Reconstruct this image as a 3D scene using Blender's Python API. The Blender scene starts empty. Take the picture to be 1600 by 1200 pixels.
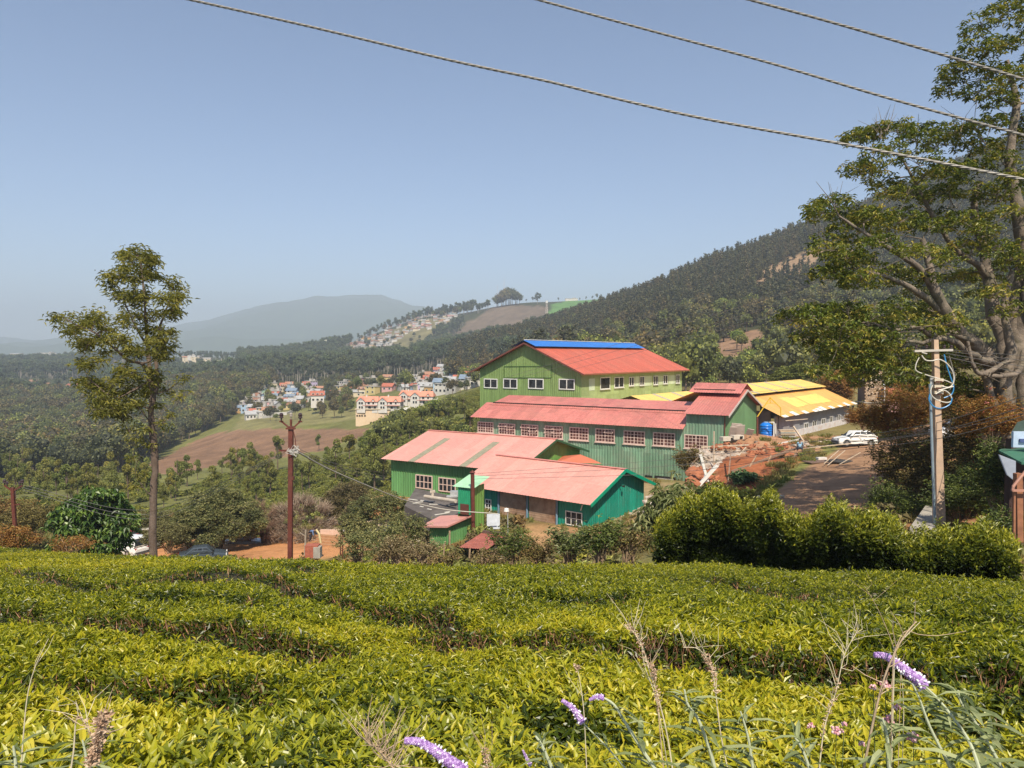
import bpy, math, random
import numpy as np
from math import sin, cos, pi, radians
from mathutils import Matrix, Vector

RS = np.random.RandomState(7)
random.seed(7)
scene = bpy.context.scene
COL = scene.collection

# ---------------------------------------------------------------- camera maths
FPX = 1111.3; PIT = radians(2.421); ROL = radians(0.16)
CR, SR, CP, SP = cos(ROL), sin(ROL), cos(PIT), sin(PIT)

def P(px, py, Y):
    """world point at depth Y (metres ahead) seen at photo position px, py"""
    U = (px - 800) / FPX; V = (600 - py) / FPX
    u = U * CR + V * SR; v = -U * SR + V * CR
    d = (u, CP + v * SP, -SP + v * CP)
    s = Y / d[1]
    return np.array([d[0] * s, Y, d[2] * s])

def proj(x, y, z):
    fw = y * CP - z * SP; up = y * SP + z * CP
    fw = np.maximum(fw, 1e-3)
    u = x / fw; v = up / fw
    return 800 + FPX * (u * CR - v * SR), 600 - FPX * (u * SR + v * CR)

# ---------------------------------------------------------------- mesh builder
class MB:
    def __init__(s):
        s.V = []; s.n = 0; s.F = {}       # F[k] = list of (faces, mat, rnd)
        s.order = []
    def add(s, verts, faces, mat=0, rnd=None):
        verts = np.asarray(verts, float).reshape(-1, 3)
        if isinstance(faces, np.ndarray): groups = [faces]
        else:
            by = {}
            for f in faces: by.setdefault(len(f), []).append(f)
            groups = [np.array(v) for v in by.values()]
        for g in groups:
            m = len(g)
            r = np.zeros(m) if rnd is None else (np.full(m, rnd) if np.isscalar(rnd) else np.asarray(rnd))
            mm = np.full(m, mat) if np.isscalar(mat) else np.asarray(mat)
            s.order.append((g + s.n, mm, r))
        s.V.append(verts); s.n += len(verts)
        return s
    def box(s, c, size, rz=0, mat=0, rnd=None, R=None):
        c = np.asarray(c, float); h = np.asarray(size, float) / 2
        q = np.array([[x, y, z] for x in (-1, 1) for y in (-1, 1) for z in (-1, 1)]) * h
        if R is None:
            R = np.array([[cos(rz), -sin(rz), 0], [sin(rz), cos(rz), 0], [0, 0, 1]])
        q = q @ np.asarray(R).T + c
        f = [(0, 1, 3, 2), (4, 6, 7, 5), (0, 4, 5, 1), (2, 3, 7, 6), (0, 2, 6, 4), (1, 5, 7, 3)]
        return s.add(q, f, mat, rnd)
    def beam(s, a, b, w, h=None, mat=0, up=(0, 0, 1), rnd=None):
        a = np.asarray(a, float); b = np.asarray(b, float); h = h or w
        d = b - a; L = np.linalg.norm(d); d = d / L
        up = np.asarray(up, float)
        if abs(d @ up) > .98: up = np.array([0, 1., 0])
        x = np.cross(d, up); x /= np.linalg.norm(x); z = np.cross(x, d)
        return s.box((a + b) / 2, (L, w, h), mat=mat, rnd=rnd, R=np.array([d, x, z]).T)
    def tube(s, pts, rad, seg=6, mat=0, rnd=None, cap=True):
        pts = np.asarray(pts, float); n = len(pts)
        rad = np.full(n, rad) if np.isscalar(rad) else np.asarray(rad, float)
        T = np.gradient(pts, axis=0); T /= np.maximum(np.linalg.norm(T, axis=1, keepdims=True), 1e-9)
        ref = np.array([0, 0, 1.]) if abs(T[0, 2]) < .9 else np.array([1., 0, 0])
        X = np.cross(T, ref)
        nrm = np.linalg.norm(X, axis=1)
        for i in range(n):
            if nrm[i] < 1e-3: X[i] = X[i - 1] if i else np.array([0, 1., 0])
        X /= np.linalg.norm(X, axis=1, keepdims=True)
        for i in range(1, n):
            if X[i] @ X[i - 1] < 0: X[i] = -X[i]
        Z = np.cross(X, T)
        a = np.arange(seg) / seg * 2 * pi
        ring = pts[:, None] + rad[:, None, None] * (np.cos(a)[None, :, None] * X[:, None] + np.sin(a)[None, :, None] * Z[:, None])
        V = ring.reshape(-1, 3)
        i, j = np.meshgrid(np.arange(n - 1), np.arange(seg), indexing='ij'); j2 = (j + 1) % seg
        f = np.stack([i * seg + j, i * seg + j2, (i + 1) * seg + j2, (i + 1) * seg + j], -1).reshape(-1, 4)
        s.add(V, f, mat, rnd)
        if cap:
            s.add(ring[0], [tuple(range(seg))[::-1]], mat, rnd if rnd is None or np.isscalar(rnd) else None)
            s.add(ring[-1], [tuple(range(seg))], mat, rnd if rnd is None or np.isscalar(rnd) else None)
        return s
    def cyl(s, a, b, r, seg=12, mat=0, r2=None, rnd=None):
        return s.tube([a, b], [r, r if r2 is None else r2], seg, mat, rnd)
    def lathe(s, c, prof, seg=16, mat=0):
        prof = np.array(prof, float); c = np.asarray(c, float)
        a = np.arange(seg) / seg * 2 * pi; n = len(prof)
        V = np.stack([np.outer(prof[:, 0], np.cos(a)), np.outer(prof[:, 0], np.sin(a)), np.outer(prof[:, 1], np.ones(seg))], -1).reshape(-1, 3) + c
        i, j = np.meshgrid(np.arange(n - 1), np.arange(seg), indexing='ij'); j2 = (j + 1) % seg
        f = np.stack([i * seg + j, i * seg + j2, (i + 1) * seg + j2, (i + 1) * seg + j], -1).reshape(-1, 4)
        return s.add(V, f, mat)
    def build(s, name, mats, parent=None, smooth=False, world=True):
        V = np.concatenate(s.V) if s.V else np.zeros((0, 3))
        if parent is not None and world:
            M = np.array(wmat(parent).inverted())
            V = V @ M[:3, :3].T + M[:3, 3]
        me = bpy.data.meshes.new(name)
        nl = sum(g.size for g, _, _ in s.order); nf = sum(len(g) for g, _, _ in s.order)
        me.vertices.add(len(V)); me.loops.add(nl); me.polygons.add(nf)
        me.vertices.foreach_set('co', V.astype(np.float32).ravel())
        loops = np.concatenate([g.ravel() for g, _, _ in s.order]).astype(np.int32)
        sizes = np.concatenate([np.full(len(g), g.shape[1]) for g, _, _ in s.order])
        starts = np.concatenate([[0], np.cumsum(sizes)[:-1]]).astype(np.int32)
        me.loops.foreach_set('vertex_index', loops)
        me.polygons.foreach_set('loop_start', starts)
        me.polygons.foreach_set('material_index', np.concatenate([m for _, m, _ in s.order]).astype(np.int32))
        r = np.concatenate([r for _, _, r in s.order]).astype(np.float32)
        at = me.attributes.new('rnd', 'FLOAT', 'FACE'); at.data.foreach_set('value', r)
        me.update(calc_edges=True)
        me.validate()
        me.polygons.foreach_set('use_smooth', np.full(len(me.polygons), bool(smooth)))
        for m in (mats if isinstance(mats, (list, tuple)) else [mats]): me.materials.append(m)
        o = bpy.data.objects.new(name, me); COL.objects.link(o)
        if parent is not None: o.parent = parent
        return o

def wmat(o):
    m = Matrix.Translation(o.location) @ o.rotation_euler.to_matrix().to_4x4()
    m = m @ Matrix.Diagonal((*o.scale, 1))
    return wmat(o.parent) @ m if o.parent else m

def tag(o, label=None, cat=None, group=None, kind=None):
    if label: o['label'] = label
    if cat: o['category'] = cat
    if group: o['group'] = group
    if kind: o['kind'] = kind
    return o
def thing(name, label, cat, loc=(0, 0, 0), rz=0, group=None):
    o = bpy.data.objects.new(name, None); COL.objects.link(o)
    o.location = [float(c) for c in loc]; o.rotation_euler = (0, 0, rz); o.empty_display_size = .3
    return tag(o, label, cat, group)
def copy_tree(o, parent=None):
    c = o.copy(); COL.objects.link(c); c.parent = parent
    for ch in o.children: copy_tree(ch, c)
    return c

# ---------------------------------------------------------------- leaves (vectorised)
def unit(a): return a / np.maximum(np.linalg.norm(a, axis=-1, keepdims=True), 1e-9)
def leaves(mb, Pp, D, N, L, W, rnd, kind='fold', mat=0, droop=.25):
    n = len(Pp)
    if n == 0: return
    D = unit(D); X = unit(np.cross(D, N)); N = unit(np.cross(X, D))
    L = (np.zeros(n) + L)[:, None]; W = (np.zeros(n) + W)[:, None]; rnd = np.zeros(n) + rnd
    b = np.arange(n)[:, None]
    if kind == 'quad':
        V = np.stack([Pp, Pp + D * L * .5 + X * W * .5, Pp + D * L, Pp + D * L * .5 - X * W * .5], 1)
        mb.add(V.reshape(-1, 3), (b * 4 + np.array([[0, 1, 2, 3]])), mat, rnd)
    elif kind == 'fold':
        k = .18
        tip = Pp + D * L - N * L * droop
        V = np.stack([Pp, Pp + D * L * .45 + X * W * .5 + N * W * k, tip, Pp + D * L * .45 - X * W * .5 + N * W * k], 1)
        f = (b[:, :, None] * 4 + np.array([[[0, 1, 2], [0, 2, 3]]])).reshape(-1, 3)
        mb.add(V.reshape(-1, 3), f, mat, np.repeat(rnd, 2))
    else:
        k = .2
        def c(t): return Pp + D * L * t - N * L * droop * t * t
        V = np.stack([Pp, c(.3) + X * W * .42 + N * W * k, c(.3), c(.3) - X * W * .42 + N * W * k,
                      c(.65) + X * W * .42 + N * W * k, c(.65), c(.65) - X * W * .42 + N * W * k, c(1.)], 1)
        tri = (b[:, :, None] * 8 + np.array([[[0, 1, 2], [0, 2, 3], [4, 7, 5], [5, 7, 6]]])).reshape(-1, 3)
        qd = (b[:, :, None] * 8 + np.array([[[1, 4, 5, 2], [2, 5, 6, 3]]])).reshape(-1, 4)
        nb = mb.n
        mb.add(V.reshape(-1, 3), tri, mat, np.repeat(rnd, 4))
        mb.order.append((qd + nb, np.full(len(qd), mat), np.repeat(rnd, 2)))
def rdir(n, zmin=-1, zmax=1, rs=RS):
    z = rs.uniform(zmin, zmax, n); a = rs.uniform(0, 2 * pi, n); r = np.sqrt(1 - z * z)
    return np.stack([r * np.cos(a), r * np.sin(a), z], 1)

# ---------------------------------------------------------------- value noise
_G = RS.rand(64, 64, 8)
def noise2(x, y, ch=0):
    x = np.asarray(x, float); y = np.asarray(y, float)
    xi = np.floor(x).astype(int); yi = np.floor(y).astype(int); fx = x - xi; fy = y - yi
    fx = fx * fx * (3 - 2 * fx); fy = fy * fy * (3 - 2 * fy)
    g = _G[:, :, ch]
    a = g[xi % 64, yi % 64]; b = g[(xi + 1) % 64, yi % 64]; c = g[xi % 64, (yi + 1) % 64]; d = g[(xi + 1) % 64, (yi + 1) % 64]
    return (a * (1 - fx) + b * fx) * (1 - fy) + (c * (1 - fx) + d * fx) * fy
def fbm(x, y, o=4, ch=0):
    s = 0; a = .5; t = 0
    for i in range(o):
        s = s + a * noise2(x * 2 ** i + 11.3 * i, y * 2 ** i + 5.7 * i, (ch + i) % 8); t += a; a *= .5
    return s / t - .5
def sstep(a, b, x):
    t = np.clip((x - a) / (b - a), 0, 1); return t * t * (3 - 2 * t)
def inpoly(px, py, poly):
    ins = np.zeros(px.shape, bool); n = len(poly)
    for i in range(n):
        x1, y1 = poly[i]; x2, y2 = poly[(i + 1) % n]
        c = ((y1 > py) != (y2 > py)) & (px < (x2 - x1) * (py - y1) / (y2 - y1 + 1e-12) + x1)
        ins ^= c
    return ins
# ---------------------------------------------------------------- materials
_M = {}
def nodes(m): return m.node_tree.nodes, m.node_tree.links
def ramp(n, l, src, cols, interp='LINEAR'):
    r = n.new('ShaderNodeValToRGB'); r.color_ramp.interpolation = interp
    e = r.color_ramp.elements
    while len(e) < len(cols): e.new(.5)
    for i, (p, c) in enumerate(cols):
        e[i].position = p; e[i].color = (*c, 1)
    l.new(src, r.inputs[0]); return r.outputs[0]
def mixc(n, l, mode, fac, a, b):
    m = n.new('ShaderNodeMix'); m.data_type = 'RGBA'; m.blend_type = mode
    for s, v in ((m.inputs[0], fac), (m.inputs[6], a), (m.inputs[7], b)):
        if hasattr(v, 'is_linked'): l.new(v, s)
        elif np.isscalar(v): s.default_value = v
        else: s.default_value = (*v, 1)
    return m.outputs[2]
def noise_n(n, l, scale, detail=4, rough=.55, coord='Object', sc=None):
    tc = n.new('ShaderNodeTexCoord'); out = tc.outputs[coord]
    if sc:
        mp = n.new('ShaderNodeMapping'); mp.inputs['Scale'].default_value = sc; l.new(out, mp.inputs[0]); out = mp.outputs[0]
    t = n.new('ShaderNodeTexNoise'); t.inputs['Scale'].default_value = scale; t.inputs['Detail'].default_value = detail
    t.inputs['Roughness'].default_value = rough; l.new(out, t.inputs['Vector']); return t.outputs[0]
def newmat(name):
    m = bpy.data.materials.new(name); m.use_nodes = True
    n, l = nodes(m); b = n['Principled BSDF']; return m, n, l, b
def hsv_scale(c, k): return tuple(min(1, x * k) for x in c)

def plain(name, col, rough=.6, metal=0, var=.12, scale=3., bump=0, spec=.5, dirt=None, dirt_amt=.5, dscale=.6, sc=None, tint=None):
    """painted / mineral surface with mottling and optional dirt colour"""
    if name in _M: return _M[name]
    m, n, l, b = newmat(name)
    ns = noise_n(n, l, scale, 6, .6, sc=sc)
    c = ramp(n, l, ns, [(.3, hsv_scale(col, 1 - var)), (.7, hsv_scale(col, 1 + var))])
    if dirt:
        d = noise_n(n, l, dscale, 8, .7, sc=sc)
        f = ramp(n, l, d, [(.48, (0, 0, 0)), (.72, (dirt_amt,) * 3)])
        c = mixc(n, l, 'MIX', f, c, dirt)
    l.new(c, b.inputs['Base Color'])
    b.inputs['Roughness'].default_value = rough; b.inputs['Metallic'].default_value = metal
    b.inputs['Specular IOR Level'].default_value = spec
    if bump:
        bp = n.new('ShaderNodeBump'); bp.inputs['Strength'].default_value = bump; bp.inputs['Distance'].default_value = .05
        l.new(noise_n(n, l, scale * 4, 8, .7), bp.inputs['Height']); l.new(bp.outputs[0], b.inputs['Normal'])
    _M[name] = m; return m

def foliage(name, cols, trans=.3, rough=.5, objvar=.0, objcols=None, attr='rnd', tcol=1.25, spec=.4):
    """leaf material: colour by per-leaf random value, optionally by per-tree random value"""
    if name in _M: return _M[name]
    m, n, l, b = newmat(name)
    a = n.new('ShaderNodeAttribute'); a.attribute_name = attr
    c = ramp(n, l, a.outputs['Fac'], cols)
    if objcols:
        oi = n.new('ShaderNodeObjectInfo')
        oc = ramp(n, l, oi.outputs['Random'], objcols)
        c = mixc(n, l, 'MULTIPLY', 1., c, oc)
    l.new(c, b.inputs['Base Color']); b.inputs['Roughness'].default_value = rough
    b.inputs['Specular IOR Level'].default_value = spec
    if trans > 0:
        tr = n.new('ShaderNodeBsdfTranslucent')
        tc = mixc(n, l, 'MULTIPLY', 1., c, (tcol, tcol, tcol * .6)); l.new(tc, tr.inputs[0])
        ms = n.new('ShaderNodeMixShader'); ms.inputs[0].default_value = trans
        l.new(b.outputs[0], ms.inputs[1]); l.new(tr.outputs[0], ms.inputs[2])
        l.new(ms.outputs[0], n['Material Output'].inputs[0])
    _M[name] = m; return m

def corr_mat(name, col, rough=.45, fade=None, fade_amt=.4, streak=.12, panel=0., grime=.45):
    """painted sheet metal: streaks down the sheet, sheet-to-sheet colour shift from the rnd attribute"""
    if name in _M: return _M[name]
    m, n, l, b = newmat(name)
    ns = noise_n(n, l, 1.0, 6, .65, sc=(3, 3, .5))
    c = ramp(n, l, ns, [(.3, hsv_scale(col, 1 - streak)), (.7, hsv_scale(col, 1 + streak))])
    if fade:
        f = ramp(n, l, noise_n(n, l, .35, 6, .7), [(.45, (0, 0, 0)), (.7, (fade_amt,) * 3)])
        c = mixc(n, l, 'MIX', f, c, fade)
    if panel:
        a = n.new('ShaderNodeAttribute'); a.attribute_name = 'rnd'
        pc = ramp(n, l, a.outputs['Fac'], [(0, (1 - panel,) * 3), (1, (1 + panel,) * 3)])
        pc2 = mixc(n, l, 'MULTIPLY', 1., c, pc); c = pc2
    g = ramp(n, l, noise_n(n, l, 1.6, 8, .75, sc=(1.6, 1.6, .35)), [(.56, (0, 0, 0)), (.74, (grime,) * 3)])
    c = mixc(n, l, 'MIX', g, c, (.19, .13, .085))
    l.new(c, b.inputs['Base Color']); b.inputs['Roughness'].default_value = rough
    b.inputs['Specular IOR Level'].default_value = .35
    _M[name] = m; return m

def glass_dark(name, col=(.02, .022, .025), rough=.12):
    if name in _M: return _M[name]
    m, n, l, b = newmat(name)
    c = ramp(n, l, noise_n(n, l, 1.2, 3), [(.35, hsv_scale(col, .5)), (.7, hsv_scale(col, 2.2))])
    l.new(c, b.inputs['Base Color']); b.inputs['Roughness'].default_value = rough; b.inputs['Specular IOR Level'].default_value = .25
    _M[name] = m; return m
# frequently used
def M_white(): return plain('white_paint', (.72, .71, .66), .55, var=.06, dirt=(.35, .3, .22), dirt_amt=.3)
def M_glass(): return glass_dark('dark_glass')
def M_bark(): return plain('bark', (.16, .115, .08), .9, var=.35, scale=6, bump=.6)
# ---------------------------------------------------------------- world, sun, camera
SUN_EL = radians(50); SUN_AZ = radians(8)      # azimuth: degrees to the right of straight behind the camera
w = bpy.data.worlds.new('World'); scene.world = w; w.use_nodes = True
n, l = w.node_tree.nodes, w.node_tree.links
sky = n.new('ShaderNodeTexSky'); sky.sky_type = 'NISHITA'; sky.sun_disc = False
sky.sun_elevation = SUN_EL; sky.sun_rotation = pi - SUN_AZ
sky.altitude = 1800; sky.air_density = 1.0; sky.dust_density = 3.0; sky.ozone_density = 1.4
l.new(sky.outputs[0], n['Background'].inputs[0]); n['Background'].inputs[1].default_value = .12
sd = bpy.data.lights.new('sun', 'SUN'); sd.energy = 5.0; sd.angle = radians(.5); sd.color = (1, .90, .74)
so = bpy.data.objects.new('sun', sd); COL.objects.link(so)
tosun = Vector((sin(SUN_AZ) * cos(SUN_EL), -cos(SUN_AZ) * cos(SUN_EL), sin(SUN_EL)))
so.rotation_euler = tosun.to_track_quat('Z', 'Y').to_euler(); so.location = (0, -20, 60)

cd = bpy.data.cameras.new('camera'); cam = bpy.data.objects.new('camera', cd); COL.objects.link(cam)
cd.sensor_width = 36; cd.lens = FPX * 36 / 1600; cd.clip_end = 40000; cd.clip_start = .05
# image right / up axes in world
right = Vector((CR, -SR * SP * -1 * -1, 0))
fwd = Vector((0, CP, -SP)); up0 = Vector((0, SP, CP)); rt0 = Vector((1, 0, 0))
rt = rt0 * CR + up0 * SR; up = -rt0 * SR + up0 * CR
Mx = Matrix((rt, up, -fwd)).transposed().to_4x4()
cam.matrix_world = Mx
scene.camera = cam
scene.view_settings.view_transform = 'Standard'; scene.view_settings.look = 'None'
scene.view_settings.exposure = 0.42; scene.view_settings.gamma = 1
scene.cycles.max_bounces = 6; scene.cycles.diffuse_bounces = 3; scene.cycles.glossy_bounces = 2
scene.cycles.transmission_bounces = 3; scene.cycles.transparent_max_bounces = 4; scene.cycles.volume_bounces = 1
scene.cycles.use_denoising = True
scene.cycles.use_adaptive_sampling = True; scene.cycles.adaptive_threshold = .015
# ---------------------------------------------------------------- terrain
PXC = [-600, -100, 100, 300, 500, 700, 900, 1100, 1300, 1500, 1700, 2200]
def Z(Y, *zs): return [(p, Y, z) for p, z in zip(PXC, zs)]
CT = []
for Y in (1.2, 2.5, 5, 10): CT += Z(Y, *([-1.57 - .244 * Y] * 12))
CT += Z(14, *([-5.0] * 10 + [-4.9, -4.6]))
CT += Z(19, -6.2, -6.2, -6.25, -6.4, -6.8, -7.2, -6.9, -6.7, -6.3, -6.1, -5.8, -5.4)
CT += Z(26, -7.9, -7.9, -8.4, -9.4, -10., -10.4, -9.3, -8.3, -7.5, -7.4, -6.0, -5)
CT += Z(33, -10, -10.3, -11, -12, -12.3, -12., -10.8, -9.0, -8.0, -7.7, -5.8, -4.5)
CT += Z(42, -13, -13, -14, -14.8, -14.6, -13.4, -12.2, -9.3, -8.5, -7.6, -5.0, -3)
CT += Z(55, -16.5, -16.5, -17.2, -17, -16.6, -14.3, -13.9, -10.5, -8.8, -7.0, -4.4, -2)
CT += Z(70, -19, -19, -19.2, -18.9, -18.4, -16, -15, -12, -8.6, -6.3, -3.5, 0)
CT += Z(90, -23, -22, -22, -22, -21.3, -18.5, -15.5, -11.5, -10.5, -7, -2, 4)
CT += Z(120, -27, -26, -26, -26, -25.3, -24, -18, -13, -11.3, -6.5, 0, 8)
CT += Z(180, -35, -34, -33.5, -31.5, -29, -20, -13, -10, -9, -3, 6, 20)
CT += Z(250, -46, -44, -43, -38.5, -34, -20, -10, -4, 0, 10, 24, 45)
CT += Z(350, -54, -53, -52, -45, -34, -20, -6, 5, 14, 28, 52, 90)
CT += Z(500, -54, -53, -50, -40, -31, -18, 2, 34, 52, 78, 115, 180)
CT += Z(700, -44, -42, -41, -31, -21, -8, 26, 80, 125, 180, 235, 300)
CT += Z(1000, -34, -33, -30, -25, -15, 4, 40, 80, 125, 180, 240, 300)
CT += Z(1400, -26, -26, -24, -8, -8, 72, 98, 90, 120, 160, 210, 280)
CT += Z(2000, -60, -60, -60, -55, -60, -10, 20, 40, 80, 120, 170, 240)
CT += Z(3200, -60, -30, -60, -90, -80, -50, -20, 0, 40, 80, 120, 160)
CT += Z(8000, 60, 90, 60, 220, 480, 280, 90, 90, 90, 120, 180, 240)
CT += Z(9600, 20, 60, 20, 60, 80, 60, 20, 20, 20, 20, 20, 20)
for px, py, Y in [(600, 657, 300), (650, 640, 320), (560, 668, 300), (740, 618, 250), (700, 650, 200), (650, 700, 150), (560, 725, 150),
                  (400, 668, 350), (450, 655, 400), (520, 545, 1250), (560, 534, 1350), (620, 512, 1400), (660, 497, 1420), (790, 478, 1400), (740, 488, 1400), (850, 474, 1400), (940, 466, 1500),
                  (620, 560, 1150), (700, 530, 1200), (780, 515, 1200), (840, 500, 1200),
                  (690, 572, 700), (780, 542, 720), (860, 522, 720), (960, 486, 720), (1060, 448, 720), (1180, 402, 720), (1250, 374, 720), (1340, 340, 720), (1440, 290, 740), (1600, 235, 780),
                  (1060, 470, 560), (1180, 430, 560), (1300, 390, 560),
                  (400, 494, 8000), (350, 504, 8000), (450, 488, 8000), (580, 472, 8000), (640, 484, 8000), (270, 530, 8000), (200, 546, 8000), (0, 541, 8000), (90, 544, 8000)]:
    CT.append((px, Y, P(px, py, Y)[2]))
CT += [(1140, 74, -8.8), (1200, 68, -8.7), (1250, 75, -9.3), (1180, 62, -9.0), (1110, 64, -9.6), (1090, 58, -11.5), (1350, 66, -8.3), (1130, 50, -10.6)]
CT = np.array(CT, float)
_cu = CT[:, 0] / 200; _cv = np.log(CT[:, 1]) * 3.2; _cw = (CT[:, 2] + 1.57) / CT[:, 1]
def _ker(r2): return np.where(r2 > 0, r2 * np.log(np.maximum(r2, 1e-12)) * .5, 0)
_n = len(CT)
_A = np.zeros((_n + 3, _n + 3))
_A[:_n, :_n] = _ker((_cu[:, None] - _cu) ** 2 + (_cv[:, None] - _cv) ** 2) + np.eye(_n) * .02
_A[:_n, _n] = _A[_n, :_n] = 1; _A[:_n, _n + 1] = _A[_n + 1, :_n] = _cu; _A[:_n, _n + 2] = _A[_n + 2, :_n] = _cv
_S = np.linalg.solve(_A, np.concatenate([_cw, np.zeros(3)]))
def tps(x, y):
    sh = np.shape(x); x = np.ravel(x); y = np.maximum(np.ravel(y), .8)
    u = np.clip((x / y * FPX + 800) / 200, -3.5, 12); v = np.log(y) * 3.2
    out = np.empty(len(x))
    for i in range(0, len(x), 20000):
        s = slice(i, i + 20000)
        K = _ker((u[s, None] - _cu) ** 2 + (v[s, None] - _cv) ** 2)
        out[s] = K @ _S[:_n] + _S[_n] + _S[_n + 1] * u[s] + _S[_n + 2] * v[s]
    return (out * y - 1.57).reshape(sh)

def bframe(th):
    b = np.array([sin(th), cos(th), 0.]); a = np.array([-cos(th), sin(th), 0.]); return a, b
# building pads: (corner xy, heading, a-range, b-range, z, margin)
PADS = []
def add_pad(C, th, a0, a1, b0, b1, z, mg=2.): PADS.append((np.array(C[:2], float), th, a0, a1, b0, b1, z, mg))
add_pad((6.2, 56), radians(37.25), -1, 13, -2, 10, -13.95, 2)        # teal shed
add_pad((.26, 68), radians(29.6), -1, 16, -2, 15, -15.1, 2.5)         # green shed, pink roof
add_pad((21.2, 76), radians(30.8), 2.6, 30, -7, 15, -14.1, 1.3)      # long shed
add_pad((11.9, 63.5), radians(37.25), -4.2, 8, -5, 15, -13.8, 1.6)
add_pad((10, 103), radians(37.9), -1, 20, -1, 35, -13, 4)
add_pad((33.1, 86), radians(40.3), -8, 9, -4, 34, -10.6, 3)
def hgt(x, y):
    z = tps(x, y)
    x = np.asarray(x, float); y = np.asarray(y, float)
    px = x / np.maximum(y, .8) * FPX + 800
    # uneven ground, growing with distance
    z = z + fbm(x / 9, y / 9, 3, 1) * sstep(14, 40, y) * .7 * (1 - sstep(200, 600, y) * .5)
    z = z + fbm(x / 90, y / 90, 3, 3) * sstep(150, 500, y) * 7
    z = z + fbm(x / 700, y / 700, 4, 5) * sstep(1800, 4500, y) * 210
    # rounded bank below the platform beside the long shed
    d = np.zeros_like(z)
    for C, th, a0, a1, b0, b1, zz, mg in PADS:
        a, b = bframe(th)
        A = (x - C[0]) * a[0] + (y - C[1]) * a[1]; Bc = (x - C[0]) * b[0] + (y - C[1]) * b[1]
        dx = np.maximum(np.maximum(a0 - A, A - a1), 0); dy = np.maximum(np.maximum(b0 - Bc, Bc - b1), 0)
        m = 1 - sstep(0, mg, np.hypot(dx, dy))
        z = z * (1 - m) + zz * m
    return z
def G(px, Y):
    """ground point at photo column px, depth Y"""
    x = (px - 800) / FPX * Y
    return np.array([x, Y, float(hgt(np.array([x]), np.array([Y]))[0])])
# field edge (depth of the far edge of the tea field per photo column)
FE = np.array([(-700, 30), (0, 27), (150, 25), (300, 23), (450, 21), (600, 17), (700, 15.6), (800, 16.2), (900, 17), (1100, 16.2), (1200, 14.6), (1300, 13.2), (1450, 12.2), (1600, 11.6), (2300, 11)], float)
def fedge(px): return np.interp(px, FE[:, 0], FE[:, 1])

_us = np.linspace(-900, 2500, 560)
_ys = np.exp(np.concatenate([np.linspace(math.log(.5), math.log(30), 90), np.linspace(math.log(30), math.log(130), 190)[1:], np.linspace(math.log(130), math.log(2200), 190)[1:], np.linspace(math.log(2200), math.log(9900), 80)[1:]]))
_yy, _uu = np.meshgrid(_ys, _us, indexing='ij')
_xx = (_uu - 800) / FPX * _yy
_zz = hgt(_xx, _yy)
# colours
_px, _py = proj(_xx, _yy, _zz)
C_SOIL = (.10, .065, .04); C_DRY = (.20, .165, .065); C_TEA = (.165, .165, .05); C_OR = (.48, .23, .10); C_RED = (.30, .10, .045)
C_FIELD = (.23, .135, .08); C_TERR = (.22, .20, .08); C_FOR = (.05, .055, .025); C_FAR = (.075, .10, .05); C_ROAD = (.30, .175, .10); C_SCRUB = (.16, .12, .085)
col = np.zeros(_xx.shape + (3,)); col[:] = C_SOIL
def paintw(m, c):
    m = m[..., None]; col[:] = col * (1 - m) + np.array(c) * m
jit = fbm(_xx / 6, _yy / 6, 4, 2)
paintw(sstep(20, 30, _yy), C_DRY)
paintw(sstep(75, 95, _yy) * (_px < 780), C_TEA)
paintw(sstep(200, 280, _yy) * sstep(60, -60, _px - 180), C_FOR)
paintw(sstep(420, 520, _yy), C_FOR)
paintw(sstep(180, 260, _yy) * sstep(760, 800, _px), C_FOR)
paintw(sstep(2300, 3000, _yy), C_FAR)
def paint(poly, c, y0, y1, jw=1., amt=1.):
    s = 6.0
    jx = fbm(_xx / s, _yy / s, 3, 4) * 14 * jw; jy = fbm(_xx / s + 40, _yy / s, 3, 6) * 5 * jw
    m = inpoly(_px + jx, _py + jy, poly) & (_yy > y0) & (_yy < y1)
    paintw(m * amt * 1., c)
paint([(245, 744), (215, 736), (335, 680), (390, 672), (540, 672), (610, 670), (550, 690), (500, 706), (420, 720), (330, 732), (285, 745)], C_FIELD, 130, 420)
paint([(360, 674), (384, 648), (560, 640), (572, 664), (540, 674)], C_TERR, 330, 470, .5)
paint([(560, 705), (640, 668), (760, 600), (760, 700), (600, 760)], (.14, .15, .05), 120, 300)
paint([(690, 540), (735, 500), (780, 476), (850, 478), (870, 500), (800, 540)], C_SCRUB, 1150, 1450, .6)
paint([(650, 548), (656, 515), (662, 515), (661, 545)], (.4, .2, .1), 1100, 1420, .2)
paint([(860, 475), (945, 458), (1000, 458), (960, 490), (880, 500), (855, 496)], (.11, .22, .06), 1150, 1600, .3)
paint([(560, 548), (600, 520), (700, 490), (700, 535), (620, 560)], (.17, .15, .07), 1100, 1420, .6)
# bare patches on the right-hand hill
paint([(1095, 570), (1130, 522), (1185, 512), (1200, 545), (1150, 572)], (.26, .16, .10), 200, 700)
paint([(1165, 450), (1200, 410), (1270, 385), (1345, 385), (1330, 420), (1250, 450), (1190, 465)], (.30, .20, .12), 250, 750)
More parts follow.
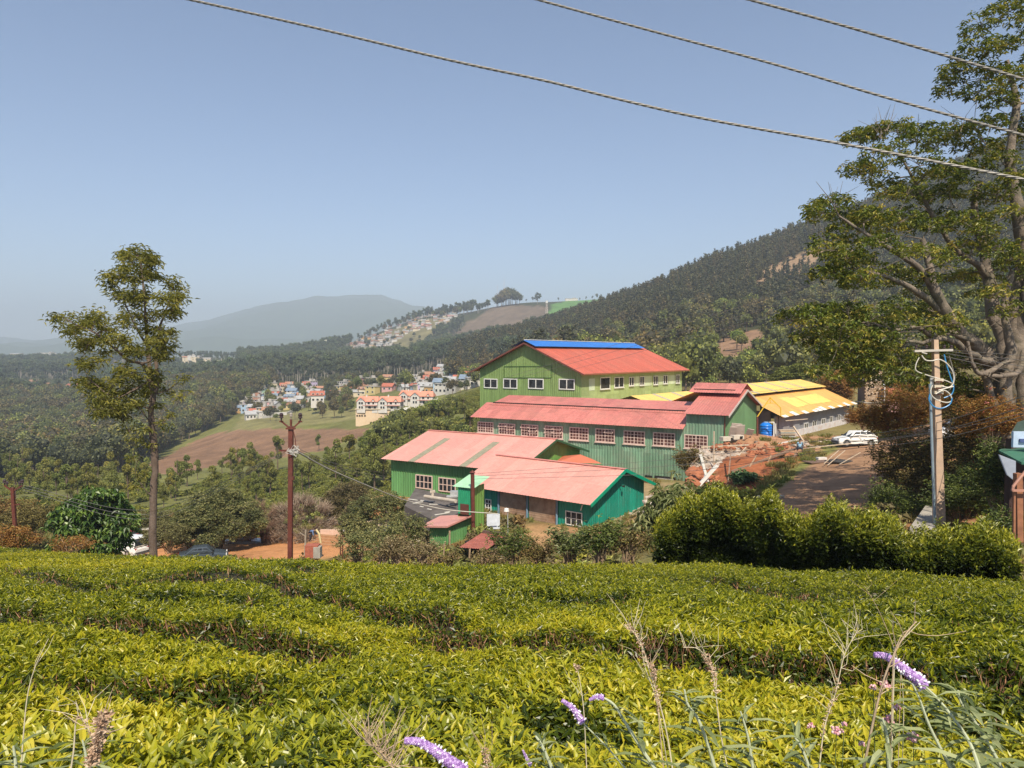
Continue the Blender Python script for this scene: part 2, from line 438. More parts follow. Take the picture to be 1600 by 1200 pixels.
# dirt yard and road on the left, platform, bank and track on the right
def zone(x0, x1, y0, y1, c, amt=1., px=True, f=3.):
    q = (_px if px else _xx) + jit * 30 * (1 if px else .1); yq = _yy + jit * 6
    m = sstep(x0 - f * 4, x0 + f * 4, q) * (1 - sstep(x1 - f * 4, x1 + f * 4, q)) * sstep(y0 - f, y0 + f, yq) * (1 - sstep(y1 - f, y1 + f, yq))
    paintw(m * amt, c)
zone(150, 720, 59, 75, C_OR, 1, f=1.2)
zone(700, 1000, 50, 57, (.42, .24, .12), .9, f=1.2)
zone(1090, 1400, 36, 66, C_RED, .95, f=1.2)
zone(960, 1120, 58, 76, (.30, .22, .12), .9, f=1.2)
zone(1130, 1420, 64, 92, (.38, .21, .12), 1, f=1.2)
zone(1420, 1700, 30, 120, (.40, .20, .10), .9, f=2)
# the track: a curved strip in world space
TRK = np.array([(7.5, 26), (12, 33), (18, 42), (23, 50), (28.6, 58), (33.5, 64.5), (42, 69), (56, 72)], float)
def trackd(x, y):
    d = np.full(np.shape(x), 1e9)
    for (x1, y1), (x2, y2) in zip(TRK[:-1], TRK[1:]):
        t = np.clip(((x - x1) * (x2 - x1) + (y - y1) * (y2 - y1)) / ((x2 - x1) ** 2 + (y2 - y1) ** 2), 0, 1)
        d = np.minimum(d, np.hypot(x - x1 - t * (x2 - x1), y - y1 - t * (y2 - y1)))
    return d
_td = trackd(_xx, _yy)
paintw((1 - sstep(4.2, 5.4, _td + jit * 2)) * (_yy < 90), (.17, .17, .05))
paintw((1 - sstep(2.9, 3.6, _td + jit * 1.0)) * (_yy < 90), C_ROAD)
col *= (1 + jit[..., None] * .7)
col = np.clip(col, .01, .9)
ng, nu = _xx.shape
gi, gj = np.meshgrid(np.arange(ng - 1), np.arange(nu - 1), indexing='ij')
tf = np.stack([gi * nu + gj, gi * nu + gj + 1, (gi + 1) * nu + gj + 1, (gi + 1) * nu + gj], -1).reshape(-1, 4)
tm = MB(); tm.add(np.stack([_xx, _yy, _zz], -1).reshape(-1, 3), tf)
def ground_mat():
    m, n, l, b = newmat('ground')
    a = n.new('ShaderNodeAttribute'); a.attribute_name = 'gcol'
    f = ramp(n, l, noise_n(n, l, .9, 10, .72), [(.25, (.62,) * 3), (.75, (1.4,) * 3)])
    f2 = ramp(n, l, noise_n(n, l, .045, 8, .7), [(.3, (.75,) * 3), (.7, (1.25,) * 3)])
    c = mixc(n, l, 'MULTIPLY', 1., a.outputs['Color'], f); c = mixc(n, l, 'MULTIPLY', 1., c, f2)
    l.new(c, b.inputs['Base Color']); b.inputs['Roughness'].default_value = .95; b.inputs['Specular IOR Level'].default_value = .15
    bp = n.new('ShaderNodeBump'); bp.inputs['Strength'].default_value = .7; bp.inputs['Distance'].default_value = .12
    l.new(noise_n(n, l, 2.5, 8, .75), bp.inputs['Height']); l.new(bp.outputs[0], b.inputs['Normal'])
    return m
ground = tm.build('ground', ground_mat(), smooth=True)
ca = ground.data.attributes.new('gcol', 'FLOAT_COLOR', 'POINT')
ca.data.foreach_set('color', np.concatenate([col.reshape(-1, 3), np.ones((ng * nu, 1))], 1).astype(np.float32).ravel())
tag(ground, kind='structure')
HAZE_D = 2.6e-4
# ---------------------------------------------------------------- haze
hz = MB(); _zt = float(_zz.max()) + 25; _zb = float(_zz.min()) - 1
hz.box((_xx.min() / 2 + _xx.max() / 2, 4900, (_zt + _zb) / 2), (_xx.max() - _xx.min() + 400, 10400, _zt - _zb))
hm = bpy.data.materials.new('haze_air'); hm.use_nodes = True
n, l = nodes(hm); n.remove(n['Principled BSDF'])
pv = n.new('ShaderNodeVolumePrincipled'); pv.inputs['Density'].default_value = HAZE_D; pv.inputs['Color'].default_value = (.63, .72, .84, 1)
pv.inputs['Anisotropy'].default_value = 0.0
l.new(pv.outputs[0], n['Material Output'].inputs['Volume'])
haze = hz.build('haze', hm); tag(haze, kind='stuff')

# ---------------------------------------------------------------- sheet buildings
def corr(mb, O, U, Vd, N, us, vlo, vhi, period=.3, amp=.035, mat=0, panel=.9, seed=0, rows=1):
    """corrugated sheet; ribs run along Vd, corrugation steps along U between us[0], us[1]"""
    rs = np.random.RandomState(seed + 3)
    k = max(1, int(round((us[1] - us[0]) / period))); per = (us[1] - us[0]) / k
    fr = np.array([0, .3, .5, .8]); off = np.array([0, 0, 1, 1.]) * amp
    u = (np.arange(k)[:, None] + fr).ravel() * per + us[0]; o = np.tile(off, k)
    u = np.append(u, us[1]); o = np.append(o, 0)
    lo = np.array([vlo(t) if callable(vlo) else vlo for t in u]); hi = np.array([vhi(t) if callable(vhi) else vhi for t in u])
    pr = rs.rand(int((us[1] - us[0]) / panel) + 2, rows)
    m = len(u); O = np.asarray(O, float)
    for r in range(rows):
        a = lo + (hi - lo) * r / rows; b = lo + (hi - lo) * (r + 1) / rows
        V = np.concatenate([O + np.outer(u, U) + np.outer(a, Vd) + np.outer(o, N), O + np.outer(u, U) + np.outer(b, Vd) + np.outer(o, N)])
        i = np.arange(m - 1)
        mb.add(V, np.stack([i, i + 1, i + 1 + m, i + m], 1), mat, pr[((u[:-1] - us[0]) / panel).astype(int), r])
UP = np.array([0, 0, 1.])
def onwall(px, py, O, U):
    d = P(px, py, 1.)
    A = np.array([[U[0], -d[0]], [U[1], -d[1]]]); s, t = np.linalg.solve(A, -np.asarray(O)[:2])
    return s, d[2] * t
def window(par, O, U, N, s0, s1, z0, z1, nx, ny, fm, gm, t=.07, name='window', off=.04, sill=False, thick_mid=False, open_sash=0, label=None, bar=.03):
    O = np.asarray(O, float)
    def q(s, z, o=0): return np.array([O[0], O[1], 0]) + U * s + UP * z + N * (off + o)
    fb = MB()
    for s in (s0, s1): fb.beam(q(s, z0 - t / 2), q(s, z1 + t / 2), t, .07, up=N)
    for z in (z0, z1): fb.beam(q(s0 + t / 2, z, .003), q(s1 - t / 2, z, .003), t, .07, up=N)
    for i in range(1, nx):
        w = t if (thick_mid and i == nx // 2) else bar
        fb.beam(q(s0 + (s1 - s0) * i / nx, z0 + t / 2, -.004), q(s0 + (s1 - s0) * i / nx, z1 - t / 2, -.004), w, .04, up=N)
    for j in range(1, ny):
        fb.beam(q(s0 + t / 2, z0 + (z1 - z0) * j / ny, -.009), q(s1 - t / 2, z0 + (z1 - z0) * j / ny, -.009), bar, .03, up=N)
    w = fb.build(name, fm, par)
    if label: w['label'] = label
    pb = MB(); c = (q(s0, z0) + q(s1, z1)) / 2 - N * .02
    pb.box(c, (s1 - s0 - t, .02, z1 - z0 - t), R=np.array([U, N, UP]).T)
    pb.build('pane', gm, w)
    if sill:
        sb = MB(); sb.box(q((s0 + s1) / 2, z0 - t, .05), (s1 - s0 + .3, .16, .07), R=np.array([U, N, UP]).T); sb.build('sill', fm, w)
    for k in range(open_sash):      # top-hung sashes standing open
        ob = MB(); w0 = s0 + (s1 - s0) * (.04 + .5 * (k % 2)); w1 = w0 + (s1 - s0) * .44; zt = z0 + (z1 - z0) * (.95 - .32 * (k // 2))
        a, b2 = q(w0, zt, .03), q(w1, zt, .03); dn = -UP * .28 + N * .38
        for e in (a, b2): ob.beam(e, e + dn, .05, .04)
        ob.beam(a + dn, b2 + dn, .05, .04); ob.beam(a + dn * .5, b2 + dn * .5, .03, .03)
        ob.build('open_sash', fm, w)
    return w
def bars(par, name, mat, segs, w=.08, h=None, up=(0, 0, 1)):
    mb = MB()
    for a, b in segs: mb.beam(a, b, w, h, up=up)
    return mb.build(name, mat, par)

FR_PINK = plain('pink_window_paint', (.62, .47, .40), .6)
FR_WHITE = M_white()
RED_GLASS = glass_dark('reddish_glass', (.075, .035, .03), .3)
GLASS = M_glass()
RUST = plain('rust_red_steel', (.115, .028, .018), .6, var=.3, scale=5, dirt=(.16, .08, .05), dirt_amt=.5)
CONC = plain('concrete', (.36, .33, .28), .9, var=.15, scale=2, dirt=(.15, .13, .11), dirt_amt=.6)
TIMBER = plain('weathered_timber', (.30, .21, .13), .85, var=.3, scale=6)
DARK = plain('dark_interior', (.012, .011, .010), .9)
GALV = plain('galvanised_steel', (.42, .43, .43), .45, metal=.3, var=.15, scale=3, dirt=(.3, .22, .15), dirt_amt=.4)

# ---- B1: tall green hall, red roof with blue ridge sheets
th = radians(37.9); a_, b_ = bframe(th)
Y1 = 103.; k1 = Y1 / 95
C1 = np.array([9.266 * k1, Y1, 0]); W1 = 17.805 * k1; L1 = 31.54 * k1; ZE1 = (-6.021 + 3.769) * k1; ZR1 = (-6.021 + 7.568) * k1; ZB1 = -13.5
hall = thing('factory_hall', 'tallest green factory hall with a red roof topped by blue sheets', 'factory', (*C1[:2], ZB1), th)
GREEN1 = corr_mat('green_sheet', (.18, .265, .085), streak=.2, panel=.08, fade=(.26, .36, .14), fade_amt=.35)
LGREEN = corr_mat('pale_green_sheet', (.28, .355, .14), streak=.14, panel=.12, fade=(.42, .52, .26), fade_amt=.5)
RED1 = corr_mat('red_roof_sheet', (.48, .115, .07), streak=.16, panel=.1, fade=(.40, .14, .09), fade_amt=.5)
BLUE1 = corr_mat('blue_roof_sheet', (.035, .17, .52), streak=.08, panel=.06)
def gz(s): return ZE1 + (ZR1 - ZE1) * (1 - abs(s - W1 / 2) / (W1 / 2))
m = MB(); corr(m, C1, a_, UP, -b_, (0, W1), ZB1, gz, .34, .05, seed=1); m.build('gable_wall', GREEN1, hall)
m = MB(); corr(m, C1, b_, UP, -a_, (0, L1), ZB1, ZE1, .34, .04, panel=2.2, rows=3, seed=2); m.build('side_wall', LGREEN, hall)['label'] = 'paler green side wall'
m = MB(); corr(m, C1 + a_ * W1, b_, UP, a_, (0, L1), ZB1, ZE1, .5, .04); corr(m, C1 + b_ * L1, a_, UP, b_, (0, W1), ZB1, gz, .5, .04); m.build('rear_wall', GREEN1, hall)
oh = 1.05; sl = (ZR1 - ZE1) / (W1 / 2); nrm = math.hypot(1, sl); lw = (W1 / 2 + oh) * nrm
def roofslope(mb, E, ridge, across, zr, us, run, slope, v0=0., per=.3, amp=.02, lift=0, panel=1.0, seed=0, mat=0):
    """sheeted slope falling from a ridge point E along 'across' """
    V = (across - UP * slope); V = V / np.linalg.norm(V); N = across * slope + UP; N = N / np.linalg.norm(N)
    q = math.hypot(1, slope)
    corr(mb, np.array([E[0], E[1], zr]) + N * lift, ridge, V, N, us, v0 * q, run * q, per, amp, mat, panel, seed, 2)
Rg = C1 + a_ * W1 / 2
m = MB(); roofslope(m, Rg, b_, -a_, ZR1, (-oh, L1 + oh), W1 / 2 + oh, sl, .2, lift=.05, seed=4); roofslope(m, Rg, b_, a_, ZR1, (-oh, L1 + oh), W1 / 2 + oh, sl, .2, lift=.05, seed=5); m.build('roof', RED1, hall)
m = MB(); roofslope(m, Rg, b_, -a_, ZR1 + .3, (-oh - .15, L1 * .99), 2.3, sl * .95, 0, lift=.12, seed=6, panel=3); roofslope(m, Rg, b_, a_, ZR1 + .3, (-oh - .15, L1 * .99), 2.3, sl * .95, 0, lift=.12, seed=6, panel=3)
m.build('blue_ridge_sheet', BLUE1, hall)
rc = Rg.copy(); rc[2] = ZR1 + .5
bars(hall, 'ridge_cap', M_white(), [(rc - b_ * .8, rc + b_ * L1 * .99)], .35, .08)
TRIM = plain('dark_red_trim', (.16, .05, .035), .6)
eR = C1 - a_ * oh; eR[2] = ZR1 - sl * (W1 / 2 + oh)
eL = C1 + a_ * (W1 + oh); eL[2] = eR[2]; rr = Rg.copy(); rr[2] = ZR1
bars(hall, 'barge_board', TRIM, [(eL - b_ * (oh + .02) - UP * .04, rr - b_ * (oh + .02) - UP * .04), (rr - b_ * (oh + .02) - UP * .04, eR - b_ * (oh + .02) - UP * .04)], .05, .2)
bars(hall, 'gutter', plain('gutter', (.30, .10, .06), .5), [(eR - b_ * oh - UP * .06, eR + b_ * (L1 + oh) - UP * .06)], .12, .12)
for x0, x1, y0, y1 in [(757.3, 777.5, 592.2, 606.3), (787.5, 808.5, 592, 606.7), (826.5, 849.5, 592, 607), (874.5, 898, 592, 608)]:
    s1, zt = onwall(x0, y0, C1, a_); s0, zb = onwall(x1, y1, C1, a_)
    window(hall, C1, a_, -b_, s0, s1, zb, zt, 2, 1, FR_WHITE, GLASS, t=.14, off=.12, bar=.14)
for x0, x1, y0, y1 in [(937.5, 952, 589.5, 606), (959.5, 973.5, 589, 603.5), (982.5, 989.5, 588.5, 601), (999, 1005.5, 587.5, 600.3), (1020.5, 1027, 586.5, 599), (1036, 1042, 585.5, 597.6), (1055.5, 1061, 584.5, 596.6)]:
    s0, zt = onwall(x0, y0, C1, b_); s1, zb = onwall(x1, y1, C1, b_)
    window(hall, C1, b_, -a_, s0, s1, zb, zt, 2 if x1 - x0 < 14.2 else 1, 1, FR_WHITE, GLASS, t=.11, off=.1, sill=True, bar=.14)
PALE = corr_mat('translucent_pale_sheet', (.50, .58, .40), streak=.05, panel=.1)
m = MB()
for x0, x1, y0, y1 in [(920, 929, 591, 609), (991, 998, 587, 602), (1007, 1018, 586.5, 601), (1029, 1035, 586, 599.5), (1044, 1054, 585, 598)]:
    s0, zt = onwall(x0, y0, C1, b_); s1, zb = onwall(x1, y1, C1, b_)
    m = MB(); corr(m, C1 - a_ * .03, b_, UP, -a_, (s0, s1), zb, zt, .34, .04); m.build('pale_cladding_sheet', PALE, hall)
sg = []
for x0, y0, x1, y1 in [(788, 572.5, 862, 571.5), (788, 590, 862, 589.7), (788, 572.5, 788, 590), (812, 572, 812, 590), (838, 572, 838, 590), (862, 571.5, 862, 589.7)]:
    p = [onwall(x0, y0, C1, a_), onwall(x1, y1, C1, a_)]
    sg.append(tuple(np.array([C1[0], C1[1], 0]) + a_ * s + UP * z - b_ * .08 for s, z in p))
bars(hall, 'old_door_frame', corr_mat('dark_green_frame', (.07, .15, .035)), sg, .06, .08, up=b_)

# ---- B6 and B5: yellow roofed sheds
YEL = corr_mat('yellow_roof_sheet', (.74, .51, .14), streak=.12, panel=.07, fade=(.80, .47, .12), fade_amt=.35)
ORG = corr_mat('orange_roof_sheet', (.66, .36, .11), streak=.12, panel=.08, fade=(.86, .52, .12), fade_amt=.4)
GRY = corr_mat('grey_skylight_sheet', (.42, .38, .30), streak=.1)
GREYW = plain('grey_rendered_wall', (.24, .25, .27), .8, var=.1, scale=1.5, dirt=(.24, .2, .17), dirt_amt=.4)
th = radians(40.3); a5, b5 = bframe(th)
E6 = P(985.6, 617.5, 101); L6 = 43; hw = 6.0; s6 = .3
sh6 = thing('storage_shed', 'long yellow roofed shed between the green halls, gable end facing left', 'shed', (E6[0], E6[1], -12), th)
m = MB(); roofslope(m, E6, b5, -a5, E6[2], (0, L6), hw, s6, seed=11); roofslope(m, E6, b5, a5, E6[2], (0, L6), hw, s6, seed=12); m.build('roof', YEL, sh6)
m = MB()
for t in (6, 12, 24, 30, 36):
    m = MB(); roofslope(m, E6, b5, -a5, E6[2], (t, t + .8), hw, s6, lift=.035); m.build('skylight_strip', GRY, sh6)
m = MB(); Wz = E6[2] - hw * s6 - .1
O6 = E6 - a5 * (hw - .4); corr(m, O6 + b5 * .4, a5, UP, -b5, (0, 2 * hw - .8), -12.9, lambda s: E6[2] - .1 - s6 * abs(s - hw + .4)); m.build('gable_wall', GREYW, sh6); m = MB(); corr(m, O6, b5, UP, -a5, (.4, L6 - .4), -12.9, Wz); m.build('side_wall', GREYW, sh6); m = MB()
corr(m, O6 + b5 * (L6 - .4), a5, UP, b5, (0, 2 * hw - .8), -12.9, lambda s: E6[2] - .1 - s6 * abs(s - hw + .4))
m.build('rear_wall', GREYW, sh6)
# B5
C5 = np.array([32.9, 86., 0]) + a5 * .9; ZE5 = -7.6; L5 = 32.2
sh5 = thing('workshop', 'long low grey workshop under orange and yellow roof beside parked white car', 'workshop', (C5[0], C5[1], -10.6), th)
O5 = np.array([32.9, 86., 0]); sl5 = .45
m = MB(); V0 = 5.0
top5 = O5 + a5 * V0
roofslope(m, top5, b5, -a5, ZE5 + V0 * sl5, (0, L5), V0, sl5, seed=21, amp=.015); m.build('lower_roof', ORG, sh5)
m = MB()
for t0, t1, v in ((9, 12.5, 0), (12.5, 14.5, .3), (15, 20, .2), (20, 24.5, .1)): roofslope(m, top5, b5, -a5, ZE5 + V0 * sl5, (t0, t1), V0 * (.72 - .12 * v), sl5, v0=1.1 + v, lift=.03, seed=int(t0))
m.build('yellow_roof_patch', corr_mat('bright_yellow_sheet', (.76, .56, .15), panel=.08), sh5)
m = MB()
for i, t in enumerate(np.arange(.2, L5 - .5, 1.9)):
    m = MB()
    if i % 2 == 0 or i in (7,): roofslope(m, top5, b5, -a5, ZE5 + V0 * sl5, (t, t + 1.5), V0 + .12, sl5, v0=V0 - .35 - .2 * (i % 3), lift=.045); m.build('white_eave_sheet', plain('bleached_sheet', (.75, .72, .66), .6, dirt=(.4, .25, .15)), sh5)
E5 = O5 + a5 * 8.6; ZR5 = -4.02
m = MB(); roofslope(m, E5, b5, -a5, ZR5, (-14 + 12, L5 - .2), 4.1, .25, seed=23); roofslope(m, E5, b5, a5, ZR5, (-2, L5 - .2), 7.5, .4, seed=24); m.build('upper_roof', YEL, sh5)
m = MB()
for t in (3.5, 10, 16, 22.):
    m = MB(); roofslope(m, E5, b5, -a5, ZR5, (t, t + .7), 4.1, .25, lift=.035); m.build('skylight_strip', GRY, sh5)
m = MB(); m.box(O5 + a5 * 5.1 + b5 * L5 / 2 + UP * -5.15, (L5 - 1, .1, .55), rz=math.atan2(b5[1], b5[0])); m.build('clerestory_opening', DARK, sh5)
cw = C5
wl = MB(); wl.box(cw + b5 * (L5 / 2 + .3) + a5 * .1 + UP * (-9.15), (L5 - 1.8, .2, 3.0), rz=math.atan2(b5[1], b5[0]))
wl.build('front_wall', GREYW, sh5); wl = MB(); wl.box(cw + b5 * (L5 - .8) + a5 * 7 + UP * (-8.9), (14, .2, 3.5), rz=math.atan2(a5[1], a5[0]))
wl.build('end_wall', GREYW, sh5); wl = MB(); wl.box(cw + b5 * 2.4 + a5 * 8 + UP * (-8.9), (13, .2, 3.5), rz=math.atan2(a5[1], a5[0]))
wl.build('porch_wall', GREYW, sh5)
m = MB(); m.box(cw + b5 * (L5 / 2 + .3) - a5 * .06 + UP * (-10.25), (L5 - 1.8, .12, .95), rz=math.atan2(b5[1], b5[0])); m.build('plinth', plain('whitewashed_plinth', (.62, .60, .60), .85, var=.15, dirt=(.40, .22, .13), dirt_amt=.8, dscale=1.5), sh5)
for x0, x1, y0, y1 in [(1257, 1262, 659.5, 672.5), (1270, 1276.5, 655.5, 669.5), (1284, 1290, 652, 665), (1296, 1302, 648.5, 661.5), (1308, 1314, 645.5, 658), (1320, 1325, 642.5, 654.5)]:
    s0, zt = onwall(x0, y0, cw, b5); s1, zb = onwall(x1, y1, cw, b5); s1 = s0 + 1.5
    window(sh5, cw, b5, -a5, s0, s1, zt - 1.22, zt, 2, 1, FR_WHITE, GLASS, t=.06, off=.015, bar=.12)
s0, zt = onwall(1331, 643, cw, b5)
m = MB(); m.box(cw + b5 * (s0 + .6) - a5 * .02 + UP * (-9.3), (1.1, .08, 2.6), rz=math.atan2(b5[1], b5[0])); m.build('doorway', DARK, sh5)
# open porch at the near end: posts, dark recess
m = MB()
for q in (.3, 3.2, 6.4):
    m = MB(); m.box(cw + a5 * q + b5 * .9 + UP * -9.1, (.28, .28, 3.0), rz=th); m.build('porch_post', plain('porch_post_render', (.30, .29, .29), .8), sh5)
m = MB(); m.box(cw + a5 * 4.9 + b5 * 2.2 + UP * -9.3, (2.4, .08, 2.6), rz=math.atan2(a5[1], a5[0])); m.build('recess', DARK, sh5)

# ---- B4: long grey-green shed with stepped pink roof
th = radians(30.83); a4, b4 = bframe(th); k4 = 76 / 75
CW = np.array([20.443 * k4, 76., 0]); L4 = 28.9; W4 = 15.6
R4 = 5.45; a0 = -2.0 # right end beyond the reference corner
GREY4 = corr_mat('grey_green_sheet', (.16, .28, .185), streak=.22, panel=.2, fade=(.27, .27, .21), fade_amt=.6)
PINK4 = corr_mat('pink_roof_sheet', (.50, .17, .14), streak=.2, panel=.13, fade=(.42, .20, .15), fade_amt=.5)
ls = thing('long_shed', 'long grey green shed with stepped pink roof and a row of barred windows', 'factory', (CW[0], CW[1], -14.1), th)
ZW = -7.75

_, zend = onwall(1126, 648, CW, a4)
Cr = CW + a4 * a0
def r4(s): return -6.3 + 2.2 * (1 - abs(s - W4 / 2) / (W4 / 2))
sE = onwall(1072, 660, CW, a4)[0]
m = MB(); corr(m, CW, a4, UP, -b4, (sE, L4), -14.3, ZW, .34, .05, seed=31, panel=.8, rows=2); corr(m, CW, a4, UP, -b4, (a0, sE), -14.3, -6.25, .34, .05, seed=32); m.build('front_wall', GREY4, ls)
m = MB(); corr(m, Cr, b4, UP, -a4, (0, W4), -14.3, r4, .34, .05, seed=33); m.build('gable_wall', corr_mat('mid_green_sheet', (.13, .25, .12), panel=.1), ls)
m = MB(); corr(m, CW + a4 * L4, b4, UP, a4, (0, W4), -14.3, lambda s: -7.75 + 1.9 * (1 - abs(s - W4 / 2) / (W4 / 2)), .34, .05); corr(m, CW + b4 * W4, a4, UP, b4, (a0, L4), -14.3, -7, .6, .05); m.build('rear_wall', GREY4, ls)
# lower roof
sl4 = .42
tp = CW + b4 * 3.0
m = MB(); roofslope(m, tp, a4, -b4, ZW + .05 + 3.0 * sl4 + .05, (sE + .02, L4 + .9), 3.95, sl4, seed=35, panel=1.1); m.build('lower_roof', PINK4, ls)
# upper roof
tp2 = CW + b4 * 7.4; zr4 = -5.62
m = MB(); roofslope(m, tp2, a4, -b4, zr4, (sE + .0, L4 + .1), 5.1, .2, seed=36, panel=1.1); roofslope(m, tp2, a4, b4, zr4, (sE, L4 + .1), 8.5, .3, seed=36); m.build('upper_roof', PINK4, ls)
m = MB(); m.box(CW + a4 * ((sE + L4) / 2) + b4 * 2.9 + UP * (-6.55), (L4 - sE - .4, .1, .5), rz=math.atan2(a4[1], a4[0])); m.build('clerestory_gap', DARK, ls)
# end bay with its own high roof and raised ridge vent
tp3 = CW + b4 * (W4 / 2); zr3 = r4(W4 / 2) + .05
m = MB(); roofslope(m, tp3, a4, -b4, zr3, (a0 - .7, sE + .1), W4 / 2 + .7, 2.2 / (W4 / 2), lift=.06, seed=37); roofslope(m, tp3, a4, b4, zr3, (a0 - .7, sE + .1), W4 / 2 + .7, 2.2 / (W4 / 2), lift=.06, seed=38); m.build('end_bay_roof', PINK4, ls)
m = MB(); roofslope(m, tp3, a4, -b4, zr3 + .62, (a0 - .6, sE + 1.2), 3.1, .32, lift=.1, seed=39); roofslope(m, tp3, a4, b4, zr3 + .62, (a0 - .6, sE + 1.2), 3.1, .32, lift=.1, seed=40); m.build('ridge_vent_roof', PINK4, ls)
m = MB(); m.box(tp3 + a4 * ((a0 + sE + 1.0) / 2) + UP * (zr3 - .15), (sE + 1.0 - a0 - .4, 4.6, .5), rz=math.atan2(a4[1], a4[0])); m.build('vent_opening', DARK, ls)
gp = tp3 + a4 * (a0 - .68)
def gpt(bb, z): q = gp + b4 * bb; q[2] = z; return q
zE = zr3 - 2.2 / (W4 / 2) * (W4 / 2 + .7)
bars(ls, 'barge_board', plain('bleached_board', (.55, .50, .44), .7), [(gpt(-W4 / 2 - .7, zE - .05), gpt(0, zr3 - .05)), (gpt(0, zr3 - .05), gpt(W4 / 2 + .7, zE - .05))], .05, .22)
for x0, x1, y0, y1, nx, ny, so_ in [(748, 771.5, 659.3, 675.5, 6, 4, 0), (781, 805.5, 661.5, 678.5, 6, 4, 2), (816, 841.5, 663, 681, 6, 4, 3), (853, 880, 665, 684, 6, 4, 4), (891.5, 920, 667, 686.5, 6, 4, 0), (932, 961, 669, 689.5, 6, 4, 1), (976, 1008, 672, 692.5, 6, 4, 0), (1022, 1055, 674.5, 695, 6, 4, 0), (1071, 1106, 677.5, 699, 6, 4, 0)]:
    s1, zt = onwall(x0, y0, CW, a4); s0, zb = onwall(x1, y1 + 1, CW, a4)
    window(ls, CW, a4, -b4, s0, s1, zb, zt, nx, ny, FR_PINK, RED_GLASS, t=.1, off=.1, thick_mid=True, open_sash=so_, bar=.05, sill=True)
m = MB()
for x0, x1, y0, y1 in [(1009, 1020, 741, 757), (1024, 1057, 741.5, 762)]:
    s1, zt = onwall(x0, y0, CW, a4); s0, zb = onwall(x1, y1, CW, a4)
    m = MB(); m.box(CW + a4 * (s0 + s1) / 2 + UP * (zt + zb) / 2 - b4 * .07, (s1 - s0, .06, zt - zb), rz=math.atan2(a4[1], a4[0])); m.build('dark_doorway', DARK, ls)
m = MB(); s1, zt = onwall(1029, 745, CW, a4); s0, zb = onwall(1054, 760, CW, a4)
m.box(CW + a4 * (s0 + s1) / 2 + UP * (zt + zb) / 2 - b4 * .16, (s1 - s0, .06, zt - zb), rz=math.atan2(a4[1], a4[0])); m.build('grey_door_panel', CONC, ls)
bars(ls, 'downpipe', RUST, [(Cr - b4 * .1 - a4 * .1 + UP * -14.3, Cr - b4 * .1 - a4 * .1 + UP * -6.5)], .1)

# ---- B2: green shed under a pink roof
th = radians(29.57); a2, b2 = bframe(th); C2 = np.array([.259, 68., 0]); L2 = 15.08; W2 = 15.26; ZE2 = -15.0 + 4.05; ZR2 = -15.0 + 6.04
PINK2 = corr_mat('light_pink_roof_sheet', (.66, .30, .245), streak=.12, panel=.09, fade=(.58, .33, .26), fade_amt=.5)
GREEN2 = corr_mat('bright_green_sheet', (.11, .265, .095), streak=.14, panel=.1)
gs = thing('green_shed', 'bright green shed under a wide light pink roof with two grey skylight strips', 'shed', (C2[0], C2[1], -15.1), th)
sl2 = (ZR2 - ZE2) / (W2 / 2)
def g2(s): return ZE2 + (ZR2 - ZE2) * (1 - abs(s - W2 / 2) / (W2 / 2))
m = MB(); corr(m, C2, a2, UP, -b2, (0, L2), -15.4, ZE2, .32, .05, seed=41, panel=.9); m.build('front_wall', GREEN2, gs)
m = MB(); corr(m, C2 - b2 * .05, a2, UP, -b2, (0, L2), ZE2 - 1.45, ZE2, .32, .05, seed=42); m.build('shaded_upper_cladding', corr_mat('shaded_green_sheet', (.08, .23, .08), panel=.1), gs)  # separate upper sheets, with the eave's shade put into their deeper green
m = MB(); corr(m, C2, b2, UP, -a2, (0, W2), -15.4, g2, .32, .05); corr(m, C2 + a2 * L2, b2, UP, a2, (0, W2), -15.4, g2, .5, .05); corr(m, C2 + b2 * W2, a2, UP, b2, (0, L2), -15.4, ZE2, .5, .05); m.build('side_wall', corr_mat('leaf_green_sheet', (.15, .30, .07), panel=.08), gs)
rg2 = C2 + b2 * W2 / 2
m = MB(); roofslope(m, rg2, a2, -b2, ZR2, (-.8, L2 + .7), W2 / 2 + .9, sl2, lift=.04, seed=43, amp=.012); roofslope(m, rg2, a2, b2, ZR2, (-.8, L2 + .7), W2 / 2 + .9, sl2, lift=.04, seed=44); m.build('roof', PINK2, gs)
m = MB()
for x0, y0 in ((693, 682.5), (797, 687.5)):
    pass
for sa in (11.35, 5.0):
  m = MB(); roofslope(m, rg2, a2, -b2, ZR2, (sa, sa + .85), W2 / 2 + .9, sl2, v0=1.9, lift=.06); m.build('skylight_strip', plain('grey_fibreglass', (.27, .25, .17), .6, var=.2), gs)
e1 = rg2 - a2 * .82; e1[2] = ZR2; e2 = rg2 + b2 * (W2 / 2 + .9) - a2 * .82; e2[2] = ZR2 - sl2 * (W2 / 2 + .9); e3 = rg2 - b2 * (W2 / 2 + .9) - a2 * .82; e3[2] = e2[2]
bars(gs, 'barge_board', plain('dark_green_board', (.03, .10, .04), .6), [(e1 - UP * .05, e2 - UP * .05), (e1 - UP * .05, e3 - UP * .05)], .05, .22)
bars(gs, 'ridge_cap', plain('pink_ridge', (.62, .24, .2), .6), [(e1 + UP * .1, e1 + a2 * (L2 + 1.5) + UP * .1)], .35, .05)
for x0, x1, y0, y1 in [(651.6, 677, 742.3, 765), (687.5, 713.3, 746.5, 769.8)]:
    s1, zt = onwall(x0, y0, C2, a2); s0, zb = onwall(x1, y1, C2, a2)
    window(gs, C2, a2, -b2, s0, s1, zb, zt, 4, 2, FR_PINK, GLASS, t=.1, off=.1, bar=.07, thick_mid=True)
s0, zz = onwall(604, 747, C2, a2)
